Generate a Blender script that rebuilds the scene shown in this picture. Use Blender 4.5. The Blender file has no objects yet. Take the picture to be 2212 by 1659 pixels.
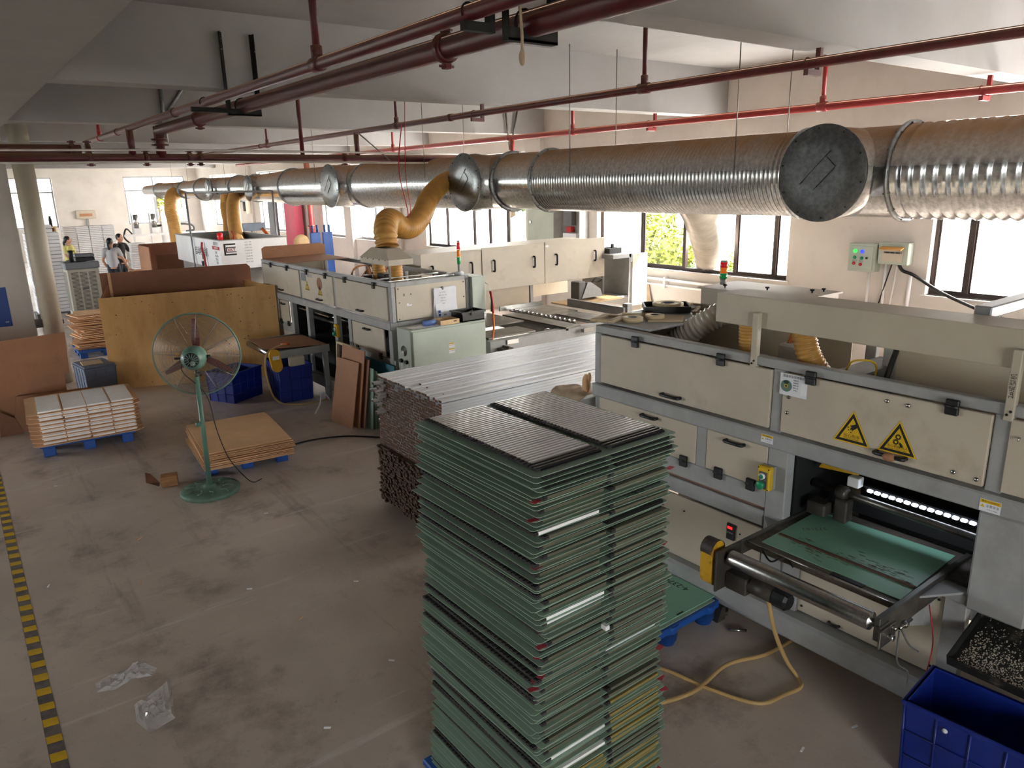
import bpy, math, random
from mathutils import Vector, Matrix
random.seed(7)
SC = bpy.context.scene
COL = SC.collection
V3 = Vector

# ------------------------------------------------------------------ camera
cam_d = bpy.data.cameras.new('camera'); cam = bpy.data.objects.new('camera', cam_d); COL.objects.link(cam)
cam_d.sensor_width = 36.0; cam_d.sensor_fit = 'HORIZONTAL'; cam_d.lens = 1598.6 / 2212 * 36.0
cam_d.clip_start = 0.05; cam_d.clip_end = 400
_r = V3((0.794044, -0.607468, -0.021825)); _u = V3((0.175844, 0.195187, 0.964873)); _w = V3((0.581870, 0.769990, -0.261807))
m = Matrix.Identity(4)
for i in range(3):
    m[i][0] = _r[i]; m[i][1] = _u[i]; m[i][2] = -_w[i]
m[2][3] = 2.8
cam.matrix_world = m
SC.camera = cam
# ------------------------------------------------------------------ view, sky, sun
SC.view_settings.view_transform = 'Standard'; SC.view_settings.look = 'None'
SC.view_settings.gamma = 1.0; SC.view_settings.use_curve_mapping = False
SC.view_settings.exposure = 4.1
SC.cycles.use_denoising = True
SC.cycles.max_bounces = 10; SC.cycles.diffuse_bounces = 6; SC.cycles.glossy_bounces = 4
SC.cycles.transmission_bounces = 6; SC.cycles.transparent_max_bounces = 12
SC.cycles.sample_clamp_indirect = 6.0; SC.cycles.caustics_reflective = False; SC.cycles.caustics_refractive = False
world = bpy.data.worlds.new('sky'); SC.world = world; world.use_nodes = True
wn = world.node_tree.nodes; wl = world.node_tree.links; wn.clear()
w_out = wn.new('ShaderNodeOutputWorld'); w_bg = wn.new('ShaderNodeBackground'); w_sky = wn.new('ShaderNodeTexSky')
w_sky.sky_type = 'HOSEK_WILKIE'; w_sky.turbidity = 7.0; w_sky.ground_albedo = 0.45
w_sky.sun_direction = V3((0.62, -0.22, 0.75)).normalized()
w_mix = wn.new('ShaderNodeMix'); w_mix.data_type = 'RGBA'; w_mix.inputs[0].default_value = 0.8
w_mix.inputs[7].default_value = (0.97, 0.97, 1.0, 1)
wl.new(w_sky.outputs[0], w_mix.inputs[6]); wl.new(w_mix.outputs[2], w_bg.inputs[0]); wl.new(w_bg.outputs[0], w_out.inputs[0])
w_bg.inputs[1].default_value = 1.7
sun_d = bpy.data.lights.new('sun', 'SUN'); sun_o = bpy.data.objects.new('sun', sun_d); COL.objects.link(sun_o)
sun_d.energy = 6.0; sun_d.angle = math.radians(1.0); sun_d.color = (1.0, 0.94, 0.86)
sun_o.rotation_euler = (-V3((0.62, -0.22, 0.75))).to_track_quat('-Z', 'Y').to_euler(); sun_o.location = (30, 0, 30)

# ------------------------------------------------------------------ materials
def lin(c):
    return tuple(((v/255)/12.92 if v/255 <= .04045 else ((v/255+.055)/1.055)**2.4) for v in c[:3]) + (1.0,)
MATS = {}
def pm(name, col, rough=.5, metal=0.0, var=.12, scale=4.0, bump=0.0, bscale=60.0, col2=None, detail=4.0, stretch=None, emit=0.0, alpha=1.0, trans=0.0, spec=.5, coat=0.0, dust=None, dustamt=.8, rvar=.0, stain=None, stain_s=1.3, stain_a=.5):
    mt = bpy.data.materials.new(name); mt.use_nodes = True; MATS[name] = mt
    nt = mt.node_tree; N = nt.nodes; L = nt.links
    b = N['Principled BSDF']
    c1 = lin(col); c2 = lin(col2) if col2 else tuple(max(0, v*(1-var*2)) for v in c1[:3]) + (1.0,)
    tc = N.new('ShaderNodeTexCoord'); mp = N.new('ShaderNodeMapping'); L.new(tc.outputs['Object'], mp.inputs[0])
    if stretch: mp.inputs['Scale'].default_value = stretch
    nz = N.new('ShaderNodeTexNoise'); nz.inputs['Scale'].default_value = scale; nz.inputs['Detail'].default_value = detail; nz.inputs['Roughness'].default_value = .62
    L.new(mp.outputs[0], nz.inputs['Vector'])
    rp = N.new('ShaderNodeValToRGB'); rp.color_ramp.elements[0].position = .36; rp.color_ramp.elements[1].position = .64
    rp.color_ramp.elements[0].color = c2; rp.color_ramp.elements[1].color = c1
    L.new(nz.outputs[0], rp.inputs[0]); out = rp.outputs[0]
    if stain:
        n2 = N.new('ShaderNodeTexNoise'); n2.inputs['Scale'].default_value = stain_s; n2.inputs['Detail'].default_value = 7.0; n2.inputs['Roughness'].default_value = .7
        L.new(tc.outputs['Object'], n2.inputs['Vector'])
        r2 = N.new('ShaderNodeMapRange'); r2.inputs[1].default_value = .56; r2.inputs[2].default_value = .72; r2.inputs[4].default_value = stain_a
        L.new(n2.outputs[0], r2.inputs[0])
        mx = N.new('ShaderNodeMix'); mx.data_type = 'RGBA'; mx.inputs[7].default_value = lin(stain)
        L.new(r2.outputs[0], mx.inputs[0]); L.new(out, mx.inputs[6]); out = mx.outputs[2]
    b.inputs['Metallic'].default_value = metal; b.inputs['Roughness'].default_value = rough
    if dust:
        g = N.new('ShaderNodeNewGeometry'); sx = N.new('ShaderNodeSeparateXYZ'); L.new(g.outputs['Normal'], sx.inputs[0])
        mr = N.new('ShaderNodeMapRange'); mr.inputs[1].default_value = .05; mr.inputs[2].default_value = .75; mr.inputs[4].default_value = dustamt
        L.new(sx.outputs[2], mr.inputs[0])
        n3 = N.new('ShaderNodeTexNoise'); n3.inputs['Scale'].default_value = 5; n3.inputs['Detail'].default_value = 6; L.new(tc.outputs['Object'], n3.inputs['Vector'])
        mm = N.new('ShaderNodeMath'); mm.operation = 'MULTIPLY_ADD'; mm.inputs[1].default_value = .5; mm.inputs[2].default_value = .72; L.new(n3.outputs[0], mm.inputs[0])
        mm2 = N.new('ShaderNodeMath'); mm2.operation = 'MULTIPLY'; mm2.use_clamp = True; L.new(mr.outputs[0], mm2.inputs[0]); L.new(mm.outputs[0], mm2.inputs[1])
        mx = N.new('ShaderNodeMix'); mx.data_type = 'RGBA'; mx.inputs[7].default_value = lin(dust)
        L.new(mm2.outputs[0], mx.inputs[0]); L.new(out, mx.inputs[6]); out = mx.outputs[2]
        i1 = N.new('ShaderNodeMapRange'); i1.inputs[3].default_value = metal; i1.inputs[4].default_value = 0; L.new(mm2.outputs[0], i1.inputs[0]); L.new(i1.outputs[0], b.inputs['Metallic'])
        i2 = N.new('ShaderNodeMapRange'); i2.inputs[3].default_value = rough; i2.inputs[4].default_value = .9; L.new(mm2.outputs[0], i2.inputs[0]); L.new(i2.outputs[0], b.inputs['Roughness'])
    elif rvar:
        i2 = N.new('ShaderNodeMapRange'); i2.inputs[3].default_value = max(.05, rough-rvar); i2.inputs[4].default_value = min(1, rough+rvar); L.new(nz.outputs[0], i2.inputs[0]); L.new(i2.outputs[0], b.inputs['Roughness'])
    L.new(out, b.inputs['Base Color'])
    if bump:
        nb = N.new('ShaderNodeTexNoise'); nb.inputs['Scale'].default_value = bscale; nb.inputs['Detail'].default_value = 3
        L.new(mp.outputs[0], nb.inputs['Vector'])
        bp = N.new('ShaderNodeBump'); bp.inputs['Strength'].default_value = bump; bp.inputs['Distance'].default_value = .01
        L.new(nb.outputs[0], bp.inputs['Height']); L.new(bp.outputs[0], b.inputs['Normal'])
    if emit: L.new(out, b.inputs['Emission Color']); b.inputs['Emission Strength'].default_value = emit
    if alpha < 1: b.inputs['Alpha'].default_value = alpha
    if trans: b.inputs['Transmission Weight'].default_value = trans
    if coat: b.inputs['Coat Weight'].default_value = coat
    b.inputs['Specular IOR Level'].default_value = spec
    return mt

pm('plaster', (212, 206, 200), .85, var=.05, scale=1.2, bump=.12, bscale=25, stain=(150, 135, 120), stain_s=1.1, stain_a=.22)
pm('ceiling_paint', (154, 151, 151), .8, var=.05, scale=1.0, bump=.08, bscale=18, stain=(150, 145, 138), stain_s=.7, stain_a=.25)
pm('cream', (190, 180, 162), .48, var=.05, scale=2.5, bump=.05, bscale=140, stain=(120, 98, 66), stain_s=2.6, stain_a=.26)
pm('grey_steel', (158, 159, 158), .45, var=.08, scale=5, stain=(110, 84, 60), stain_s=3.0, stain_a=.22)
pm('grey_dark', (96, 96, 96), .5, var=.12, scale=5)
pm('sage', (172, 182, 170), .45, var=.05, scale=2.5, stain=(120, 124, 112), stain_s=2.2, stain_a=.25)
pm('black_plastic', (24, 25, 28), .42, var=.1)
pm('black_matte', (16, 16, 17), .8, var=.1)
pm('galv', (200, 202, 203), .22, 1.0, var=.16, scale=26, detail=2.0, dust=(150, 112, 74), dustamt=.95)
pm('galv_clean', (150, 153, 155), .36, 1.0, var=.14, scale=30, detail=2.0)
pm('galv_dark', (96, 98, 100), .55, .9, var=.16, scale=26, detail=2.0, stain=(150, 152, 150), stain_s=3.0, stain_a=.35)
pm('steel_bright', (190, 190, 188), .24, 1.0, var=.12, scale=12, stretch=(1, 6, 6))
pm('steel_worn', (128, 124, 118), .38, .85, var=.25, scale=6, stain=(96, 66, 44), stain_s=3.0, stain_a=.45)
pm('pipe_red', (86, 18, 23), .45, var=.15, scale=6, dust=(126, 98, 72), dustamt=.75)
pm('pipe_red_bright', (146, 27, 31), .42, var=.1, scale=6, dust=(170, 120, 90), dustamt=.55)
pm('hose_yellow', (196, 146, 72), .4, var=.14, scale=5, spec=.4, dust=(170, 120, 66), dustamt=.4)
pm('hose_clear', (200, 192, 178), .25, var=.1, scale=4, coat=.3)
pm('plywood', (222, 176, 110), .55, col2=(196, 148, 86), scale=3.0, stretch=(1, 1, .25), stain=(96, 66, 40), stain_s=4.5, stain_a=.35)
pm('mdf', (172, 122, 88), .7, var=.08, scale=3, stain=(96, 66, 46), stain_s=3.4, stain_a=.3)
pm('mdf_dark', (138, 92, 68), .7, var=.1, scale=2.2, stain=(160, 126, 104), stain_s=2.4, stain_a=.22)
pm('cardboard', (224, 180, 136), .8, var=.07, scale=3)
pm('cardboard_edge', (140, 98, 64), .85, var=.2, scale=40)
pm('blue_plastic', (26, 84, 168), .42, var=.1, scale=4)
pm('blue_bin', (22, 44, 132), .38, var=.14, scale=4, rvar=.1)
pm('blue_grey_bin', (110, 122, 142), .5, var=.1)
pm('white_profile', (232, 235, 240), .3, var=.03, scale=3)
pm('profile_core', (104, 70, 46), .85, var=.25, scale=60)
pm('brown_profile', (92, 62, 42), .7, var=.2, scale=30)
pm('panel_white_shaded', (98, 97, 80), .35, var=.06, scale=8)  # white slats of the lower layers, with their shade put into the colour
pm('panel_amber', (150, 130, 72), .4, var=.1, scale=8)
pm('panel_black', (20, 20, 22), .36, var=.1, scale=20)
pm('panel_white', (248, 248, 247), .16, var=.03, scale=8)
pm('edge_felt', (52, 50, 50), .8, var=.2, scale=60, bump=.3, bscale=200)
pm('pink_tab', (206, 74, 88), .5, var=.1)
pm('warn_yellow', (224, 182, 26), .42, var=.08, scale=10)
pm('ink', (18, 18, 18), .6, var=0)
pm('ink_red', (172, 34, 36), .6, var=0)
pm('ink_blue', (40, 72, 130), .6, var=0)
pm('ink_grey', (110, 112, 120), .6, var=0)
pm('paper', (226, 228, 234), .7, var=.04, scale=6)
pm('paper_white', (238, 238, 240), .65, var=.03, scale=3)
pm('fan_green', (96, 132, 116), .38, var=.1, scale=5, stain=(60, 66, 58), stain_s=5, stain_a=.4)
pm('fan_base_green', (100, 130, 114), .6, var=.12, scale=8, stain=(140, 128, 110), stain_s=4, stain_a=.35, bump=.2, bscale=40)
pm('fan_blade', (110, 20, 28), .4, var=.1)
pm('wire_chrome', (150, 142, 130), .35, .8, var=.1, scale=8)
pm('wire_thin', (120, 116, 110), .45, .6, var=.1)
pm('cable_black', (20, 20, 20), .55, var=.05)
pm('cable_orange', (214, 104, 34), .5, var=.05)
pm('cable_copper', (196, 128, 66), .45, var=.1)
pm('hose_beige', (190, 158, 104), .45, var=.06)
pm('guard_yellow', (206, 158, 34), .45, var=.06, stain=(50, 40, 34), stain_s=12, stain_a=.9)
pm('guard_dark', (60, 52, 48), .55, var=.2, stain=(208, 150, 40), stain_s=18, stain_a=.9)
pm('motor_grey', (74, 68, 62), .5, .3, var=.15, scale=8)
pm('green_button', (30, 140, 100), .35, var=.03)
pm('led_red', (255, 30, 30), .4, var=0, emit=.12)
pm('led_green', (40, 255, 80), .4, var=0, emit=.08)
pm('led_blue', (40, 60, 255), .4, var=0, emit=.1)
pm('led_white', (226, 238, 255), .4, var=0, emit=.8)
pm('lamp_red', (214, 28, 36), .25, var=.04, emit=.012)
pm('lamp_orange', (240, 120, 16), .25, var=.04, emit=.012)
pm('lamp_green', (16, 140, 70), .25, var=.04, emit=.01)
pm('window_frame', (58, 46, 42), .45, .3, var=.1)
pm('window_alu', (150, 152, 156), .4, .5, var=.08)
pm('foil_pink', (214, 84, 110), .5, var=.04)
pm('cooler_body', (176, 170, 158), .5, var=.05)
pm('cooler_top', (112, 116, 124), .5, var=.06)
pm('skin', (196, 146, 118), .5, var=.04, scale=12)
pm('hair', (22, 17, 15), .45, var=.2, scale=40)
pm('shirt_yellow', (206, 200, 120), .8, var=.06)
pm('shirt_grey', (176, 176, 180), .8, var=.06)
pm('shirt_black', (34, 30, 32), .75, var=.1)
pm('trousers', (44, 46, 54), .8, var=.1)
pm('wood_light', (208, 176, 132), .6, var=.08, stretch=(1, 6, 6))
pm('wood_block', (170, 118, 70), .6, var=.2, scale=6, stretch=(1, 1, 6))
pm('wood_red', (150, 66, 58), .6, var=.15)
pm('frame_wood', (196, 174, 140), .6, var=.06)
pm('tape_roll', (214, 192, 152), .5, var=.05)
pm('leaf_bright', (120, 128, 26), .6, var=.25, scale=2.0, detail=2)
pm('leaf_mid', (62, 92, 34), .6, var=.3, scale=2.0, detail=2)
pm('leaf_dark', (40, 72, 50), .6, var=.3, scale=1.5, detail=2)
pm('bark', (86, 70, 54), .9, var=.2)
pm('grass', (140, 142, 128), .9, var=.2, scale=.5)
pm('roof_orange', (206, 128, 84), .6, var=.1)
pm('roof_green', (150, 186, 130), .6, var=.08)
pm('truss_white', (232, 230, 226), .5, var=.03)
pm('plastic_bag', (230, 230, 234), .1, var=.02, alpha=.4, coat=.8)
pm('rust_stain', (140, 104, 66), .7, var=.2, scale=30, alpha=.4)
pm('cloth_beige', (196, 176, 150), .9, var=.12, scale=8)
pm('flakes', (220, 210, 192), .9, var=.1, scale=40)
pm('tray_black', (34, 33, 32), .6, var=.3, scale=12, stain=(150, 136, 116), stain_s=9, stain_a=.5)
pm('bottle_blue', (120, 150, 214), .2, var=.05, alpha=.7)
pm('screen', (36, 54, 70), .2, var=.1)
pm('poster_blue', (20, 66, 150), .5, var=.05)
pm('dirt', (122, 112, 106), .8, var=.25, scale=9, stain=(60, 56, 54), stain_s=14, stain_a=.8)
pm('teal_panel', (24, 106, 124), .5, var=.05)
pm('conveyor_belt', (104, 94, 84), .55, .2, var=.25, scale=5, stain=(190, 176, 156), stain_s=4, stain_a=.25)

def translucent(name, col, t, rough=.3, trans_col=None, transparent=0.0):
    mt = pm(name, col, rough, var=.05, scale=3); nt = mt.node_tree; N = nt.nodes; L = nt.links
    b = N['Principled BSDF']; o = N['Material Output']
    tr = N.new('ShaderNodeBsdfTranslucent'); tr.inputs[0].default_value = lin(trans_col or col)
    mx = N.new('ShaderNodeMixShader'); mx.inputs[0].default_value = t
    L.new(b.outputs[0], mx.inputs[1]); L.new(tr.outputs[0], mx.inputs[2]); last = mx
    if transparent:
        tp = N.new('ShaderNodeBsdfTransparent'); m2 = N.new('ShaderNodeMixShader'); m2.inputs[0].default_value = transparent
        L.new(mx.outputs[0], m2.inputs[1]); L.new(tp.outputs[0], m2.inputs[2]); last = m2
    L.new(last.outputs[0], o.inputs[0]); return mt
translucent('frosted_pane', (236, 238, 240), .82, .35, (250, 250, 250), .25)
translucent('green_sheet', (184, 208, 192), .42, .25, (190, 214, 196))
pm('green_board', (134, 184, 158), .35, var=.05, scale=3)
translucent('amber_sheet', (196, 180, 118), .42, .3, (200, 184, 116))
def clear_glass(name):
    mt = bpy.data.materials.new(name); mt.use_nodes = True; MATS[name] = mt; N = mt.node_tree.nodes; L = mt.node_tree.links
    o = N['Material Output']; N.remove(N['Principled BSDF'])
    t = N.new('ShaderNodeBsdfTransparent'); t.inputs[0].default_value = (.93, .95, .94, 1); g = N.new('ShaderNodeBsdfGlossy'); g.inputs['Roughness'].default_value = .03
    mx = N.new('ShaderNodeMixShader'); mx.inputs[0].default_value = .06; L.new(t.outputs[0], mx.inputs[1]); L.new(g.outputs[0], mx.inputs[2]); L.new(mx.outputs[0], o.inputs[0])
clear_glass('glass')

def floor_mat():
    mt = pm('concrete', (206, 191, 178), .5, var=.1, scale=.8, detail=8); N = mt.node_tree.nodes; L = mt.node_tree.links; b = N['Principled BSDF']
    tc = [n for n in N if n.type == 'TEX_COORD'][0]; src = b.inputs['Base Color'].links[0].from_socket
    def mixin(fac, col, src):
        mx = N.new('ShaderNodeMix'); mx.data_type = 'RGBA'; mx.inputs[7].default_value = lin(col); L.new(fac, mx.inputs[0]); L.new(src, mx.inputs[6]); return mx.outputs[2]
    def nz(scale, det, lo, hi, amt, stretch=None):
        n = N.new('ShaderNodeTexNoise'); n.inputs['Scale'].default_value = scale; n.inputs['Detail'].default_value = det; n.inputs['Roughness'].default_value = .7
        if stretch:
            mp = N.new('ShaderNodeMapping'); mp.inputs['Scale'].default_value = stretch; mp.inputs['Rotation'].default_value = (0, 0, .15); L.new(tc.outputs['Object'], mp.inputs[0]); L.new(mp.outputs[0], n.inputs[0])
        else: L.new(tc.outputs['Object'], n.inputs[0])
        r = N.new('ShaderNodeMapRange'); r.inputs[1].default_value = lo; r.inputs[2].default_value = hi; r.inputs[4].default_value = amt; L.new(n.outputs[0], r.inputs[0]); return r.outputs[0], n
    f, _ = nz(1.7, 9, .53, .68, .6); src = mixin(f, (104, 90, 82), src)
    f, _ = nz(2.3, 10, .58, .7, .5); src = mixin(f, (206, 196, 188), src)
    f, _ = nz(1.6, 8, .58, .7, .65, (1.0, .12, 1)); src = mixin(f, (92, 80, 74), src)
    f, _ = nz(3.0, 8, .6, .68, .6, (.1, 1.2, 1)); src = mixin(f, (226, 218, 210), src)
    f, _ = nz(7.0, 6, .66, .7, .5, (.06, 1.6, 1)); src = mixin(f, (236, 228, 222), src)
    f, _ = nz(28, 3, .64, .74, .3); src = mixin(f, (90, 80, 74), src)
    vo = N.new('ShaderNodeTexVoronoi'); vo.inputs['Scale'].default_value = 1.6; L.new(tc.outputs['Object'], vo.inputs[0])
    rv = N.new('ShaderNodeMapRange'); rv.inputs[1].default_value = .02; rv.inputs[2].default_value = .1; rv.inputs[3].default_value = .3; rv.inputs[4].default_value = 0; L.new(vo.outputs['Distance'], rv.inputs[0]); src = mixin(rv.outputs[0], (58, 50, 46), src)
    L.new(src, b.inputs['Base Color'])
    n = N.new('ShaderNodeTexNoise'); n.inputs['Scale'].default_value = 1.2; n.inputs['Detail'].default_value = 8; L.new(tc.outputs['Object'], n.inputs[0])
    r = N.new('ShaderNodeMapRange'); r.inputs[1].default_value = .35; r.inputs[2].default_value = .7; r.inputs[3].default_value = .3; r.inputs[4].default_value = .62; L.new(n.outputs[0], r.inputs[0]); L.new(r.outputs[0], b.inputs['Roughness'])
    nb = N.new('ShaderNodeTexNoise'); nb.inputs['Scale'].default_value = 45; nb.inputs['Detail'].default_value = 5; L.new(tc.outputs['Object'], nb.inputs[0])
    bp = N.new('ShaderNodeBump'); bp.inputs['Strength'].default_value = .12; bp.inputs['Distance'].default_value = .01; L.new(nb.outputs[0], bp.inputs['Height']); L.new(bp.outputs[0], b.inputs['Normal'])
floor_mat()

# ------------------------------------------------------------------ mesh helpers
def crom(pts, n=8):
    P = [V3(p) for p in pts]; P = [P[0]*2-P[1]] + P + [P[-1]*2-P[-2]]; out = []
    for i in range(1, len(P)-2):
        a, b, c, d = P[i-1:i+3]
        for k in range(n):
            t = k/n; out.append(.5*((2*b)+(c-a)*t+(2*a-5*b+4*c-d)*t*t+(3*b-a-3*c+d)*t**3))
    out.append(P[-2].copy()); return out

class MB:
    def __init__(s): s.v = []; s.f = []; s.s = []; s.mi = []
    def add(s, vs, fs, smooth=False, mi=0):
        o = len(s.v); s.v += [tuple(v) for v in vs]; s.f += [tuple(i+o for i in f) for f in fs]; s.s += [smooth]*len(fs); s.mi += [mi]*len(fs); return s
    def box(s, x0, x1, y0, y1, z0, z1, b=0.0, mi=0):
        if x0 > x1: x0, x1 = x1, x0
        if y0 > y1: y0, y1 = y1, y0
        if z0 > z1: z0, z1 = z1, z0
        if b <= 0:
            vs = [(x, y, z) for z in (z0, z1) for y in (y0, y1) for x in (x0, x1)]
            return s.add(vs, [(0,2,3,1),(4,5,7,6),(0,1,5,4),(2,6,7,3),(0,4,6,2),(1,3,7,5)], mi=mi)
        b = min(b, (x1-x0)*.45, (y1-y0)*.45, (z1-z0)*.45)
        vs = []; idx = {}
        for cx in (0, 1):
            for cy in (0, 1):
                for cz in (0, 1):
                    X = (x0, x1)[cx]; Y = (y0, y1)[cy]; Z = (z0, z1)[cz]; dx = b if cx == 0 else -b; dy = b if cy == 0 else -b; dz = b if cz == 0 else -b
                    idx[cx, cy, cz, 0] = len(vs); vs.append((X, Y+dy, Z+dz))
                    idx[cx, cy, cz, 1] = len(vs); vs.append((X+dx, Y, Z+dz))
                    idx[cx, cy, cz, 2] = len(vs); vs.append((X+dx, Y+dy, Z))
        I = lambda *k: idx[k]; fs = []
        for c in (0, 1):
            fs.append([I(c,0,0,0), I(c,1,0,0), I(c,1,1,0), I(c,0,1,0)][::(1 if c else -1)])
            fs.append([I(0,c,0,1), I(1,c,0,1), I(1,c,1,1), I(0,c,1,1)][::(-1 if c else 1)])
            fs.append([I(0,0,c,2), I(1,0,c,2), I(1,1,c,2), I(0,1,c,2)][::(1 if c else -1)])
        for a in (0, 1):
            for c in (0, 1):
                fs.append((I(a,c,0,0), I(a,c,1,0), I(a,c,1,1), I(a,c,0,1))); fs.append((I(a,0,c,0), I(a,1,c,0), I(a,1,c,2), I(a,0,c,2))); fs.append((I(0,a,c,1), I(1,a,c,1), I(1,a,c,2), I(0,a,c,2)))
        for a in (0, 1):
            for c in (0, 1):
                for d in (0, 1): fs.append((I(a,c,d,0), I(a,c,d,1), I(a,c,d,2)))
        cen = V3(((x0+x1)/2, (y0+y1)/2, (z0+z1)/2)); out = []
        for f in fs:
            p = [V3(vs[i]) for i in f]; n = (p[1]-p[0]).cross(p[2]-p[0]); out.append(tuple(f) if n.dot(sum(p, V3())/len(p)-cen) >= 0 else tuple(f[::-1]))
        return s.add(vs, out, mi=mi)
    def tube(s, pts, r, n=8, cap=True, smooth=True, mi=0, close=False):
        P = [V3(p) for p in pts]; k = len(P); R = r if isinstance(r, (list, tuple)) else [r]*k
        vs = []; up = None
        for i, p in enumerate(P):
            if close: t = (P[(i+1) % k]-P[i-1])
            else: t = (P[min(i+1, k-1)]-P[max(i-1, 0)])
            t.normalize()
            if up is None:
                a = V3((0, 0, 1)) if abs(t.z) < .9 else V3((1, 0, 0)); up = (a - t*a.dot(t)).normalized()
            else: up = (up - t*up.dot(t)).normalized()
            sd = t.cross(up)
            for j in range(n):
                a = 2*math.pi*j/n; vs.append(p + (up*math.cos(a)+sd*math.sin(a))*R[i])
        fs = []; rng = k if close else k-1
        for i in range(rng):
            for j in range(n):
                a = i*n+j; b2 = i*n+(j+1) % n; c = ((i+1) % k)*n+(j+1) % n; d = ((i+1) % k)*n+j; fs.append((a, b2, c, d))
        s.add(vs, fs, smooth, mi)
        if cap and not close:
            o = len(s.v)-len(vs); s.f += [tuple(o+j for j in range(n))[::-1], tuple(o+(k-1)*n+j for j in range(n))]; s.s += [False]*2; s.mi += [mi]*2
        return s
    def cyl(s, a, b, r, n=16, r2=None, smooth=True, mi=0): return s.tube([a, b], [r, r if r2 is None else r2], n, True, smooth, mi)
    def lathe(s, prof, o, axis=(0, 0, 1), n=24, smooth=True, mi=0):
        ax = V3(axis).normalized(); a = V3((0, 0, 1)) if abs(ax.z) < .9 else V3((1, 0, 0)); e1 = (a-ax*a.dot(ax)).normalized(); e2 = ax.cross(e1); o = V3(o); vs = []
        for r, h in prof:
            for j in range(n):
                t = 2*math.pi*j/n; vs.append(o+ax*h+(e1*math.cos(t)+e2*math.sin(t))*max(r, 1e-5))
        fs = [(i*n+j, i*n+(j+1) % n, (i+1)*n+(j+1) % n, (i+1)*n+j) for i in range(len(prof)-1) for j in range(n)]
        s.add(vs, fs, smooth, mi)
        ob = len(s.v)-len(vs)
        if prof[0][0] > 1e-4: s.f.append(tuple(ob+j for j in range(n))[::-1]); s.s.append(False); s.mi.append(mi)
        if prof[-1][0] > 1e-4: s.f.append(tuple(ob+(len(prof)-1)*n+j for j in range(n))); s.s.append(False); s.mi.append(mi)
        return s
    def prism(s, poly, off, mi=0, smooth=False):
        P = [V3(p) for p in poly]; off = V3(off); n = len(P); nrm = V3()
        for i in range(n): nrm += P[i].cross(P[(i+1) % n])
        if nrm.dot(off) > 0: P = P[::-1]
        vs = P + [p+off for p in P]
        fs = [tuple(range(n)), tuple(range(2*n-1, n-1, -1))] + [(i, n+i, n+(i+1) % n, (i+1) % n)[::-1] for i in range(n)]
        fs = [fs[0], fs[1]] + [tuple(reversed(f)) for f in fs[2:]]
        return s.add(vs, [f[::-1] if i > 1 else f for i, f in enumerate(fs)], smooth, mi)
    def ball(s, c, r, n=14, k=8, mi=0):
        r = V3((r, r, r)) if not hasattr(r, '__len__') else V3(r); c = V3(c); vs = []; fs = []
        for i in range(k+1):
            ph = math.pi*i/k
            for j in range(n):
                t = 2*math.pi*j/n; vs.append((c.x+r.x*math.sin(ph)*math.cos(t), c.y+r.y*math.sin(ph)*math.sin(t), c.z+r.z*math.cos(ph)))
        for i in range(k):
            for j in range(n): fs.append((i*n+j, (i+1)*n+j, (i+1)*n+(j+1) % n, i*n+(j+1) % n))
        return s.add(vs, fs, True, mi)
    def quad(s, *p, mi=0): return s.add(p, [tuple(range(len(p)))], mi=mi)
    def xf(s, M): s.v = [tuple(M @ V3(v)) for v in s.v]; return s
    def mesh(s, name, mats, inv=None):
        me = bpy.data.meshes.new(name); vs = [tuple(inv @ V3(v)) for v in s.v] if inv is not None else s.v
        me.from_pydata(vs, [], s.f); me.polygons.foreach_set('use_smooth', s.s)
        if not isinstance(mats, (list, tuple)): mats = [mats]
        for mt in mats: me.materials.append(MATS[mt])
        if len(mats) > 1: me.polygons.foreach_set('material_index', s.mi)
        me.update(); return me

WM = {}
def tag(o, label=None, cat=None, group=None, kind=None):
    if label: o['label'] = label
    if cat: o['category'] = cat
    if group: o['group'] = group
    if kind: o['kind'] = kind
    return o
def thing(name, label, cat, loc=(0, 0, 0), rz=0.0, group=None, kind=None):
    o = bpy.data.objects.new(name, None); COL.objects.link(o); o.empty_display_size = .1
    o.location = loc; o.rotation_euler = (0, 0, rz); WM[o] = Matrix.Translation(loc) @ Matrix.Rotation(rz, 4, 'Z')
    return tag(o, label, cat, group, kind)
def part(par, name, mb, mat, label=None, local=False, kind=None):
    me = mb.mesh(name, mat, None if local else WM[par].inverted()); o = bpy.data.objects.new(name, me); COL.objects.link(o); o.parent = par; WM[o] = WM[par]
    if label: o['label'] = label
    if kind: o['kind'] = kind
    return o
def share(par, name, me, loc=(0, 0, 0), rot=(0, 0, 0), scale=None, kind=None):
    o = bpy.data.objects.new(name, me); COL.objects.link(o); o.parent = par; o.location = loc; o.rotation_euler = rot
    if scale: o.scale = scale
    if kind: o['kind'] = kind
    return o
def solo(name, mb, mat, label, cat, group=None, kind=None, M=None):
    if M is not None: mb.xf(M)
    xs = [v[0] for v in mb.v]; ys = [v[1] for v in mb.v]; zs = [v[2] for v in mb.v]
    c = V3(((min(xs)+max(xs))/2, (min(ys)+max(ys))/2, min(zs))); T = Matrix.Translation(c)
    o = bpy.data.objects.new(name, mb.mesh(name, mat, T.inverted())); COL.objects.link(o); o.location = c; WM[o] = T
    return tag(o, label, cat, group, kind)
def struct(name, mb, mat, label, cat): return solo(name, mb, mat, label, cat, kind='structure')
def dup(root, loc, rz=0.0, label=None, group=None):
    r = root.copy(); COL.objects.link(r); r.location = loc; r.rotation_euler = (0, 0, rz)
    if label: r['label'] = label
    if group: r['group'] = group
    for ch in list(root.children):
        c = ch.copy(); COL.objects.link(c); c.parent = r
        for g in list(ch.children):
            d = g.copy(); COL.objects.link(d); d.parent = c
    return r
def B(*a, **k): return MB().box(*a, **k)
def C(*a, **k): return MB().cyl(*a, **k)
def T(*a, **k): return MB().tube(*a, **k)
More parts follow.
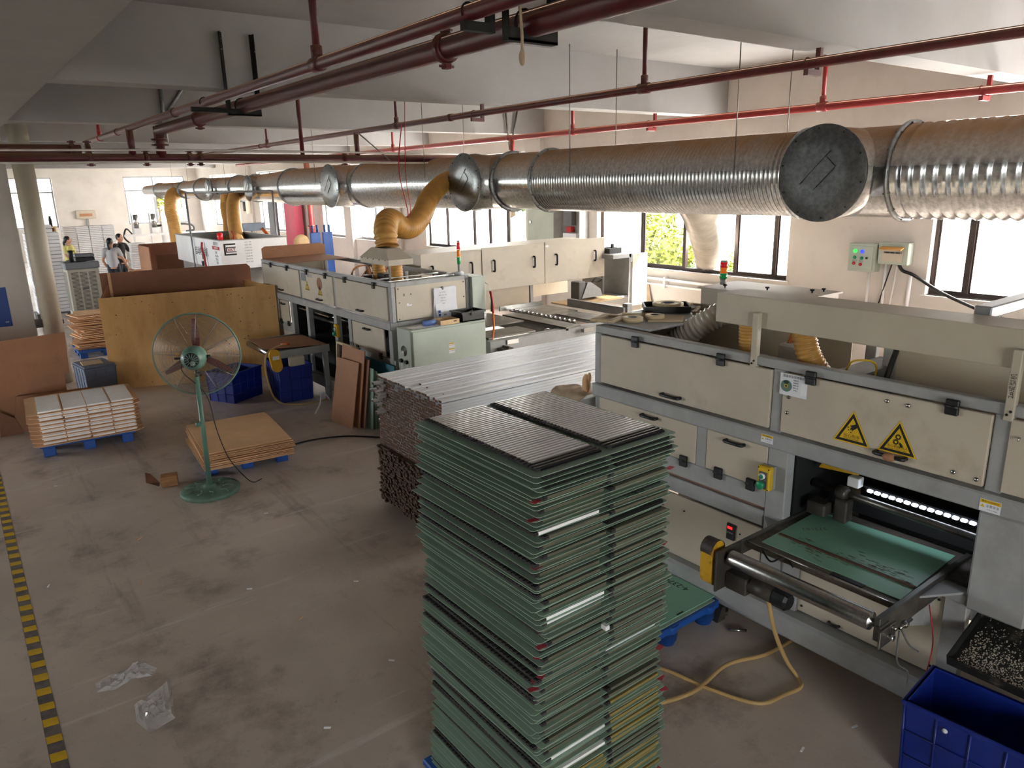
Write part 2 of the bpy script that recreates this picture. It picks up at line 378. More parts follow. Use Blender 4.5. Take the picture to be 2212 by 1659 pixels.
def text_mesh(s, size, mat, M, ext=.0004, bold=False, align='CENTER'):
    cu = bpy.data.curves.new('text', 'FONT'); cu.body = s; cu.size = size; cu.extrude = ext; cu.align_x = align; cu.align_y = 'CENTER'; cu.resolution_u = 2
    if bold: cu.offset = size*.012
    o = bpy.data.objects.new('text', cu); COL.objects.link(o); dg = bpy.context.evaluated_depsgraph_get()
    me = bpy.data.meshes.new_from_object(o.evaluated_get(dg)); bpy.data.objects.remove(o); me.transform(M); me.materials.clear(); me.materials.append(MATS[mat]); return me
def text(par, name, s, size, mat, origin, right, up, **k):
    right = V3(right).normalized(); up = V3(up).normalized(); n = right.cross(up)
    M = Matrix((( right.x, up.x, n.x, origin[0]), (right.y, up.y, n.y, origin[1]), (right.z, up.z, n.z, origin[2]), (0, 0, 0, 1)))
    me = text_mesh(s, size, mat, WM[par].inverted() @ M, **k); me.name = name
    o = bpy.data.objects.new(name, me); COL.objects.link(o); o.parent = par; WM[o] = WM[par]; return o
# ------------------------------------------------------------------ room shell
struct('floor', B(-9.2, 10.5, -7.2, 38.3, -.2, 0), 'concrete', 'worn grey brown concrete factory floor', 'floor')
SLAB = 4.44; SOF = 3.75
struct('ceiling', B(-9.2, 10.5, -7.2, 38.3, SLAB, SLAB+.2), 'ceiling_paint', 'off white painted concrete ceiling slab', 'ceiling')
def wall(name, axis, pos, th, u0, u1, ops, label):
    b = MB()
    def bx(a0, a1, z0, z1):
        if axis == 'x': b.box(pos, pos+th, a0, a1, z0, z1)
        else: b.box(a0, a1, pos, pos+th, z0, z1)
    cur = u0
    for (a0, a1, z0, z1) in sorted(ops):
        bx(cur, a0, 0, SLAB); bx(a0, a1, 0, z0); bx(a0, a1, z1, SLAB); cur = a1
    bx(cur, u1, 0, SLAB); return struct(name, b, 'plaster', label, 'wall')
WIN_N = [0]
def window(axis, pos, th, a0, a1, z0, z1, splits, kinds, label, fmat='window_frame', transom=None, portal=True, inward=-1):
    WIN_N[0] += 1
    fp = pos + th*.45; fw = .045; fd = .05
    def bx(mb, p0, p1, q0, q1, w0, w1, b=0):
        return mb.box(q0, q1, p0, p1, w0, w1, b) if axis == 'x' else mb.box(p0, p1, q0, q1, w0, w1, b)
    loc = (fp, (a0+a1)/2, z0) if axis == 'x' else ((a0+a1)/2, fp, z0)
    root = thing('window_%d' % WIN_N[0], label, 'window', loc, kind='structure')
    f = MB(); bx(f, a0, a1, fp, fp+fd, z0, z0+fw); bx(f, a0, a1, fp, fp+fd, z1-fw, z1); bx(f, a0, a0+fw, fp, fp+fd, z0+fw, z1-fw); bx(f, a1-fw, a1, fp, fp+fd, z0+fw, z1-fw)
    part(root, 'window_frame', f, fmat)
    zt = transom or z1-fw
    for s_ in splits:
        part(root, 'mullion', bx(MB(), s_-.03, s_+.03, fp-.012, fp+fd+.012, z0+fw, z1-fw), fmat)
    edges = [a0+fw] + [s_ for s_ in splits] + [a1-fw]
    if transom:
        f = MB()
        for i in range(len(edges)-1):
            e0 = edges[i]+(.03 if i else 0); e1 = edges[i+1]-(.03 if i < len(edges)-2 else 0)
            bx(f, e0, e1, fp, fp+fd, transom-.03, transom+.03)
        part(root, 'transom', f, fmat)
    for i in range(len(edges)-1):
        e0 = edges[i]+(.03 if i else 0); e1 = edges[i+1]-(.03 if i < len(edges)-2 else 0)
        mt = {'f': 'frosted_pane', 'g': 'glass'}.get(kinds[i])
        if mt:
            part(root, 'pane', bx(MB(), e0, e1, fp+.02, fp+.026, z0+fw, zt-(.03 if transom else 0)), mt)
            sf = MB(); z2 = zt-(.03 if transom else 0)
            bx(sf, e0, e0+.022, fp+.008, fp+.019, z0+fw, z2); bx(sf, e1-.022, e1, fp+.008, fp+.019, z0+fw, z2); bx(sf, e0+.022, e1-.022, fp+.008, fp+.019, z0+fw, z0+fw+.022)
            part(root, 'sash', sf, fmat)
        if transom: part(root, 'pane', bx(MB(), e0, e1, fp+.02, fp+.026, transom+.03, z1-fw), 'frosted_pane')
    if portal:
        ld = bpy.data.lights.new('window_portal', 'AREA'); ld.shape = 'RECTANGLE'; ld.size = (a1-a0); ld.size_y = z1-z0; ld.cycles.is_portal = True
        lo = bpy.data.objects.new('window_portal', ld); COL.objects.link(lo)
        n = V3((inward, 0, 0)) if axis == 'x' else V3((0, inward, 0)); up = V3((0, 0, 1)); zz = -n; xx = up.cross(zz)
        M = Matrix(((xx.x, up.x, zz.x, 0), (xx.y, up.y, zz.y, 0), (xx.z, up.z, zz.z, 0), (0, 0, 0, 1)))
        c = V3((pos+(th if inward < 0 else 0)-inward*.02, (a0+a1)/2, (z0+z1)/2)) if axis == 'x' else V3(((a0+a1)/2, pos+(th if inward < 0 else 0)-inward*.02, (z0+z1)/2))
        lo.matrix_world = Matrix.Translation(c) @ M
    return root
WX = 10.27; Z0, Z1 = 1.25, 3.44
RW = [(-1.6, 4.47, Z0, Z1), (6.53, 10.72, Z0, Z1), (12.73, 17.2, Z0, Z1), (19.5, 23.75, Z0, Z1), (26.8, 29.75, Z0, Z1), (32.2, 35.95, Z0, Z1)]
wall('wall_right', 'x', WX, .24, -7.2, 38.3, RW, 'off white plastered wall with the row of large windows')
FW = [(1.9, 4.3, 1.36, 3.46), (7.08, 9.7, 1.36, 3.46)]
wall('wall_far', 'y', 38.05, .24, -9.2, 10.27, FW, 'cream plastered wall at the far end of the hall')
LW = [(12.9, 16.6, 1.0, 3.44), (17, 21, 1.0, 3.44), (25, 29, 1.0, 3.44), (33, 37, 1.0, 3.44)]
wall('wall_left', 'x', -9.2, .24, -7.2, 38.05, LW, 'off white plastered wall on the left side of the hall')
NW = [(-3.2, .6, 1.0, 3.44)]
wall('wall_near', 'y', -7.2, .24, -8.96, 10.27, NW, 'off white plastered wall behind the viewer')
window('x', WX, .24, -1.6, 4.47, Z0, Z1, [-.4, 1.4, 2.95, 4.02], 'fffff', 'dark framed window right of the wall switch boxes', transom=2.92)
window('x', WX, .24, 6.53, 10.72, Z0, Z1, [6.82, 7.55, 8.62, 9.62], 'ff-gf', 'dark framed window with trees and the ribbed duct in view', transom=2.92)
window('x', WX, .24, 12.73, 17.2, Z0, Z1, [13.75, 14.45, 15.1, 16.3], 'gffff', 'grey framed window with a roof truss in view', transom=2.92)
window('x', WX, .24, 19.5, 23.75, Z0, Z1, [20.2, 21.2, 22.3], 'gfff', 'grey framed frosted window beside the red riser pipe', fmat='window_alu', transom=2.92)
window('x', WX, .24, 26.8, 29.75, Z0, Z1, [27.6, 28.6], 'gff', 'grey framed window with posters leaning on its sill', fmat='window_alu', transom=2.92)
window('x', WX, .24, 32.2, 35.95, Z0, Z1, [33.2, 34.4], 'gff', 'farthest grey framed window of the right wall', fmat='window_alu', transom=2.92)
window('y', 38.05, .24, 1.9, 4.3, 1.36, 3.46, [3.1], 'ff', 'frosted far wall window beside the round drain pipe', fmat='window_alu', transom=2.85)
window('y', 38.05, .24, 7.08, 9.7, 1.36, 3.46, [8.32], 'fg', 'far wall window with green trees in its right half', fmat='window_alu', transom=2.85)
for a, b_, c, d in LW: window('x', -9.2, .24, a, b_, c, d, [(a+b_)/2], 'gg', 'clear window in the left wall', fmat='window_alu', inward=1)
for a, b_, c, d in NW: window('y', -7.2, .24, a, b_, c, d, [(a+b_)/2], 'gg', 'clear window in the near wall', fmat='window_alu', inward=1)
for o in COL.objects:
    if o.get('label') in ('clear window in the left wall', 'clear window in the near wall'): o['group'] = 'windows out of view'
n_ = 0
for i, (a, b_, c, d) in enumerate(RW):
    n_ += 1; struct('trim_%d' % n_, B(WX-.03, WX+.1, a-.05, b_+.05, c-.035, c, .004), 'plaster', ['plaster sill of the window by the switch boxes', 'sunlit plaster sill of the window with trees', 'plaster sill of the window with the roof truss', 'plaster sill of the window by the red riser', 'plaster sill of the window with posters', 'plaster sill of the farthest right hand window'][i], 'window sill')

# beams and columns
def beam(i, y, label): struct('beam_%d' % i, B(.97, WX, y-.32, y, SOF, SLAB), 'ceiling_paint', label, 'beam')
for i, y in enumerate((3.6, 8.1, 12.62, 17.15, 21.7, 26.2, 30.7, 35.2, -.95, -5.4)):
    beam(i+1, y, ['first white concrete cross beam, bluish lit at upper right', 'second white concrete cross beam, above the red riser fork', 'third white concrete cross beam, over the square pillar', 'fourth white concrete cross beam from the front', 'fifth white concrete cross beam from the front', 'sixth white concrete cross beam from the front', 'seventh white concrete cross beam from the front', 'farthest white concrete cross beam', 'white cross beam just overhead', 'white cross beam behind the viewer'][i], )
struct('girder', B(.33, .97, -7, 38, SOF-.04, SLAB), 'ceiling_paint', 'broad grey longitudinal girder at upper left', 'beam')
for i, y in enumerate((-5.4, 3.3, 21.4, 30.4)): pass
struct('pillar', B(.35, .95, 13.05, 13.65, 0, SOF-.04, .012), 'plaster', 'square white concrete pillar at the left edge', 'pillar')
struct('pillar.001', B(.35, .95, 30.0, 30.6, 0, SOF-.04, .012), 'plaster', 'second square pillar hidden behind the first', 'pillar')
for i, y in enumerate((12.3, 21.4, 30.4)):
    struct('wall_pier_%d' % (i+1), B(WX-.12, WX, y, y+.5, 0, SOF), 'plaster', ['shallow wall pier beside the open electric cabinet', 'shallow wall pier left of the red riser', 'shallow wall pier near the far corner'][i], 'pier')
# round drain pipe beside the pillar
t = thing('drain_pipe', 'round cream drain pipe standing beside the square pillar', 'pipe', (1.15, 12.95, 0))
part(t, 'pipe', C((1.15, 12.95, 0), (1.15, 12.95, SOF), .135, 28), 'cream'); part(t, 'collar', MB().lathe([(.137, 0), (.155, .01), (.155, .14), (.137, .15)], (1.15, 12.95, 3.32), n=28), 'cream')
part(t, 'clamp', B(1.0, 1.3, 12.93, 12.97, .9, .96).box(.93, 1.02, 12.9, 13.0, .88, 1.0), 'grey_dark')
# blue notice on the pillar
t = thing('notice', 'blue notice sheet pinned on the white pillar', 'notice', (.5, 13.04, 1.0))
part(t, 'sheet', B(.37, .66, 13.04, 13.049, .93, 1.5), 'poster_blue'); text(t, 'lettering', 'co', .045, 'paper_white', (.6, 13.038, 1.0), (1, 0, 0), (0, 0, 1))
part(t, 'pin', C((.645, 13.045, .95), (.645, 13.03, .95), .008, 8), 'black_plastic')
wm = MB(); random.seed(3)
for i in range(14):
    y = random.uniform(.2, 38); 
# ------------------------------------------------------------------ fire pipes
def ring(mb, c, ax, r, w, extra=.008, n=20):
    ax = V3(ax).normalized(); c = V3(c); mb.lathe([(r, -w/2), (r+extra, -w/2+.004), (r+extra, w/2-.004), (r, w/2)], c, ax, n); return mb
def pipe(name, label, pts, r, mat, cps=(), grooved=False, group=None):
    loc = V3(pts[0]); t = thing(name, label, 'pipe', loc); part(t, 'pipe', T(pts, r, 16), mat)
    ax = (V3(pts[1])-V3(pts[0])).normalized()
    for c in cps:
        mb = ring(MB(), c, ax, r, .07 if not grooved else .06, .008 if not grooved else .018)
        if grooved:
            for s_ in (-1, 1): mb.box(c[0]-.025, c[0]+.025, c[1]-.025, c[1]+.025, c[2]+s_*(r+.016), c[2]+s_*(r+.05), .006); mb.cyl((c[0]-.05, c[1], c[2]+s_*(r+.034)), (c[0]+.05, c[1], c[2]+s_*(r+.034)), .008, 8)
        part(t, 'coupling', mb, mat)
    return t
def dropper(t, x, y, z0, z1, r, mat, tee_axis, tr):
    part(t, 'dropper', C((x, y, z0), (x, y, z1), r, 12), mat)
    mb = ring(MB(), (x, y, z0), tee_axis, tr, .13, .01); mb.lathe([(r+.012, 0), (r+.012, .09), (r, .095)], (x, y, z0+tr*.6), (0, 0, 1), 14); part(t, 'tee', mb, mat)
AX, AZ, BX, BZ, P1X, P1Z, P2X, P2Z, CY, CZ_ = 2.26, 3.61, 2.62, 3.59, 5.53, 3.634, 8.67, 3.6, 11.25, 3.235
pA = pipe('sprinkler_pipe', 'thinner dark red sprinkler pipe running along the girder', [(AX, -5, AZ), (AX, 14.8, AZ)], .04, 'pipe_red', [(AX, 8.9, AZ), (AX, 12.0, AZ)])
for y, mt in ((5.1, 'pipe_red'), (13.4, 'pipe_red_bright'), (-1.5, 'pipe_red')): dropper(pA, AX, y, AZ, SLAB-.002, .027, mt, (0, 1, 0), .04)
pB = pipe('fire_main', 'thick dark red fire main crossing the top of the picture', [(BX, -5, BZ), (BX, CY, BZ)], .068, 'pipe_red', [(BX, 4.05, BZ), (BX, 9.3, BZ)], grooved=True)
p1 = pipe('sprinkler_pipe.001', 'dark red sprinkler pipe above the silver duct', [(P1X, -5, P1Z), (P1X, 20.8, P1Z)], .039, 'pipe_red', [(P1X, 8.5, P1Z), (P1X, 15.6, P1Z)])
for y in (5.15, 9.93, 15.2): dropper(p1, P1X, y, P1Z, SLAB-.002, .022, 'pipe_red', (0, 1, 0), .039)
p2 = pipe('sprinkler_pipe.002', 'bright red sprinkler pipe nearest the window wall', [(P2X, -5, P2Z), (P2X, 27, P2Z)], .046, 'pipe_red_bright', [(P2X, 11.4, P2Z), (P2X, 18, P2Z)])
for y in (5.2, 9.65, 15.8): dropper(p2, P2X, y, P2Z, SLAB-.002, .027, 'pipe_red_bright', (0, 1, 0), .046)
part(p2, 'branch', T([(P2X, 11.3, P2Z), (P2X, 11.3, 3.24)], .042, 14), 'pipe_red_bright')
pc = pipe('cross_pipe', 'red cross pipe spanning the aisle under the beams', [(-3, CY, CZ_), (8.8, CY, CZ_)], .055, 'pipe_red', [(1.75, CY, CZ_), (2.42, CY, CZ_), (2.98, CY, CZ_), (3.12, CY, CZ_), (5.3, CY, CZ_)], grooved=True)
part(pc, 'riser', T([(BX, CY, CZ_), (BX, CY, BZ+.05)], .066, 16), 'pipe_red'); part(pc, 'flange', MB().lathe([(.066, 0), (.11, .002), (.11, .026), (.066, .028)], (BX, CY, 3.39), n=20).lathe([(.066, 0), (.105, .002), (.105, .024), (.066, .026)], (BX, CY, 3.46), n=20), 'pipe_red')
part(pc, 'riser', C((AX, CY, 3.26), (AX, CY, AZ), .045, 14), 'pipe_red')
part(pc, 'riser', C((P1X, CY, 3.26), (P1X, CY, P1Z), .04, 14), 'pipe_red')
part(pc, 'hanger', C((4.62, CY, CZ_), (4.62, CY, SLAB-.002), .032, 12), 'pipe_red', 'dark red vertical hanger post')
part(pc, 'brace', T([(P1X, CY-.06, 3.62), (6.1, CY-.06, 3.18)], .01, 6), 'wire_thin')
pipe('cross_pipe.001', 'short dark red pipe end beside the pillar top', [(-3, CY+.26, 3.35), (1.7, CY+.26, 3.35)], .06, 'pipe_red', [(1.6, CY+.26, 3.35), (1.78, CY+.26, 3.35)], grooved=True)
for i, (dz, lab) in enumerate(((.075, 'upper'), (-.075, 'lower'))):
    solo('conduit', T(crom([(-2, CY-.1, CZ_+dz), (.9, CY-.1, CZ_+.01+dz), (3.1, CY-.1, CZ_+.025+dz), (7.5, CY-.1, CZ_-.01+dz)], 4), .014, 6), 'plaster', lab+' thin white conduit tied along the cross pipe', 'conduit')
# hangers
def u_hanger(name, label, x, y, z, w, top, mat='black_matte'):
    t = thing(name, label, 'bracket', (x, y, z-.07))
    for s_ in (-1, 1):
        part(t, 'arm', B(x+s_*w-.004, x+s_*w+.004, y-.025, y+.025, z-.092, top).box(x+s_*w-.03*(s_ > 0), x+s_*w+.03*(s_ < 0), y+.021, y+.025, z-.092, top), mat)
        part(t, 'bolt', C((x+s_*w+.01*(-s_), y-.005, top-.06), (x+s_*w+.012*(-s_), y+.01, top-.06), .008, 8).cyl((x+s_*w, y-.03, top-.16), (x+s_*w, y-.02, top-.16), .008, 8), 'steel_bright')
    part(t, 'bar', B(x-w, x+w, y-.025, y+.025, z-.092, z-.08).box(x-w, x+w, y-.025, y-.02, z-.092, z-.03), mat)
    part(t, 'u_bolt', T([(x+.075*math.cos(a), y+.035, z+.075*math.sin(a)) for a in [i*math.pi/8 for i in range(-1, 10)]], .006, 6), mat)
u_hanger('pipe_hanger', 'black U bracket bolted on the second beam holding the fire main', BX, 7.74, BZ, .16, 4.25)
u_hanger('pipe_hanger.001', 'black U bracket nearest the top edge holding the fire main', BX, 3.24, BZ, .16, 4.3)
def l_hanger(label, x, y, z, r, top, mat, w=.09):
    t = thing('pipe_clip', label, 'bracket', (x, y, z-.06))
    part(t, 'post', B(x+w-.006, x+w+.03, y-.02, y+.02, z-r-.05, top), mat); part(t, 'bar', B(x-w*.7, x+w-.006, y-.02, y+.02, z-r-.05, z-r-.006), mat)
    part(t, 'u_bolt', T([(x+(r+.006)*math.cos(a), y+.03, z+(r+.006)*math.sin(a)) for a in [i*math.pi/8 for i in range(-1, 10)]], .005, 6), mat)
l_hanger('dark L bracket clipping the thin pipe near the top edge', AX, 3.24, AZ, .04, 4.2, 'black_matte'); l_hanger('dark L bracket clipping the thin pipe beside the second beam', AX, 7.74, AZ, .04, AZ+.03, 'black_matte', .2)
l_hanger('dark red L bracket on the pipe under the first beam', P1X, 3.44, P1Z, .039, SOF, 'pipe_red'); l_hanger('dark red L bracket on the pipe under the second beam', P1X, 7.94, P1Z, .039, SOF, 'pipe_red')
l_hanger('red L bracket on the window side pipe under the first beam', P2X, 3.44, P2Z, .046, SOF, 'pipe_red_bright'); l_hanger('red L bracket on the window side pipe under the second beam', P2X, 7.94, P2Z, .046, SOF, 'pipe_red_bright')
solo('string', T(crom([(2.5, 3.2, 3.86), (2.5, 3.17, 3.62), (2.5, 3.16, 3.52), (2.5, 3.16, 3.44)], 6), .008, 6).ball((2.5, 3.16, 3.41), (.018, .018, .04), 8, 6), 'cloth_beige', 'knotted string dangling from the fire main bracket', 'string')
solo('support_strut', T([(2.95, 12.27, 3.5), (2.97, 12.27, 4.43)], .03, 6).tube([(2.98, 12.27, 3.86), (3.4, 12.27, 4.43)], .026, 6), 'galv_clean', 'bare metal V strut on the third beam behind the fire main', 'strut')
solo('support_strut', T([(9.33, 12.25, 3.44), (9.22, 12.25, 4.43)], .02, 6).tube([(9.36, 12.25, 3.46), (9.6, 12.25, 4.43)], .02, 6), 'steel_worn', 'V shaped steel strut above the duct beside the red pipe', 'strut')
solo('riser_pipe', C((9.95, 24.0, 0), (9.95, 24.0, 3.6), .09, 18).lathe([(.09, 0), (.13, .01), (.13, .05), (.09, .06)], (9.95, 24.0, 1.55), n=18), 'pipe_red_bright', 'bright red vertical riser pipe at the far window wall', 'pipe')

# ------------------------------------------------------------------ silver duct
DX, DZ = 7.0, 2.823
duct = thing('spiral_duct', 'long silver ventilation duct hanging before the windows', 'duct', (DX, 0, DZ))
def ribbed(y0, y1, r, step=.04, amp=.009, n=40):
    prof = []; k = int((y1-y0)/step)
    for i in range(k):
        h = y0+i*step; prof += [(r, h), (r, h+step*.55), (r+amp, h+step*.7), (r+amp, h+step*.85)]
    prof.append((r, y1)); mb = MB()
    mb.lathe(prof, (DX, 0, DZ), (0, 1, 0), n); mb.s = [True]*len(mb.s); mb.f = mb.f[:-2]; mb.s = mb.s[:-2]; mb.mi = mb.mi[:-2]; return mb
def plain(y0, y1, r0, r1=None, n=40):
    mb = MB().lathe([(r0, y0), (r1 or r0, y1)], (DX, 0, DZ), (0, 1, 0), n); mb.f = mb.f[:-2]; mb.s = mb.s[:-2]; mb.mi = mb.mi[:-2]; return mb
def flange(y, r):
    f = part(duct, 'flange', MB().lathe([(r, y-.012), (r+.04, y-.012), (r+.04, y+.012), (r, y+.012)], (DX, 0, DZ), (0, 1, 0), 40), 'galv_clean')
    mb = MB()
    for i in range(14):
        a = 2*math.pi*i/14; mb.cyl((DX+(r+.022)*math.cos(a), y-.03, DZ+(r+.022)*math.sin(a)), (DX+(r+.022)*math.cos(a), y+.03, DZ+(r+.022)*math.sin(a)), .008, 6)
    part(f, 'bolts', mb, 'steel_worn')
def tcap(y, r, x1, label, cm='galv_clean'):
    part(duct, 'branch_stub', MB().lathe([(r, -.72), (r, 0)], (x1, y, DZ), (-1, 0, 0), 40), 'galv')
    c = part(duct, 'end_cap', MB().lathe([(.001, .012), (r*.5, .018), (r+.02, .008), (r+.025, 0), (r+.02, -.02)], (x1, y, DZ), (-1, 0, 0), 44), cm, label)
    mb = MB()
    for i in range(10):
        a = 2*math.pi*i/10+.2; mb.cyl((x1-.012, y+(r-.01)*math.cos(a), DZ+(r-.01)*math.sin(a)), (x1-.022, y+(r-.01)*math.cos(a), DZ+(r-.01)*math.sin(a)), .008, 6)
    part(c, 'screws', mb, 'black_matte'); mb = MB().box(x1-.026, x1-.02, y-.14, y+.14, DZ-.06, DZ+.07).box(x1-.03, x1-.02, y-.2, y+.2, DZ+.075, DZ+.08)
    mb.xf(Matrix.Translation((x1, y, DZ)) @ Matrix.Rotation(-.8, 4, 'X') @ Matrix.Translation((-x1, -y, -DZ))); part(c, 'patch_seam', mb, cm)
R = .402
for y0, y1 in ((-4, 3.3), (4.3, 8.22), (10.1, 13.8), (14.9, 17.7)): part(duct, 'ribbed_section', ribbed(y0, y1, R, .1 if y0 < 0 else .05, .011), 'galv')
for y0, y1 in ((3.3, 4.3), (8.22, 9.1), (9.1, 10.1), (13.8, 14.9)): part(duct, 'plain_section', plain(y0, y1, R), 'galv')
for y in (3.3, 4.3, 8.22, 9.1, 10.1, 13.8, 14.9, 17.7): flange(y, R)
part(duct, 'plain_section', plain(17.7, 20.3, R, .33), 'galv'); part(duct, 'plain_section', plain(20.3, 21.7, .33), 'galv'); part(duct, 'ribbed_section', ribbed(21.7, 25.2, .32, .07), 'galv')
part(duct, 'plain_section', plain(25.2, 27.4, .32, .26), 'galv'); part(duct, 'ribbed_section', ribbed(27.4, 30.9, .255, .07), 'galv'); part(duct, 'plain_section', plain(30.9, 33.2, .24, .19), 'galv')
for y, r in ((20.3, .33), (21.7, .33), (25.2, .32), (27.4, .26), (30.9, .255)): flange(y, r)
tcap(3.81, .402, 6.42, 'dark mottled round end cap facing the room', 'galv_dark'); tcap(9.58, .402, 6.42, 'round silver end cap above the yellow hose'); tcap(14.42, .402, 6.42, 'round silver end cap over the far half'); tcap(23.2, .29, 6.55, 'small round silver end cap'); tcap(19.7, .3, 6.55, 'small silver end cap by the white frame')
# hanging wires
for i, (x, y) in enumerate(((6.6, 4.88), (7.4, 4.82), (6.6, 7.4), (7.4, 7.38), (6.6, 11.0), (7.4, 11.0), (6.6, 15.5), (7.4, 15.5), (6.7, 22), (7.3, 22), (6.75, 28), (7.25, 28))):
    part(duct, 'hanger_wire', C((x, y, DZ), (x, y, SLAB-.002), .006, 6), 'wire_thin')

# ------------------------------------------------------------------ flexible hoses
def flex(pts, r, step=.035, amp=.012, n=18, sub=14):
    P = crom(pts, sub); d = [0]
    for i in range(1, len(P)): d.append(d[-1]+(P[i]-P[i-1]).length)
    Lg = d[-1]; k = int(Lg/step); Q = []; Rr = []; j = 0
    for i in range(k*4+1):
        s_ = Lg*i/(k*4)
        while j < len(d)-2 and d[j+1] < s_: j += 1
        t = (s_-d[j])/max(1e-6, d[j+1]-d[j]); Q.append(P[j].lerp(P[j+1], t)); Rr.append(r+amp*(.5+.5*math.cos(i*math.pi/2)))
    return T(Q, Rr, n, False)
solo('flexible_hose', flex([(6.62, 10.3, 2.86), (6.35, 10.1, 2.8), (5.95, 9.8, 2.63), (5.5, 9.3, 2.4), (5.15, 9.0, 2.26), (4.9, 8.85, 2.27), (4.72, 8.72, 2.36), (4.55, 8.56, 2.37), (4.42, 8.38, 2.25), (4.4, 8.32, 2.08)], .128, .06, .022, 24), 'hose_yellow', 'kinked amber flexible hose from the duct down to the hood', 'hose')
solo('cord', T(crom([(5.0, 8.9, 2.12), (5.02, 8.85, 2.45), (4.95, 8.9, 3.0), (5.2, 9.2, 3.6)], 8), .007, 6).tube(crom([(5.0, 8.9, 2.12), (5.12, 8.95, 2.5), (5.05, 8.9, 3.0), (5.3, 9.2, 4.42)], 8), .005, 6), 'ink_red', 'dark red cord tying up the kinked amber hose', 'cord')
solo('flexible_hose', flex([(6.75, 27.7, 2.75), (6.55, 27.6, 2.6), (6.45, 27.5, 2.2), (6.45, 27.3, 1.7), (6.45, 27.2, 1.0)], .2, .06, .01, 20), 'hose_yellow', 'straight amber hose dropping behind the white machine', 'hose')
solo('flexible_hose', flex([(6.7, 22.1, 2.6), (6.6, 21.9, 2.3), (6.3, 20.8, 1.9), (5.6, 18.6, 1.4)], .15, .05, .01, 20), 'hose_yellow', 'left one of the two amber hoses entering the white machine', 'hose')
solo('flexible_hose', flex([(6.65, 21.2, 2.6), (6.4, 20.6, 2.4), (5.95, 19.2, 1.95), (5.5, 17.6, 1.4)], .16, .05, .008, 20), 'hose_yellow', 'right one of the two amber hoses entering the white machine', 'hose')
solo('flexible_hose', flex([(7.25, 6.15, 2.8), (7.6, 6.3, 2.68), (8.4, 6.75, 2.42), (9.4, 7.4, 2.0), (10.2, 7.95, 1.66), (10.75, 8.35, 1.35), (11.2, 8.7, .9), (11.4, 8.85, .2), (11.4, 8.9, -.34)], .25, .06, .016, 26), 'hose_clear', 'wide pale ribbed hose leading from the duct out of the open window', 'hose')
# ------------------------------------------------------------------ machine building blocks
NX = dict(right=(0, -1, 0), up=(0, 0, 1))      # faces that look toward -x
NY = dict(right=(1, 0, 0), up=(0, 0, 1))       # faces that look toward -y
def mappt(o, right, up, a, b, n=0.0):
    r_, u_ = V3(right), V3(up); return V3(o)+r_*a+u_*b+r_.cross(u_)*n
def plate(par, name, poly, o, fr, th, mat, n0=0.0, label=None):
    n = V3(fr['right']).cross(V3(fr['up'])); P = [mappt(o, fr['right'], fr['up'], a, b, n0) for a, b in poly]
    return part(par, name, MB().prism(P, n*th), mat, label)
def rect(w, h, cx=0, cy=0): return [(cx-w/2, cy-h/2), (cx+w/2, cy-h/2), (cx+w/2, cy+h/2), (cx-w/2, cy+h/2)]
def disc(r, cx=0, cy=0, n=20): return [(cx+r*math.cos(2*math.pi*i/n), cy+r*math.sin(2*math.pi*i/n)) for i in range(n)]
def grip(par, c, axis, out, L=.15, r=.011, st=.035, mat='black_plastic'):
    a = V3(axis)*(L/2); o = V3(out)*st; c = V3(c)
    mb = T([c-a-V3(out)*.0, c-a+o*.8, c-a*.82+o, c+a*.82+o, c+a+o*.8, c+a], r, 8); return part(par, 'handle', mb, mat)
def screw(par, c, out, r=.01, mat='steel_bright'):
    return part(par, 'screw', MB().lathe([(r, 0), (r, .004), (r*.6, .008), (.001, .009)], c, out, 10), mat)
def hinge(par, x, y, z): return part(par, 'hinge', B(x-.022, x, y-.03, y+.03, z-.042, z-.004, .004).box(x-.022, x, y-.03, y+.03, z+.002, z+.034, .004).cyl((x-.018, y-.03, z), (x-.018, y+.03, z), .009, 8), 'black_plastic')
def light_tower(name, label, x, y, z, h, r, base=True):
    t = thing(name, label, 'signal light', (x, y, z)); s = h/5
    if base: part(t, 'base', MB().lathe([(r*2.6, 0), (r*2.6, s*.35), (r*2.2, s*.5)], (x, y, z), n=20), 'paper_white')
    part(t, 'stem', C((x, y, z+s*.4), (x, y, z+s*1.6), r*.85, 14), 'grey_steel')
    for i, mt in enumerate(('lamp_green', 'lamp_orange', 'lamp_red')):
        part(t, 'lamp', MB().lathe([(r*.95, 0), (r, .002), (r, s*1.05), (r*.95, s*1.07)], (x, y, z+s*1.6+i*s*1.1), n=16), mt, ('green', 'orange', 'red')[i]+' lamp segment')
    part(t, 'cap', MB().lathe([(r, 0), (r*.9, s*.25), (.001, s*.3)], (x, y, z+s*4.9), n=16), 'grey_steel'); return t
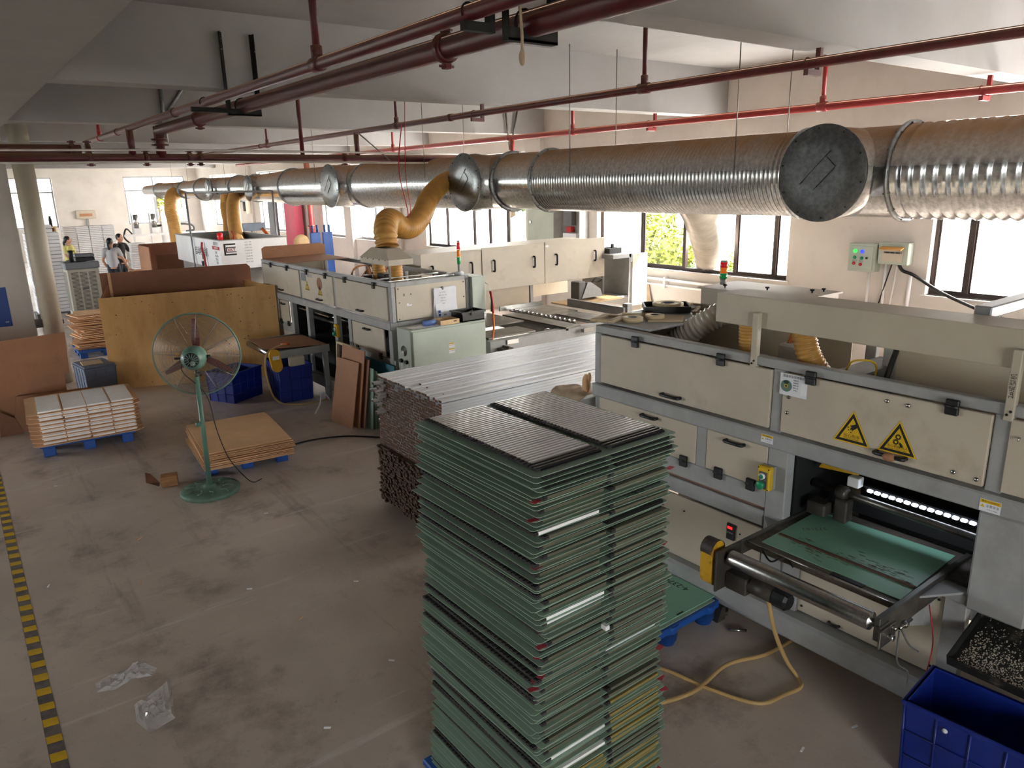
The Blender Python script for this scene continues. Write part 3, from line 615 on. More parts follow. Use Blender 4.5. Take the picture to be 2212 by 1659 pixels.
def warning(par, o, fr, w, kind, cn, en):
    h = w*.9; n = V3(fr['right']).cross(V3(fr['up'])); tri = [(-w/2, -h/3), (w/2, -h/3), (0, h*2/3)]
    s = plate(par, 'warning_sign', tri, o, fr, .0015, 'warn_yellow')
    k1, k2 = .88, .66
    def ed(k): return [(a*k, b*k) for a, b in tri]
    A, B_ = ed(k1), ed(k2); mb = MB(); P = [mappt(o, fr['right'], fr['up'], a, b, .0016) for a, b in A+B_]
    mb.add(P, [(0, 1, 4, 3), (1, 2, 5, 4), (2, 0, 3, 5)]); part(s, 'border', mb, 'ink')
    def pl(poly, name='pictogram'): 
        P = [mappt(o, fr['right'], fr['up'], a*w, b*w, .0017) for a, b in poly]; return part(s, name, MB().add(P, [tuple(range(len(P)))]), 'ink')
    def gear(cx, cy, r, nt=11):
        p = []
        for i in range(nt*4):
            a = 2*math.pi*i/(nt*4); rr = r if (i % 4) < 2 else r*.74; p.append((cx+rr*math.cos(a), cy+rr*math.sin(a)))
        inner = [(cx+r*.38*math.cos(2*math.pi*i/(nt*4)), cy+r*.38*math.sin(2*math.pi*i/(nt*4))) for i in range(nt*4)]
        P = [mappt(o, fr['right'], fr['up'], a*w, b*w, .0017) for a, b in p+inner]; N = nt*4
        part(s, 'gear_mark', MB().add(P, [(i, (i+1) % N, N+(i+1) % N, N+i) for i in range(N)]), 'ink')
    if kind == 'gear':
        gear(-.005, .16, .085); gear(-.05, .02, .085); pl([(.03, .02), (.06, .03), (.12, -.02), (.14, -.08), (.08, -.1), (.05, -.05)])
    else:
        pl([(.1, .26), (.03, .22), (-.03, .2), (-.07, .17), (-.02, .15), (-.08, .1), (-.04, .11), (-.06, .04), (-.01, .09), (0, .02), (.03, .08), (.09, .12), (.14, .18)])
        for a, b in ((-.11, .13), (-.1, .06), (-.03, .0)): pl([(a-.02, b-.012), (a+.018, b-.016), (a+.022, b+.01), (a-.016, b+.016)])
    text(s, 'lettering', cn, w*.115 if len(cn) < 6 else w*.09, 'ink', mappt(o, fr['right'], fr['up'], 0, -.105*w, .0018), fr['right'], fr['up'], ext=.0001)
    text(s, 'lettering', en, w*.045, 'ink', mappt(o, fr['right'], fr['up'], 0, -.17*w, .0018), fr['right'], fr['up'], ext=.0001)
    return s
def small_sticker(par, o, fr, w, h, torn=False):
    s = plate(par, 'safety_sticker', rect(w, h), o, fr, .001, 'paper')
    plate(s, 'warning_band', rect(w*.96, h*.28, 0, h*.33), o, fr, .0004, 'warn_yellow', .001)
    text(s, 'lettering', '警告/WARNING', h*.17, 'ink', mappt(o, fr['right'], fr['up'], 0, h*.33, .0016), fr['right'], fr['up'], ext=.0001)
    text(s, 'lettering', '注意安全', h*.24, 'ink', mappt(o, fr['right'], fr['up'], w*.12, -h*.02, .0012), fr['right'], fr['up'], ext=.0001)
    text(s, 'lettering', 'Caution, danger', h*.11, 'ink', mappt(o, fr['right'], fr['up'], w*.12, -h*.3, .0012), fr['right'], fr['up'], ext=.0001)
    plate(s, 'warning_mark', [(-w*.46, -h*.16), (-w*.24, -h*.16), (-w*.35, h*.1)], o, fr, .0003, 'warn_yellow', .001)
    return s
def push_box(par, x, y, z, w=.085, h=.15, d=.07):
    b = part(par, 'switch_box', B(x-d, x-d*.35, y-w/2, y+w/2, z-h/2, z+h/2, .008), 'warn_yellow', 'yellow push button box')
    part(b, 'back_box', B(x-d*.35, x, y-w/2+.003, y+w/2-.003, z-h/2+.003, z+h/2-.003), 'grey_steel')
    part(b, 'face_plate', B(x-d-.003, x-d, y-w*.3, y+w*.3, z-h*.42, z+h*.3), 'grey_dark')
    part(b, 'button', MB().lathe([(.019, 0), (.019, .014), (.015, .016)], (x-d-.003, y+.002, z+h*.12), (-1, 0, 0), 16), 'paper_white'); part(b, 'button', MB().lathe([(.014, 0), (.013, .004), (.001, .005)], (x-d-.019, y+.002, z+h*.12), (-1, 0, 0), 16), 'green_button')
    part(b, 'button', MB().lathe([(.016, 0), (.016, .01), (.026, .014), (.026, .028), (.02, .034), (.001, .035)], (x-d-.003, y+.002, z-h*.22), (-1, 0, 0), 18), 'green_button', 'large green button')
    for a in (-1, 1):
        for c in (-1, 1): part(b, 'screw', C((x-d-.002, y+a*w*.4, z+c*h*.43), (x-d, y+a*w*.4, z+c*h*.43), .004, 8), 'black_matte')
    return b

def upper_box(t, x0, x1, ys, zt, zm, end_panels=True):
    y0, y1 = ys[0], ys[-1]
    for x in (x0, x1-.06): part(t, 'top_rail', B(x, x+.06, y0, y1, zt-.055, zt, .005), 'grey_steel')
    for y in (y0, y1-.06): part(t, 'top_rail', B(x0+.06, x1-.06, y, y+.06, zt-.055, zt, .005), 'grey_steel')
    for i, y in enumerate(ys):
        yy = min(max(y, y0+.03), y1-.03)
        part(t, 'post', B(x0, x0+.05, yy-.035, yy+.035, zm-.005, zt-.055, .004), 'grey_steel'); part(t, 'post', B(x1-.05, x1, yy-.035, yy+.035, zm-.005, zt-.055, .004), 'grey_steel')
    for x in (x0-.035, x1-.06): part(t, 'mid_beam', B(x, x+.1, y0, y1, zm-.1, zm-.006, .008), 'grey_steel')
    for y in (y0, y1-.1): part(t, 'mid_beam', B(x0+.065, x1-.06, y, y+.1, zm-.1, zm-.006, .008), 'grey_steel')
    part(t, 'deck', B(x0+.065, x1-.06, y0+.1, y1-.1, zm-.06, zm-.03), 'grey_dark')
def front_door(t, x, ya, yb, z0, z1, hinges=(.2, .8), hy=.5, hz=None, hinge_z=None):
    d = part(t, 'door', B(x-.014, x+.012, ya, yb, z0, z1, .004), 'cream')
    for h in hinges: hinge(d, x-.012, ya+(yb-ya)*h, (z1+.006) if hinge_z is None else hinge_z)
    grip(d, (x-.014, ya+(yb-ya)*hy, hz if hz is not None else z0+.04), (0, 1, 0), (-1, 0, 0)); return d

# ------------------------------------------------------------------ machine at right (nearest)
M1 = thing('laminating_machine', 'large cream and grey coating machine with two warning triangles', 'machine', (4.25, 1.8, 0))
X0, X1 = 3.7, 4.78; YA, YB = -.35, 3.87
upper_box(M1, X0, X1, [YA, 1.2, 2.352, YB], 1.79, 1.365)
d = front_door(M1, X0, 2.39, 3.80, 1.375, 1.728, (.25, .755), .52)
d = front_door(M1, X0, 1.24, 2.312, 1.375, 1.728, (.16, .84), .4)
for y, z in ((2.274, 1.499), (1.719, 1.691), (1.615, 1.69), (1.37, 1.412), (1.267, 1.406)): screw(d, (X0-.014, y, z), (-1, 0, 0), .011)
warning(d, (X0-.0145, 1.884, 1.478), NX, .205, 'hand', '当心伤手', 'Danger of hand injury'); warning(d, (X0-.0145, 1.643, 1.485), NX, .2, 'gear', '当心机械伤人', 'Warning mechanical injury')
part(d, 'wrapped_rag', MB().ball((X0-.05, 1.663, 1.412), (.022, .035, .022), 12, 8), 'mdf', 'brown rag wrapped round the handle')
pq = plate(d, 'status_plaque', rect(.17, .125), (X0-.0145, 2.245, 1.664), NX, .003, 'paper', label='equipment status plaque with a dark green dial')
text(pq, 'lettering', '设备状态管理标识', .017, 'ink', (X0-.0182, 2.245, 1.713), **NX, ext=.0001)
plate(pq, 'dial', disc(.034, -.043, -.008), (X0-.0145, 2.245, 1.664), NX, .003, 'fan_base_green', .003); plate(pq, 'dial_ring', disc(.011, -.043, -.008), (X0-.0145, 2.245, 1.664), NX, .001, 'warn_yellow', .006); plate(pq, 'dial_hub', disc(.006, -.043, -.008), (X0-.0145, 2.245, 1.664), NX, .001, 'ink', .007)
plate(pq, 'dial_window', [(-.043, -.002), (-.066, .016), (-.05, .023), (-.036, .023), (-.025, .015)], (X0-.0145, 2.245, 1.664), NX, .0005, 'leaf_dark', .006)
for i, s_ in enumerate(('设备名称', '设备编号', '使用人员', '维护人员', '负责人')): text(pq, 'lettering', s_, .0085, 'ink', (X0-.0182, 2.23, 1.695-i*.0145), **NX, ext=.0001)
plate(pq, 'white_label', rect(.034, .066, .064, -.012), (X0-.0145, 2.245, 1.664), NX, .0005, 'paper_white', .003); screw(d, (X0-.014, 2.27, 1.592), (-1, 0, 0), .011, 'steel_worn')
d = front_door(M1, X0, YA+.07, 1.165, 1.375, 1.728, (.2, .8), .5)
part(d, 'hook', T([(X0-.014, 1.12, 1.65), (X0-.03, 1.12, 1.655), (X0-.034, 1.12, 1.64)], .004, 6), 'steel_bright')
small_sticker(M1, (X0-.0362, 1.187, 1.302), NX, .09, .06); small_sticker(M1, (X0-.0362, 2.375, 1.317), NX, .08, .05)
part(M1, 'end_panel', B(X0+.06, X1-.06, YB-.012, YB+.002, 1.37, 1.735), 'cream'); part(M1, 'end_panel', B(X0+.06, X1-.06, YA-.002, YA+.012, 1.37, 1.735), 'cream')
part(M1, 'back_panel', B(X1-.012, X1, 2.5, YB-.05, 1.37, 1.735), 'cream'); part(M1, 'back_panel', B(X1-.012, X1, YA+.05, 1.95, 1.37, 1.735), 'cream'); part(M1, 'inner_panel', B(4.3, 4.32, YA+.1, 1.98, 1.37, 1.94), 'cream'); part(M1, 'inner_post', B(4.28, 4.34, 1.98, 2.05, 1.365, 1.95), 'grey_steel')
# lower body
part(M1, 'lower_rail', B(X0, X0+.05, 2.386, YB-.061, .862, .985, .005), 'grey_steel')
part(M1, 'lower_rail', B(X0-.004, X0+.05, 2.386, YB-.061, .74, .842, .006), 'grey_steel')
part(M1, 'slot_plate', B(X0+.03, X0+.05, 2.4, YB-.07, .842, .862), 'mdf_dark')
for ya, yb, hy in ((2.915, 3.82, .44), (2.385, 2.83, .51)):
    dd = part(M1, 'lower_door', B(X0-.006, X0+.014, ya, yb, .99, 1.255, .004), 'cream'); grip(dd, (X0-.006, ya+(yb-ya)*hy, 1.225), (0, 1, 0), (-1, 0, 0), .13)
    for h in ((.1, .75) if yb > 3 else (.22, .76)): hinge(dd, X0-.002, ya+(yb-ya)*h, .992)
part(M1, 'lower_post', B(X0, X0+.05, 2.83, 2.915, .985, 1.262, .004), 'grey_steel'); part(M1, 'lower_post', B(X0, X0+.08, 2.255, 2.385, .1, 1.262, .006), 'grey_steel'); part(M1, 'lower_post', B(X0, X0+.08, YB-.06, YB, .1, 1.262, .006), 'grey_steel')
push_box(M1, X0-.002, 2.36, 1.08)
sk = part(M1, 'skirt_panel', B(X0+.012, X0+.03, 2.395, 3.82, .265, .715, .003), 'cream')
for y in (2.55, 3.0, 3.6): screw(sk, (X0+.012, y, .62), (-1, 0, 0), .005, 'black_matte')
ds = part(sk, 'display', B(X0-.002, X0+.012, 2.585, 2.645, .56, .67, .003), 'black_plastic'); part(ds, 'digits', B(X0-.0035, X0-.002, 2.6, 2.636, .635, .652), 'led_red')
for i in range(3): part(ds, 'keys', B(X0-.0035, X0-.002, 2.595+i*.016, 2.606+i*.016, .605, .615), 'ink_grey')
# right column and panels
part(M1, 'column', B(X0-.02, X0+.25, .98, 1.235, .74, 1.262, .01), 'grey_steel'); part(M1, 'column', B(X0, X0+.2, YA, YA+.1, .1, 1.262, .01), 'grey_steel')
part(M1, 'side_panel', B(X0+.01, X0+.03, YA+.1, .97, .95, 1.24), 'cream')
pr_ = part(M1, 'lower_panel', B(X0+.04, X0+.055, 1.34, 2.14, .27, .74, .003), 'cream'); grip(pr_, (X0+.04, 1.9, .29), (0, 1, 0), (-1, 0, 0), .06, .008, .02)
for y, z in ((2.11, .7), (1.37, .7), (2.11, .31), (1.37, .31)): screw(pr_, (X0+.04, y, z), (-1, 0, 0), .007, 'black_matte')
part(M1, 'cross_rail', B(X0, X0+.08, 1.235, 2.255, .745, .8, .005), 'grey_steel'); part(M1, 'panel_post', B(X0+.02, X0+.08, 2.14, 2.255, .26, .745, .004), 'grey_steel'); part(M1, 'panel_post', B(X0+.02, X0+.08, 1.235, 1.34, .26, .745, .004), 'grey_steel')
part(M1, 'base_rail', B(X0-.06, X0+.1, YA, YB, .105, .262, .018), 'grey_steel'); part(M1, 'base_rail', B(X1-.1, X1+.02, YA, YB, .105, .262, .018), 'grey_steel')
part(M1, 'base_cross', B(X0+.1, X1-.1, 2.62, 2.72, .12, .25), 'grey_steel'); part(M1, 'base_cross', B(X0+.1, X1-.1, 0, .1, .12, .25), 'grey_steel')
for y in (2.66, YA+.12, YB-.15):
    for x in (X0+.02, X1-.05):
        f = part(M1, 'foot', MB().cyl((x, y, 0), (x, y, .03), .045, 16).cyl((x, y, .03), (x, y, .105), .014, 10), 'steel_worn')
part(M1, 'foot_gusset', MB().prism([(X0-.1, 2.6, 0), (X0-.02, 2.6, 0), (X0-.02, 2.6, .1), (X0-.06, 2.6, .1)], (0, .09, 0)), 'steel_worn')
part(M1, 'rear_skirt', B(X1-.03, X1-.01, YA+.05, YB-.05, .27, 1.26), 'cream'); part(M1, 'end_skirt', B(X0+.08, X1-.03, YB-.03, YB-.01, .27, 1.255), 'cream')
# opening: shaft, blocks, LED strip, dark back
part(M1, 'chamber', B(4.62, 4.64, 1.2, 2.26, .28, 1.26).box(3.8, 4.62, 2.256, 2.27, .83, 1.26).box(3.98, 4.62, 1.2, 1.22, .83, 1.26), 'black_matte')
part(M1, 'shaft', C((3.98, 1.24, .98), (3.98, 2.24, 1.0), .022, 14), 'steel_worn'); part(M1, 'shaft_bearing', MB().lathe([(.03, 0), (.045, .01), (.045, .06), (.03, .07)], (3.96, 2.08, 1.0), (0, -1, 0), 16), 'motor_grey')
part(M1, 'bearing_block', B(3.84, 3.95, 2.08, 2.2, .86, .94, .01), 'motor_grey'); part(M1, 'bearing_block', B(3.9, 3.98, 1.98, 2.06, .84, .98, .008), 'motor_grey'); part(M1, 'drive_guard', MB().prism([(3.95, 2.2, 1.12), (3.95, 2.14, 1.22), (3.95, 1.98, 1.2), (3.95, 1.96, 1.14)], (.05, 0, 0)), 'guard_yellow')
ls = part(M1, 'led_strip', B(4.02, 4.05, 1.25, 1.95, 1.05, 1.062).box(4.04, 4.05, 1.25, 1.95, 1.02, 1.05), 'black_matte')
for i in range(16): part(ls, 'led', B(4.012, 4.034, 1.27+i*.042, 1.30+i*.042, 1.03, 1.046, .004), 'led_white')
part(M1, 'lamp_bracket', B(3.99, 4.05, 1.97, 2.04, 1.04, 1.1, .004), 'paper_white'); part(M1, 'gate_bar', B(4.08, 4.12, 1.26, 2.2, .85, .955, .006), 'black_matte'); part(M1, 'gate_edge', B(4.075, 4.08, 1.28, 1.86, .955, .962), 'steel_bright')
# feed table with roller
part(M1, 'feed_table', B(3.33, 4.1, 1.4, 2.24, .785, .818), 'conveyor_belt'); part(M1, 'feed_side', B(3.12, 4.1, 2.24, 2.262, .75, .832, .003), 'steel_worn'); part(M1, 'feed_side', B(3.12, 4.1, 1.372, 1.4, .715, .835, .003), 'steel_worn')
part(M1, 'feed_wing', B(3.72, 4.05, 2.262, 2.36, .8, .815), 'steel_worn'); part(M1, 'feed_wing', B(3.78, 4.1, 1.236, 1.372, .8, .815), 'conveyor_belt')
part(M1, 'gusset', MB().prism([(3.7, 1.25, .8), (3.7, 1.37, .8), (3.5, 1.37, .8)], (0, 0, .012)), 'grey_steel'); part(M1, 'gusset', MB().prism([(3.7, 2.26, .8), (3.7, 2.38, .8), (3.56, 2.26, .8)], (0, 0, .012)), 'grey_steel')
part(M1, 'gusset', MB().prism([(3.3, 1.385, .72), (3.7, 1.385, .72), (3.7, 1.385, .56)], (0, .008, 0)), 'grey_steel')
part(M1, 'guide_rod', C((3.325, 1.4, .822), (3.325, 2.24, .822), .006, 10), 'steel_bright')
part(M1, 'roller', MB().lathe([(.02, -.03), (.02, 0), (.044, .004), (.046, .012), (.046, .782), (.044, .79), (.02, .794), (.02, .82)], (3.15, 2.215, .79), (0, -1, 0), 28), 'steel_bright')
rb = part(M1, 'roller_bracket', B(3.09, 3.24, 1.35, 1.362, .70, .79, .003).box(3.11, 3.2, 1.362, 1.39, .75, .80, .003), 'steel_worn'); part(rb, 'tension_bolt', C((3.22, 1.33, .77), (3.34, 1.33, .77), .008, 8).cyl((3.26, 1.33, .77), (3.29, 1.33, .77), .017, 6), 'steel_bright')
part(rb, 'bolt', C((3.17, 1.352, .74), (3.17, 1.325, .74), .016, 6).cyl((3.2, 1.352, .775), (3.2, 1.33, .775), .012, 6), 'steel_bright')
part(M1, 'roller_bracket', B(3.06, 3.28, 2.236, 2.25, .6, .84, .003), 'motor_grey')
gd = part(M1, 'belt_guard', MB().prism([(3.12+.055*math.cos(a), 2.275, .82+.055*math.sin(a)) for a in [i*math.pi/10 for i in range(11)]]+[(3.12+.055*math.cos(a), 2.275, .66+.055*math.sin(a)) for a in [math.pi+i*math.pi/10 for i in range(11)]], (0, .075, 0)), 'guard_yellow', 'scratched yellow belt guard')
part(gd, 'guard_band', MB().add([(3.12+.058*math.cos(a), y, .82+.058*math.sin(a)) for y in (2.272, 2.353) for a in [-.6+i*(math.pi+1.0)/12 for i in range(13)]], [(i, i+1, i+14, i+13) for i in range(12)], True), 'guard_dark')
mt_ = part(M1, 'motor', B(3.14, 3.24, 2.1, 2.236, .6, .7, .008).cyl((3.19, 2.1, .66), (3.19, 1.93, .66), .045, 20), 'motor_grey'); part(mt_, 'fan_cover', MB().lathe([(.05, 0), (.052, .07), (.04, .085), (.001, .086)], (3.19, 1.95, .66), (0, -1, 0), 10, smooth=False), 'black_plastic')
part(M1, 'loose_wire', T(crom([(3.36, 2.16, .8), (3.3, 2.12, .83), (3.28, 2.05, .79), (3.33, 2.0, .82), (3.3, 1.93, .8)], 6), .005, 6), 'cable_black')
part(M1, 'loose_wire', T(crom([(3.25, 1.34, .74), (3.22, 1.32, .6), (3.3, 1.3, .52), (3.24, 1.27, .49)], 6), .004, 6).tube(crom([(3.27, 1.34, .74), (3.3, 1.31, .66), (3.34, 1.28, .62)], 5), .004, 6), 'grey_dark'); part(M1, 'loose_wire', T(crom([(3.6, 1.36, .73), (3.62, 1.33, .55), (3.62, 1.33, .42), (3.6, 1.34, .3), (3.58, 1.36, .2)], 6), .003, 6), 'ink_red')
# overhead dust beam on arms
db = part(M1, 'overhead_beam', B(3.722, 3.985, YA, 2.83, 1.95, 2.13, .004), 'cream')
for y in (2.52, 1.18, YA+.2):
    a = part(M1, 'support_arm', B(3.684, 3.722, y-.02, y+.02, 1.715, 2.045, .004), 'cream'); screw(a, (3.684, y+.006, 1.745), (-1, 0, 0), .006, 'black_matte'); screw(a, (3.684, y-.008, 1.762), (-1, 0, 0), .006, 'black_matte')
a_ = [o for o in M1.children if o.name.startswith('support_arm')][1]
text(a_, 'lettering', '2#成型机', .028, 'ink', (3.6835, 1.18, 1.88), (0, 0, 1), (0, 1, 0), ext=.0001)
part(M1, 'cross_ledge', B(4.0, 4.75, 1.42, 1.5, 2.11, 2.17, .006), 'window_alu'); part(M1, 'ledge_post', B(4.7, 4.75, 1.42, 1.5, 1.79, 2.11), 'window_alu')
# rear hood box with lid
rh = part(M1, 'rear_hood', B(4.62, 5.08, 2.8, 3.66, 1.5, 1.985), 'cream'); part(rh, 'lid', B(4.6, 5.1, 2.78, 3.68, 1.985, 1.997), 'cream')
for x, y in ((4.7, 3.5), (4.8, 3.2), (4.9, 2.9), (5.0, 2.87)): part(rh, 'knob', MB().lathe([(.006, 0), (.006, .012), (.016, .014), (.016, .024), (.004, .026)], (x, y, 1.997), n=10), 'black_plastic')
for x in (4.66, 5.04):
    for y in (2.84, 3.62): part(M1, 'hood_leg', B(x-.02, x+.02, y-.02, y+.02, 0, 1.5), 'grey_steel')
# inside of the top
part(M1, 'dust_hose', flex([(4.15, 3.62, 1.45), (4.16, 3.56, 1.6), (4.19, 3.46, 1.7), (4.21, 3.36, 1.77), (4.28, 3.25, 1.86), (4.45, 3.2, 1.9), (4.62, 3.2, 1.88)], .075, .032, .014, 22), 'hose_clear', 'clear ribbed dust hose')
part(M1, 'dust_hose', flex([(3.93, 2.74, 1.95), (3.95, 2.74, 1.75), (4.0, 2.7, 1.5), (4.0, 2.7, 1.36)], .05, .02, .007, 18), 'hose_yellow'); part(M1, 'dust_hose', flex([(3.86, 2.32, 1.95), (3.88, 2.28, 1.8), (3.95, 2.2, 1.62), (4.0, 2.15, 1.36)], .062, .024, .008, 18), 'hose_yellow')
for i in range(7):
    z = 1.77-.022*i; y = 2.56-.055*i; part(M1, 'cable_chain', B(3.8, 3.86, y-.026, y+.026, z-.045, z, .004), 'black_plastic')
part(M1, 'drive_motor', B(4.05, 4.2, 2.42, 2.6, 1.4, 1.8, .012), 'grey_steel'); part(M1, 'spindle', C((4.12, 2.36, 1.72), (3.98, 2.3, 1.6), .03, 12), 'black_plastic'); part(M1, 'carriage', B(3.85, 4.5, 2.0, 2.18, 1.36, 1.72, .01), 'grey_dark'); part(M1, 'gantry', B(4.0, 4.1, 2.5, 3.6, 1.4, 1.46), 'grey_dark')
for i, (mt, dx) in enumerate((('cable_copper', 0), ('cable_orange', .02), ('cable_copper', .05), ('cable_black', .07))): part(M1, 'cable', T(crom([(4.1+dx, 2.56, 1.8), (4.05+dx, 2.5, 1.88), (4.0+dx, 2.42, 1.86), (3.98+dx, 2.36, 1.72)], 6), .008, 6), mt)
part(M1, 'cable', T(crom([(4.26, 1.95, 1.92), (4.15, 1.93, 1.8), (4.1, 1.95, 1.66), (4.2, 2.1, 1.6), (4.3, 2.25, 1.6)], 6), .016, 8), 'cable_black'); part(M1, 'pneumatic_tube', T(crom([(4.0, 2.12, 1.72), (3.95, 2.05, 1.8), (4.05, 1.98, 1.78), (4.1, 2.0, 1.65)], 6), .006, 6), 'warn_yellow')
# shelf with rolls
part(M1, 'end_shelf', B(3.79, 4.9, 3.42, 4.02, 1.79, 1.806, .003), 'grey_steel')
def frame_(label, cx, cy, z, w, h, th, rz, mat='frame_wood', bw=.05, tilt=0):
    M = Matrix.Translation((cx, cy, z)) @ Matrix.Rotation(rz, 4, 'Z') @ Matrix.Rotation(tilt, 4, 'X')
    t = thing('picture_frame', label, 'frame', (cx, cy, z)); 
    for s_ in (-1, 1):
        part(t, 'frame_bar', B(-w/2, w/2, s_*h/2-(bw if s_ > 0 else 0), s_*h/2+(bw if s_ < 0 else 0), 0, th, .004).xf(M), mat); part(t, 'frame_bar', B(s_*w/2-(bw if s_ > 0 else 0), s_*w/2+(bw if s_ < 0 else 0), -h/2+bw, h/2-bw, 0, th, .004).xf(M), mat)
    return t
frame_('small empty wooden frame overhanging the front machine corner', 3.85, 3.88, 1.808, .26, .19, .022, .35)
def roll(label, cx, cy, z, r, h, tail=None):
    t = thing('tape_roll', label, 'roll', (cx, cy, z)); part(t, 'winding', MB().lathe([(r*.45, 0), (r, 0), (r, h), (r*.45, h), (r*.45, 0)], (cx, cy, z), n=32), 'tape_roll'); part(t, 'core', MB().lathe([(r*.36, 0), (r*.45, 0), (r*.45, h+.001), (r*.36, h+.001), (r*.36, 0)], (cx, cy, z), n=24), 'ink_grey')
    if tail:
        P = crom(tail, 6); part(t, 'loose_end', MB().add([(p.x, p.y, z+h*k) for k in (0, 1) for p in P], [(i, i+1, len(P)+i+1, len(P)+i) for i in range(len(P)-1)], True), 'tape_roll')
roll('edge band roll half hidden beside the small wooden frame', 3.93, 3.72, 1.808, .075, .03); roll('edge band roll with its loose end trailing leftward', 4.1, 3.66, 1.808, .07, .035, [(4.17, 3.68, 0), (4.12, 3.75, 0), (4.03, 3.82, 0), (4.0, 3.9, 0)])
solo('mitred_board', MB().prism([(3.98, 3.62, 1.808), (4.16, 3.45, 1.808), (4.34, 3.58, 1.808), (4.22, 3.7, 1.808)], (0, 0, .012)), 'frame_wood', 'pale mitred board piece in front of the rolls', 'board')
t = thing('black_tray', 'shallow black tray carrying a large band roll', 'tray', (4.45, 3.86, 1.808)); M = Matrix.Translation((4.45, 3.86, 1.808)) @ Matrix.Rotation(-.75, 4, 'Z')
part(t, 'bottom', B(-.17, .17, -.14, .14, 0, .008).xf(M), 'black_plastic')
for s_ in (-1, 1): part(t, 'side', B(-.17, .17, s_*.14-.006, s_*.14+.006, .008, .05).xf(M), 'black_plastic'); part(t, 'side', B(s_*.17-.006, s_*.17+.006, -.134, .134, .008, .05).xf(M), 'black_plastic')
roll('large edge band roll lying in the black tray', 4.46, 3.85, 1.83, .12, .04)
frame_('wooden frame with panel leaning behind the black tray', 4.66, 3.62, 1.808, .26, .2, .016, .5, bw=.03); frame_('wooden frame half covered by another behind the black tray', 4.72, 3.8, 1.808, .24, .18, .016, .2, bw=.03)
light_tower('signal_tower', 'red and orange signal tower behind the right machine', 4.74, 3.55, 1.998, .19, .028, base=False)
# green sheet on the feed table
sh = thing('green_sheet', 'green sheet with brown stains lying on the feed table', 'sheet', (3.7, 1.81, .82)); part(sh, 'sheet', MB().prism([(3.385, 2.18, .8195), (3.99, 2.2, .8195), (4.03, 1.43, .8195), (3.38, 1.405, .8195)], (0, 0, .004)), 'green_board')
random.seed(5)
mbs = MB()
for i in range(150):
    cy = random.uniform(1.45, 2.1); cx = random.gauss(3.56+.04*math.sin(cy*9), .035); r_ = random.uniform(.004, .016); mbs.add([(cx+r_*.5*math.cos(a)*random.uniform(.4, 1.3), cy+r_*1.8*math.sin(a)*random.uniform(.4, 1.3), .8236+i*.000003) for a in [k*math.pi/5 for k in range(10)]], [tuple(range(10))])
part(sh, 'stain_spots', mbs, 'rust_stain', kind='stuff')
text(sh, 'lettering', '373182', .05, 'ink_grey', (3.75, 2.08, .824), (-.8, .6, 0), (-.6, -.8, 0), ext=.0001)
solo('metal_strip', B(3.525, 3.545, 1.41, 2.17, .8237, .832, .002).xf(Matrix.Translation((0, 0, 0))), 'brown_profile', 'dark brown strip lying across the stained green sheet', 'strip'); solo('black_ruler', B(3.345, 3.38, 1.58, 1.75, .8185, .8235), 'black_plastic', 'short black bar at the front edge of the feed table', 'bar')
# floor air hose
solo('air_hose', T(crom([(3.2, 2.0, .62), (3.28, 1.99, .38), (3.42, 1.99, .14), (3.5, 1.97, .02), (3.44, 1.9, .012), (3.3, 1.92, .012), (3.13, 1.97, .012), (3.02, 2.22, .012), (2.94, 2.53, .012), (2.75, 2.6, .012)], 8), .0115, 8), 'hose_beige', 'beige air hose hanging from the roller motor onto the floor', 'hose')
solo('air_hose', T(crom([(2.45, 2.4, .012), (2.7, 2.31, .012), (2.95, 2.25, .014), (3.26, 2.27, .03), (3.54, 2.2, .012), (3.85, 2.18, .012)], 8), .012, 8), 'hose_beige', 'beige hose crossing the floor from under the base rail', 'hose')
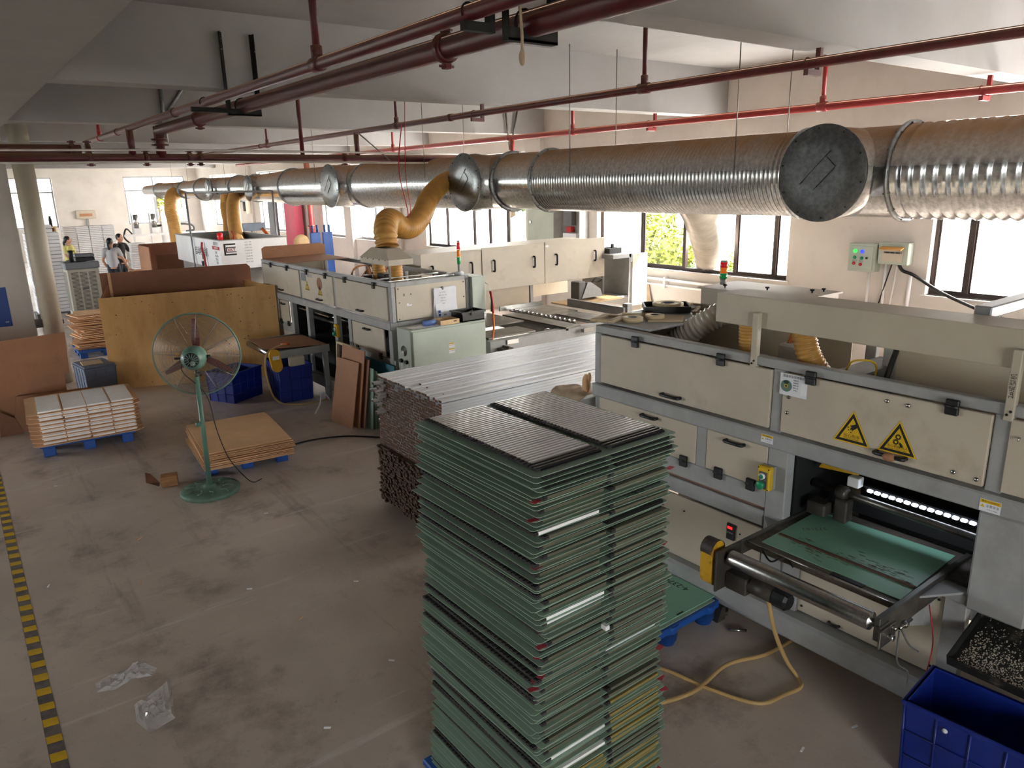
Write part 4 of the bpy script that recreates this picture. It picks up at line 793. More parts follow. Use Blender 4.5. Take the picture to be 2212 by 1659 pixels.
# blue bin and chip tray at the lower right
def crate(name, label, cx, cy, z, w, d, h, rz, mat, th=.008, taper=.94, ribs=True, cat='crate'):
    t = thing(name, label, cat, (cx, cy, z), rz); k = taper
    def wallp(p, q, nrm):
        p0, q0 = V3(p)*k, V3(q)*k; mb = MB(); nn = V3(nrm)*th
        mb.add([(p0.x, p0.y, 0), (q0.x, q0.y, 0), (q[0], q[1], h), (p[0], p[1], h), (p0.x-nn.x, p0.y-nn.y, 0), (q0.x-nn.x, q0.y-nn.y, 0), (q[0]-nn.x, q[1]-nn.y, h), (p[0]-nn.x, p[1]-nn.y, h)], [(0, 1, 2, 3), (7, 6, 5, 4), (3, 2, 6, 7), (0, 4, 5, 1), (0, 3, 7, 4), (1, 5, 6, 2)])
        w_ = part(t, 'side_wall', mb, mat, local=True)
        if ribs:
            L = (V3(q)-V3(p)).length; nr = max(2, int(L/.13)); mr = MB(); dr = (V3(q)-V3(p)).normalized(); n3 = V3(nrm)
            for i in range(nr+1):
                a = i/nr; b0 = V3(p0).lerp(q0, a); b1 = V3(p).lerp(V3(q), a); mr.tube([(b0.x+n3.x*.003, b0.y+n3.y*.003, .01), (b1.x+n3.x*.003, b1.y+n3.y*.003, h-.01)], .006, 4)
            for zz in (.3, .62):
                kk = k+(1-k)*zz; mr.tube([(p[0]*kk+n3.x*.003, p[1]*kk+n3.y*.003, h*zz), (q[0]*kk+n3.x*.003, q[1]*kk+n3.y*.003, h*zz)], .005, 4)
            part(w_, 'ribs', mr, mat, local=True)
    c = [(-w/2, -d/2, 0), (w/2, -d/2, 0), (w/2, d/2, 0), (-w/2, d/2, 0)]
    for i, nrm in enumerate(((0, -1, 0), (1, 0, 0), (0, 1, 0), (-1, 0, 0))): wallp(c[i], c[(i+1) % 4], nrm)
    part(t, 'bottom', B(-w/2*k+th, w/2*k-th, -d/2*k+th, d/2*k-th, 0, .008), mat, local=True)
    rm = MB(); e = .014
    for s_ in (-1, 1): rm.box(-w/2-e, w/2+e, s_*d/2-e*.9, s_*d/2+e*.9, h-.022, h, .004); rm.box(s_*w/2-e*.9, s_*w/2+e*.9, -d/2, d/2, h-.022, h, .004)
    part(t, 'rim', rm, mat, local=True); return t
bb = crate('storage_bin', 'large dark blue plastic bin at the lower right corner', 3.43, 1.0, 0, .36, .56, .42, .08, 'blue_bin', cat='bin')
part(bb, 'rivet', MB().lathe([(.012, 0), (.012, .003), (.001, .005)], (-.187, .1, .36), (-1, 0, 0), 12), 'paper', local=True)
t = thing('chip_tray', 'black tilted chip tray strewn with pale flakes', 'tray', (3.85, .85, .5)); M = Matrix.Translation((3.5, .85, .52)) @ Matrix.Rotation(-.33, 4, 'Y')
part(t, 'plate', B(0, .55, -.4, .36, 0, .01).xf(M), 'tray_black'); part(t, 'lip', B(0, .008, -.4, .36, .01, .05).xf(M), 'tray_black'); part(t, 'side_lip', B(0, .55, .352, .36, .01, .06).xf(M), 'tray_black'); random.seed(11)
fl = MB()
for i in range(2600):
    a = min(.5, abs(random.gauss(0, .14))+.02); b = random.uniform(-.38, .33); r_ = random.uniform(.002, .006); z = random.uniform(.0105, .014); th = random.uniform(0, 6.28); fl.add([(a+r_*math.cos(th+k_), b+r_*math.sin(th+k_)*.7, z+random.uniform(0, .0015)) for k_ in (0, 1.7, 3.1, 4.6)], [(0, 1, 2, 3)])
part(t, 'flakes', fl.xf(M), 'flakes', kind='stuff')
for y in (.5, .9): part(t, 'leg', B(3.9, 3.925, y, y+.025, 0, .65), 'grey_dark')
# ------------------------------------------------------------------ tall stack of green sheets with slatted panels
PB = 'blue_plastic'
def pallet(name, label, cx, cy, w, d, rz=0.0, h=.14, mat=PB, grid=False):
    t = thing(name, label, 'pallet', (cx, cy, 0), rz)
    if grid:
        for i in range(3):
            for j in range(3):
                x = (-.42+.42*i)*w; y = (-.42+.42*j)*d
                part(t, 'foot', MB().lathe([(.055, 0), (.075, .1), (.085, h-.012), (.078, h-.002), (.068, .03), (.001, .03)], (x, y, 0), n=18), mat, local=True)
        mb = MB()
        for s_ in (-1, 1): mb.box(-w/2, w/2, s_*d/2-.012, s_*d/2+.012, h-.045, h, .004); mb.box(s_*w/2-.012, s_*w/2+.012, -d/2, d/2, h-.045, h, .004)
        part(t, 'edge_rim', mb, mat, local=True)
        mb = MB(); n = 7
        for i in range(n):
            x = -w/2+w*(i+.5)/n; mb.box(x-.004, x+.004, -d/2, d/2, h-.03, h-.002)
            y = -d/2+d*(i+.5)/n; mb.box(-w/2, w/2, y-.004, y+.004, h-.03, h-.002)
            mb.tube([(x-w/n/2, -d/2, h-.012), (x+w/n/2, -d/2+d/n, h-.012)], .004, 4); mb.tube([(x-w/n/2, d/2, h-.012), (x+w/n/2, d/2-d/n, h-.012)], .004, 4)
        part(t, 'lattice', mb, mat, local=True)
    else:
        part(t, 'deck', B(-w/2, w/2, -d/2, d/2, h-.035, h, .006), mat, local=True)
        for i in (-1, 0, 1):
            for j in (-1, 0, 1): part(t, 'foot', B(i*w*.41-.06, i*w*.41+.06, j*d*.41-.05, j*d*.41+.05, 0, h-.035, .006), mat, local=True)
    return t
pallet('plastic_pallet', 'blue pallet under the tall stack of green sheets', 1.8, 2.2, .78, .9)
SW, SD = .715, .80; SX, SY = 1.805, 2.2
# panel mesh: slats along x, repeated along y, dark end combs
LPD = .776
def panel_mesh(n=33, w=.285, d=LPD):
    p = d/n; slats = MB().box(-w/2, w/2, -d/2, -d/2+p*.9, .002, .0138)
    for i in range(1, n):
        y = -d/2+i*p; slats.prism([(-w/2, y+.002, .003), (-w/2, y+p*.28, .0125), (-w/2, y+p*.86, .0125), (-w/2, y+p*.93, .003)], (w, 0, 0))
    return slats
def slat_shape(w, p):
    mb = MB(); mb.prism([(-w/2, p*.2, .004), (-w/2, p*.26, .0098), (-w/2, p*.38, .0124), (-w/2, p*.56, .013), (-w/2, p*.76, .0124), (-w/2, p*.88, .0098), (-w/2, p*.94, .004)], (w, 0, 0)); return mb
def comb_shape(d, n):
    mb = MB().box(-.011, .011, -d/2, d/2, .001, .0085)
    for i in range(n):
        y = -d/2+d*i/n; mb.box(-.011, .011, y+.003, y+d/n*.7, .0085, .0115)
    return mb
PW, PD = .285, .745
low_me = panel_mesh().box(-PW/2-.02, -PW/2, -LPD/2, LPD/2, .001, .0095, mi=1)
for i in range(33): low_me.box(-PW/2-.02, -PW/2, -LPD/2+i*LPD/33+.003, -LPD/2+(i+.7)*LPD/33, .0095, .0135, mi=1)
lo_w = low_me.mesh('slatted_panel', ['panel_white_shaded', 'edge_felt']); lo_d = low_me.mesh('slatted_panel', ['panel_black', 'panel_black']); lo_f = low_me.mesh('slatted_panel', ['panel_white', 'edge_felt']); lo_a = low_me.mesh('slatted_panel', ['panel_amber', 'edge_felt'])
sheet_me = MB().prism([(-SW/2+.01, -SD/2, 0), (SW/2-.01, -SD/2, 0), (SW/2, -SD/2+.01, 0), (SW/2, SD/2, 0), (-SW/2, SD/2, 0), (-SW/2, -SD/2+.01, 0)], (0, 0, .0022)).mesh('green_sheet', 'green_sheet')
SW2 = .69; sheet_lo = MB().prism([(-SW2/2+.01, -SD/2, 0), (SW2/2-.01, -SD/2, 0), (SW2/2, -SD/2+.01, 0), (SW2/2, SD/2, 0), (-SW2/2, SD/2, 0), (-SW2/2, -SD/2+.01, 0)], (0, 0, .0022)).mesh('green_sheet', 'green_sheet')
random.seed(21)
ZTOP = 1.862; ZB = .14; NL = 92; pitch = (ZTOP-ZB)/NL
drift = 0
for L in range(NL):
    k = NL-1-L                      # 0 = topmost
    z = ZB+L*pitch
    jx = random.uniform(-.016, .016) + (.0 if k < 6 else math.sin(k*.21)*.012); jy = random.uniform(-.014, .014) + (0 if k < 6 else math.sin(k*.13+1)*.012); rz = random.uniform(-.018, .018) if k > 0 else 0.0
    if k < 3: jx *= .4; jy *= .4; rz *= .3
    am = 54 < k
    lab = 'topmost green sheet of the tall stack under two slatted panels' if k == 0 else 'thin green sheet within the tall stack of sheets'
    s = bpy.data.objects.new('green_sheet', (sheet_me if k < 5 else sheet_lo)); COL.objects.link(s); s.location = (SX+jx-(0 if k < 5 else .014), SY+jy, z); s.rotation_euler = (random.uniform(-.004, .004), random.uniform(-.004, .004), rz)
    tag(s, lab, 'sheet', None if k == 0 else 'green sheets of the tall stack')
    if k > 2 and random.random() < .28:
        tb = MB().box(-.02, .02, -.012, .012, 0, .0006).mesh('colour_tab', 'pink_tab'); a = random.choice([(SW/2-.012, -SD/2+random.uniform(.01, .1)), (-SW/2+.02, -SD/2+.02), (SW/2-.01, -SD/2+.012)]); share(s, 'colour_tab', tb, (a[0], a[1], .0023), (0, 0, random.uniform(-.6, .6)))
    if k in (7, 11, 14, 18, 22, 25, 29, 33, 36, 40, 44, 47):
        tm = text_mesh(random.choice(['1 1 4 1', '11 08 07', '1 7 1 1', '4 1 9', '1174']), .03, random.choice(['ink', 'ink_red', 'ink']), Matrix.Translation((random.uniform(-.05, .2), -SD/2+.012, .0024)), .0001); share(s, 'lettering', tm)
    for q, dx in enumerate((-.16, .182)):
        px = SX+dx+jx*.6+(random.uniform(-.006, .006) if k else 0)-(0 if k < 5 else (.006 if q == 0 else .024)); py = SY+jy+(random.uniform(-.012, .006) if k > 2 else 0)+(.008 if k == 0 else -.001)
        if k == 0:
            t = thing('slatted_panel', ('left' if q == 0 else 'right')+' black and white slatted panel on top of the stack', 'slatted panel', (px, py, z+.0024), 0, 'slatted panels of the tall stack')
            p = PD/36; sm = slat_shape(PW, p).mesh('slat', 'panel_white'); sb = slat_shape(PW, p).mesh('slat', 'panel_black'); bk = B(-PW/2, PW/2, -PD/2, PD/2, .001, .0075).mesh('backing', 'panel_black'); share(t, 'backing', bk)
            for i in range(36): share(t, 'slat', sb if i < 3 else sm, (0, -PD/2+i*p, 0))
            for s_ in (-1,):
                for j, (a0, a1) in enumerate(((0, .06), (.06, .36), (.36, .7), (.7, 1))):
                    cb = comb_shape((a1-a0)*PD-.004, max(2, int(36*(a1-a0)))).mesh('edge_strip', 'edge_felt'); share(t, 'edge_strip', cb, (s_*(PW/2+.0115), -PD/2+(a0+a1)/2*PD, .002))
        else:
            am2 = am and (q == 1 or k > 66) and random.random() < .8; me = lo_d if k < 5 else lo_a if am2 else random.choice([lo_w]*13+[lo_d, lo_f]); px -= (.034 if q == 0 and k > 5 and random.random() < .22 else 0)
            o = bpy.data.objects.new('slatted_panel', me); COL.objects.link(o); o.location = (px, py, z+.0023); o.rotation_euler = (0, 0, rz*.5); 
            tag(o, 'amber slatted panel in the lower part of the tall stack' if am2 else 'slatted panel pressed between the sheets of the tall stack', 'slatted panel', 'slatted panels of the tall stack')
solo('white_clip', B(1.735, 1.757, 1.745, 1.775, 1.165, 1.185, .003), 'paper_white', 'tiny white clip sticking out of the tall stack', 'clip')
# ------------------------------------------------------------------ bundle of long white profiles
def prof(w, h, L, core, skin):
    mb = MB(); mb.box(0, L, -w/2, w/2, 0, h, mi=0); mb.box(-.0015, 0, -w/2+.001, w/2-.001, .0, h-.0015, mi=1); return mb.mesh('profile_strip', [skin, core])
pm_w = [prof(.040, .021, 2.85, 'profile_core', 'white_profile'), prof(.034, .024, 2.85, 'profile_core', 'white_profile'), prof(.046, .018, 2.85, 'profile_core', 'white_profile')]
random.seed(31); cnt = 0; body = MB(); cells = []
ny = 24; z = .57; rows = 0
while z < 1.19:
    rows += 1; y = 4.66
    while y < 5.70:
        w = random.uniform(.036, .046); cells.append((y+w/2, z, w)); y += w+.0015
    z += .0235
top = max(c[1] for c in cells)
def rank(c): return (0 if c[1] > top-.001 else 1 if c[1] > top-.03 else 2, c[0] < 5.0, -c[1])
cells.sort(key=rank); ind = cells[:300]; rest = cells[300:]
for i, (y, z, w) in enumerate(ind):
    o = bpy.data.objects.new('profile_strip', pm_w[i % 3]); COL.objects.link(o); dx = random.gauss(0, .003) + (random.choice([0, 0, .12, .2, .3]) if z > top-.05 and random.random() < .4 else 0) - (random.choice([0, .05, .09]) if y > 5.55 and random.random() < .3 else 0); o.location = (2.84+dx, y, z+(random.uniform(0, .012) if z > top-.001 else 0)); o.rotation_euler = (0, 0, random.gauss(0, .0025))
    tag(o, 'long white profile strip in the brown ended bundle', 'profile strip', 'white profile strips in the bundle')
for (y, z, w) in rest:
    x = 2.84+random.gauss(0, .003); body.box(x, x+2.85, y-w/2, y+w/2, z, z+.0215, mi=0); body.box(x-.0015, x, y-w/2+.001, y+w/2-.001, z, z+.02, mi=1)
solo('profile_bundle', body, ['white_profile', 'profile_core'], 'inner white profile strips of the brown ended bundle', 'profile strips', kind='stuff')
body = MB()
for j in range(2):
    for b0, b1 in ((5.32, 5.72), (4.9, 5.30), (4.62, 4.88)):
        z = .06+j*.26
        while z < .30+j*.26:
            y = b0+.01
            while y < b1-.02:
                w = random.uniform(.024, .032); x = 2.80+random.gauss(0, .008)+(.0 if b0 > 5.3 else -.02); body.box(x, x+2.8, y, y+w-.002, z, z+.0155, mi=1); y += w
            z += .018
solo('profile_bundle', body, ['brown_profile', 'brown_profile'], 'dark brown strips bundled beneath the white profiles', 'profile strips', kind='stuff')
for i, x in enumerate((3.0, 4.2, 5.4)): solo('timber_bearer', B(x, x+.08, 4.6, 5.74, 0, .058, .004), 'wood_block', ('front', 'middle', 'rear')[i]+' timber bearer under the profile bundle', 'timber')
for i, (z0, w0, w1) in enumerate(((.575, 4.61, 5.73),)): pass
# pallet with handwritten green sheet
pallet('plastic_pallet', 'open lattice blue pallet at the foot of the right machine', 3.19, 2.99, .86, .74, 0, .15, grid=True)
t = thing('green_sheet', 'green sheet with handwritten digits lying on the lattice pallet', 'sheet', (3.2, 3.02, .152))
part(t, 'sheet', B(2.88, 3.63, 2.655, 3.38, .156, .162), 'green_board'); part(t, 'under_sheet', B(2.86, 3.6, 2.63, 3.36, .1502, .156), 'green_sheet')
text(t, 'lettering', '4-2374-2 x2', .068, 'ink', (3.555, 2.98, .1625), (0, 1, 0), (-1, 0, 0), ext=.0001); part(t, 'tape_mark', B(3.27, 3.33, 2.66, 2.672, .1622, .163), 'ink')
solo('bolt', C((3.58, 2.5, .012), (3.66, 2.42, .012), .01, 8), 'steel_bright', 'loose steel bolt on the floor by the lattice pallet', 'bolt')
# cloth and small cupboard between bundle and machine
solo('side_cabinet', B(3.64, 4.3, 3.98, 4.3, 0, 1.2, .006), 'grey_steel', 'grey side cabinet behind the left end of the right machine', 'cabinet')
mb = MB(); W_ = [(3.86, 1.222), (3.78, 1.226), (3.70, 1.224), (3.645, 1.215), (3.615, 1.18), (3.61, 1.12), (3.615, 1.06), (3.61, 1.0), (3.60, .96)]
for i in range(15):
    for j, (x, z) in enumerate(W_):
        u = i/14; f = math.sin(u*13+j*.7)*.012; mb.v.append((x-.02*abs(math.sin(u*8+j*.4)), 3.93+.36*u+f, z+.02*abs(math.sin(u*9+j))+(.05*math.sin(u*5) if j > 6 else 0)))
n = len(W_); mb.f = [(i*n+j, i*n+j+1, (i+1)*n+j+1, (i+1)*n+j) for i in range(14) for j in range(n-1)]; mb.s = [True]*len(mb.f); mb.mi = [0]*len(mb.f)
solo('cloth_bag', mb, 'cloth_beige', 'crumpled beige cloth draped over the grey side cabinet', 'cloth')
solo('work_glove', MB().ball((3.77, 4.04, 1.30), (.025, .04, .075), 12, 8).ball((3.77, 4.005, 1.35), (.014, .016, .045), 8, 6), 'cardboard', 'tan work glove standing on the draped cloth', 'glove')
# ------------------------------------------------------------------ middle machine
M2 = thing('coating_machine', 'cream and grey coating machine behind the profile bundle, with papers clipped on its end', 'machine', (4.55, 9.6, 0))
A0, A1 = 3.985, 5.06; Y0, Y1 = 7.52, 11.75; ZT, ZM = 1.735, 1.285
upper_box(M2, A0, A1, [Y0, 9.04, 10.17, Y1], ZT, ZM)
front_door(M2, A0, 7.6, 9.0, ZM+.01, ZT-.06, (.22, .78), .5)
d = front_door(M2, A0, 9.08, 10.13, ZM+.01, ZT-.06, (.2, .8), .42)
warning(d, (A0-.0145, 9.93, 1.47), NX, .16, 'hand', '当心伤手', 'Danger of hand injury'); warning(d, (A0-.0145, 9.5, 1.44), NX, .16, 'gear', '当心机械伤人', 'Warning mechanical injury')
plate(d, 'status_plaque', rect(.15, .11), (A0-.0145, 10.04, 1.6), NX, .003, 'ink_grey'); part(d, 'peephole', C((A0-.016, 9.5, 1.55), (A0-.012, 9.5, 1.55), .085, 24), 'mdf_dark')
text(d, 'lettering', '设备状态', .05, 'ink_grey', (A0-.0146, 9.82, 1.63), **NX, ext=.0001)
front_door(M2, A0, 10.21, Y1-.08, ZM+.01, ZT-.06, (.3, .75), .5)
e = part(M2, 'end_panel', B(A0+.06, A1-.06, Y0-.004, Y0+.012, ZM+.005, ZT-.05, .003), 'cream')
for x, z in ((A0+.09, 1.66), (A1-.09, 1.66), (A0+.09, 1.31), (A1-.09, 1.31), (A0+.1, 1.5), (A1-.09, 1.48)): screw(e, (x, Y0-.004, z), (0, -1, 0), .009)
part(e, 'torn_sticker', MB().prism([(4.18, Y0-.005, 1.455), (4.24, Y0-.005, 1.45), (4.25, Y0-.005, 1.47), (4.21, Y0-.005, 1.465), (4.2, Y0-.005, 1.485), (4.18, Y0-.005, 1.485)], (0, -.001, 0)), 'paper'); plate(e, 'dark_mark', rect(.012, .03), (4.15, Y0-.005, 1.585), NY, .001, 'ink'); plate(e, 'dark_mark', rect(.01, .02), (4.24, Y0-.005, 1.585), NY, .001, 'ink')
part(M2, 'end_panel', B(A0+.06, A1-.06, Y1-.012, Y1+.004, ZM+.005, ZT-.05), 'cream'); part(M2, 'back_panel', B(A1-.014, A1, Y0+.1, Y1-.1, ZM, ZT-.3), 'cream')
part(M2, 'control_box', B(A1+.002, A1+.2, Y0-.06, Y0+.3, ZM-.02, ZT-.02, .005), 'sage', 'pale green side control box')
part(M2, 'white_cord', T(crom([(4.9, 7.6, 1.745), (4.85, 7.7, 1.75), (4.95, 7.75, 1.75), (5.05, 7.65, 1.75)], 5), .008, 6), 'paper_white')
for y in (7.62, 7.9): part(M2, 'aluminium_strip', B(A0+.03, A0+.9, y-.012, y+.012, ZT+.001, ZT+.012).xf(Matrix.Translation((A0, y, 0)) @ Matrix.Rotation(.05, 4, 'Z') @ Matrix.Translation((-A0, -y, 0))), 'steel_bright')
# lower body
def lower_bay(ya, yb, door=True):
    if door:
        dd = part(M2, 'lower_door', B(A0-.004, A0+.014, ya, yb, .84, 1.17, .003), 'cream'); grip(dd, (A0-.004, (ya+yb)/2, 1.12), (0, 1, 0), (-1, 0, 0), .14)
        for h in (.12, .85): hinge(dd, A0, ya+(yb-ya)*h, .84)
lower_bay(7.75, 8.6); lower_bay(10.75, 11.15); lower_bay(11.2, 11.65)
for y in (7.6, 8.68, 9.12, 10.05, 10.65, 11.7): part(M2, 'lower_post', B(A0, A0+.07, y-.045, y+.045, .1, 1.185, .005), 'grey_steel')
part(M2, 'lower_rail', B(A0+.006, A0+.06, Y0, 8.64, .7, .83, .005), 'grey_steel'); part(M2, 'lower_rail', B(A0+.006, A0+.06, 10.65, Y1, .7, .83, .005), 'grey_steel'); part(M2, 'base_rail', B(A0-.05, A0+.1, Y0, Y1, .1, .25, .012), 'grey_steel'); part(M2, 'base_rail', B(A1-.1, A1, Y0, Y1, .1, .25, .012), 'grey_steel')
part(M2, 'skirt_panel', B(A0+.012, A0+.03, 7.66, 8.64, .26, .7), 'cream'); part(M2, 'skirt_panel', B(A0+.012, A0+.03, 10.7, Y1-.1, .26, .7), 'cream'); part(M2, 'rear_skirt', B(A1-.03, A1-.01, Y0+.05, Y1-.05, .26, 1.18), 'grey_dark'); part(M2, 'end_skirt', B(A0+.07, A1-.03, Y0+.03, Y0+.05, .26, 1.18), 'grey_steel')
for x in (A0+.03, A1-.05):
    for y in (7.7, 9.6, 11.6): part(M2, 'foot', C((x, y, 0), (x, y, .1), .035, 14), 'steel_worn')
part(M2, 'shaft', C((4.25, 9.12, .95), (4.25, 10.6, .95), .025, 12), 'steel_worn'); part(M2, 'shaft', C((4.2, 9.12, 1.05), (4.2, 10.6, 1.05), .018, 12), 'steel_bright'); part(M2, 'bearing_block', B(4.1, 4.3, 9.3, 9.45, .85, 1.02, .01), 'motor_grey'); part(M2, 'bearing_block', B(4.12, 4.3, 8.75, 8.95, .9, 1.08, .01), 'motor_grey'); part(M2, 'guide_plate', B(4.06, 4.2, 9.5, 10.55, 1.08, 1.1), 'steel_bright')
part(M2, 'bay_blackout', B(4.5, 4.52, 8.64, 10.66, .26, 1.18).box(A0+.02, 4.5, 8.72, 10.62, .66, .68).box(A0+.03, A0+.05, 8.72, 10.62, .26, .66).box(A0+.07, A1-.04, 10.68, 10.7, .26, 1.18), 'black_matte')  # black walls added to stand for the shade inside the open bay
push_box(M2, A0-.002, 8.98, .99, .09, .17)
# inside of the top box
part(M2, 'gantry', B(4.1, 4.95, 8.0, 8.12, 1.5, 1.6, .008), 'grey_steel'); part(M2, 'gantry', B(4.5, 4.85, 7.75, 7.9, 1.62, 1.72, .02), 'sage'); part(M2, 'spray_head', B(4.3, 4.5, 8.25, 8.45, 1.45, 1.75, .01).cyl((4.25, 8.6, 1.5), (4.25, 8.6, 1.72), .06, 14).cyl((4.4, 8.8, 1.45), (4.55, 9.0, 1.7), .03, 10), 'black_plastic')
random.seed(8)
for i in range(9):
    y = 8.5+random.uniform(-.1, .5); x = 4.35+random.uniform(-.1, .25); part(M2, 'cable', T(crom([(x, y, 1.5), (x+.02, y+.06, 1.76+random.uniform(0, .05)), (x+random.uniform(-.1, .1), y+.3, 1.74), (x+random.uniform(-.1, .1), y+.55, 1.45)], 6), .008, 6), random.choice(['cable_copper', 'cable_orange', 'cable_black', 'cable_copper']))
part(M2, 'dust_hose', flex([(4.33, 8.02, 1.885), (4.33, 8.0, 1.7), (4.34, 7.98, 1.45)], .082, .03, .008, 20), 'hose_yellow'); part(M2, 'dust_hose', flex([(4.35, 8.5, 1.885), (4.36, 8.5, 1.7), (4.37, 8.5, 1.45)], .075, .03, .008, 20), 'hose_yellow')
# hood
HB = part(M2, 'suction_hood', B(4.17, 4.5, 7.88, 8.62, 1.885, 1.955, .003), 'cream', 'cream suction hood under the amber hose')
hd = MB(); a = [(4.17, 7.88), (4.5, 7.88), (4.5, 8.62), (4.17, 8.62)]; b_ = [(4.26, 8.1), (4.45, 8.1), (4.45, 8.48), (4.26, 8.48)]
hd.add([(x, y, 1.955) for x, y in a]+[(x, y, 2.07) for x, y in b_], [(0, 1, 5, 4), (1, 2, 6, 5), (2, 3, 7, 6), (3, 0, 4, 7), (4, 5, 6, 7)]); part(HB, 'hood_top', hd, 'cream')
for i in range(5): part(HB, 'screw', C((4.17, 7.96+i*.15, 1.945), (4.164, 7.96+i*.15, 1.945), .006, 8), 'black_matte')
for x, y in ((4.19, 7.9), (4.48, 8.6)): part(HB, 'hood_leg', C((x, y, 1.3), (x, y, 1.885), .012, 8), 'grey_steel')
# cardboard cover over far end of the box
t = thing('cardboard_sheet', 'brown board laid over the far end of the middle machine', 'board', (4.5, 11.3, ZT)); part(t, 'flat_part', B(4.0, 5.0, 10.7, 11.72, ZT+.001, ZT+.008), 'mdf'); part(t, 'upright_part', MB().prism([(4.0, 11.72, ZT+.001), (5.05, 11.72, ZT+.001), (5.05, 11.72, ZT+.16), (4.98, 11.72, ZT+.19), (4.05, 11.72, ZT+.19), (4.0, 11.72, ZT+.16)], (0, .01, 0)), 'mdf')
light_tower('signal_tower', 'three colour signal tower on the middle machine corner', 4.99, 7.62, ZT, .40, .021)
# papers clipped to the end
t = thing('paper_sheets', 'stack of white job sheets clipped on the middle machine end', 'papers', (4.66, Y0-.03, 1.3))
for i in range(4):
    rz = (-.10, .04, -.05, .015)[i]; M = Matrix.Translation((4.68+i*.008, Y0-.012-i*.004, 1.61)) @ Matrix.Rotation(rz, 4, 'Y'); mb = MB(); n = 8
    for j in range(n+1):
        v = j/n
        for x in (-.15, -.05, .05, .15): mb.v.append((x, -.012*math.sin(v*4+i)-.02*v*(i+1)/3, .01-.36*v))
    mb.f = [(j*4+k, j*4+k+1, j*4+k+5, j*4+k+4) for j in range(n) for k in range(3)]; mb.s = [True]*len(mb.f); mb.mi = [0]*len(mb.f); pp = part(t, 'sheet', mb.xf(M), 'paper')
for i in range(5): text(t, 'lettering', ('生产工艺单', '规格 1200 x 800', '数量 350', '日期 06-12', '备注')[i], .017, 'ink_grey', (4.64, Y0-.055-.004*i, 1.57-i*.032), **NY, ext=.0001)
part(t, 'printed_block', B(4.57, 4.6, Y0-.06, Y0-.058, 1.33, 1.36), 'ink_blue'); part(t, 'printed_block', B(4.57, 4.6, Y0-.062, Y0-.06, 1.29, 1.32), 'ink_blue'); part(t, 'printed_block', B(4.64, 4.68, Y0-.062, Y0-.06, 1.295, 1.31), 'ink_grey'); part(t, 'magnet', MB().lathe([(.022, 0), (.02, .02), (.001, .026)], (4.66, Y0-.01, 1.615), (0, -1, 0), 14), 'steel_bright')
# pale green cabinet in front
CB = thing('electric_cabinet', 'pale green electrical cabinet below the clipped papers', 'cabinet', (4.52, 7.3, 0))
CZ = 1.235; part(CB, 'body', B(4.0, 5.03, 7.16, 7.47, .08, CZ, .006), 'sage'); part(CB, 'front_door', B(4.02, 5.02, 7.14, 7.16, .1, CZ-.02, .006), 'sage'); part(CB, 'plinth', B(4.02, 5.01, 7.18, 7.45, 0, .08), 'grey_dark')
for k in range(2): small_sticker(CB, (4.53, 7.139, 1.0-k*.065), NY, .075, .058)
fg = part(CB, 'fan_grille', MB().lathe([(.062, 0), (.062, .004), (.001, .004)], (4.0, 7.32, .98), (-1, 0, 0), 20), 'black_matte')
for k in range(5): part(fg, 'grille_ring', MB().lathe([(.012*k+.008, .004), (.012*k+.012, .008), (.012*k+.015, .004)], (4.0, 7.32, .98), (-1, 0, 0), 18), 'steel_worn')
for yy in (7.26, 7.38): part(CB, 'plug_socket', C((4.0, yy, .86), (3.97, yy, .86), .024, 14), 'black_plastic'); part(CB, 'plug_cord', T(crom([(3.975, yy, .85), (3.96, yy-.02, .78), (3.985, yy-.03, .7)], 5), .006, 6), 'paper')
solo('machine_vise', B(3.86, 4.0, 7.0, 7.14, .62, .66, .004).box(3.9, 3.98, 7.03, 7.11, .0, .62, .006).box(3.98, 4.06, 6.98, 7.12, .55, .63, .006), 'steel_worn', 'rusty steel vise bracket in front of the pale green cabinet', 'bracket')
# things on the cabinet
t = thing('tool_box', 'black open tool tray on the pale green cabinet', 'tool box', (4.88, 7.3, CZ)); k = CZ
part(t, 'body', B(4.72, 5.04, 7.19, 7.42, k, k+.012).box(4.72, 4.73, 7.19, 7.42, k, k+.11).box(5.03, 5.04, 7.19, 7.42, k, k+.11).box(4.72, 5.04, 7.19, 7.2, k, k+.11).box(4.72, 5.04, 7.41, 7.42, k, k+.11), 'black_plastic'); part(t, 'rim', B(4.705, 5.055, 7.175, 7.195, k+.1, k+.116).box(4.705, 5.055, 7.415, 7.435, k+.1, k+.116).box(4.705, 4.73, 7.19, 7.42, k+.1, k+.116).box(5.03, 5.055, 7.19, 7.42, k+.1, k+.116), 'black_plastic'); part(t, 'latch', B(4.84, 4.92, 7.168, 7.178, k+.07, k+.112), 'black_plastic'); part(t, 'tools', C((4.76, 7.25, k+.06), (4.98, 7.35, k+.09), .015, 8).cyl((4.76, 7.38, k+.07), (4.96, 7.24, k+.08), .012, 8), 'steel_worn')
t = thing('wooden_box', 'small open pine box on the pale green cabinet', 'box', (4.53, 7.28, CZ)); part(t, 'bottom', B(4.42, 4.68, 7.19, 7.37, k, k+.01), 'wood_light')
for a_ in ((4.42, 4.68, 7.185, 7.197), (4.42, 4.68, 7.363, 7.375), (4.42, 4.432, 7.197, 7.363), (4.668, 4.68, 7.197, 7.363)): part(t, 'side', B(*a_, k+.01 if 0 else k, k+.055), 'wood_light')
part(t, 'grip_hole', B(4.6, 4.64, 7.183, 7.185, k+.025, k+.04), 'brown_profile')
solo('bottle', MB().lathe([(.001, 0), (.032, .004), (.034, .14), (.02, .17), (.014, .175), (.014, .2), (.001, .201)], (4.24, 7.27, k+.036), (1, 0, 0), 18), 'bottle_blue', 'blue plastic bottle lying on the pale green cabinet', 'bottle')
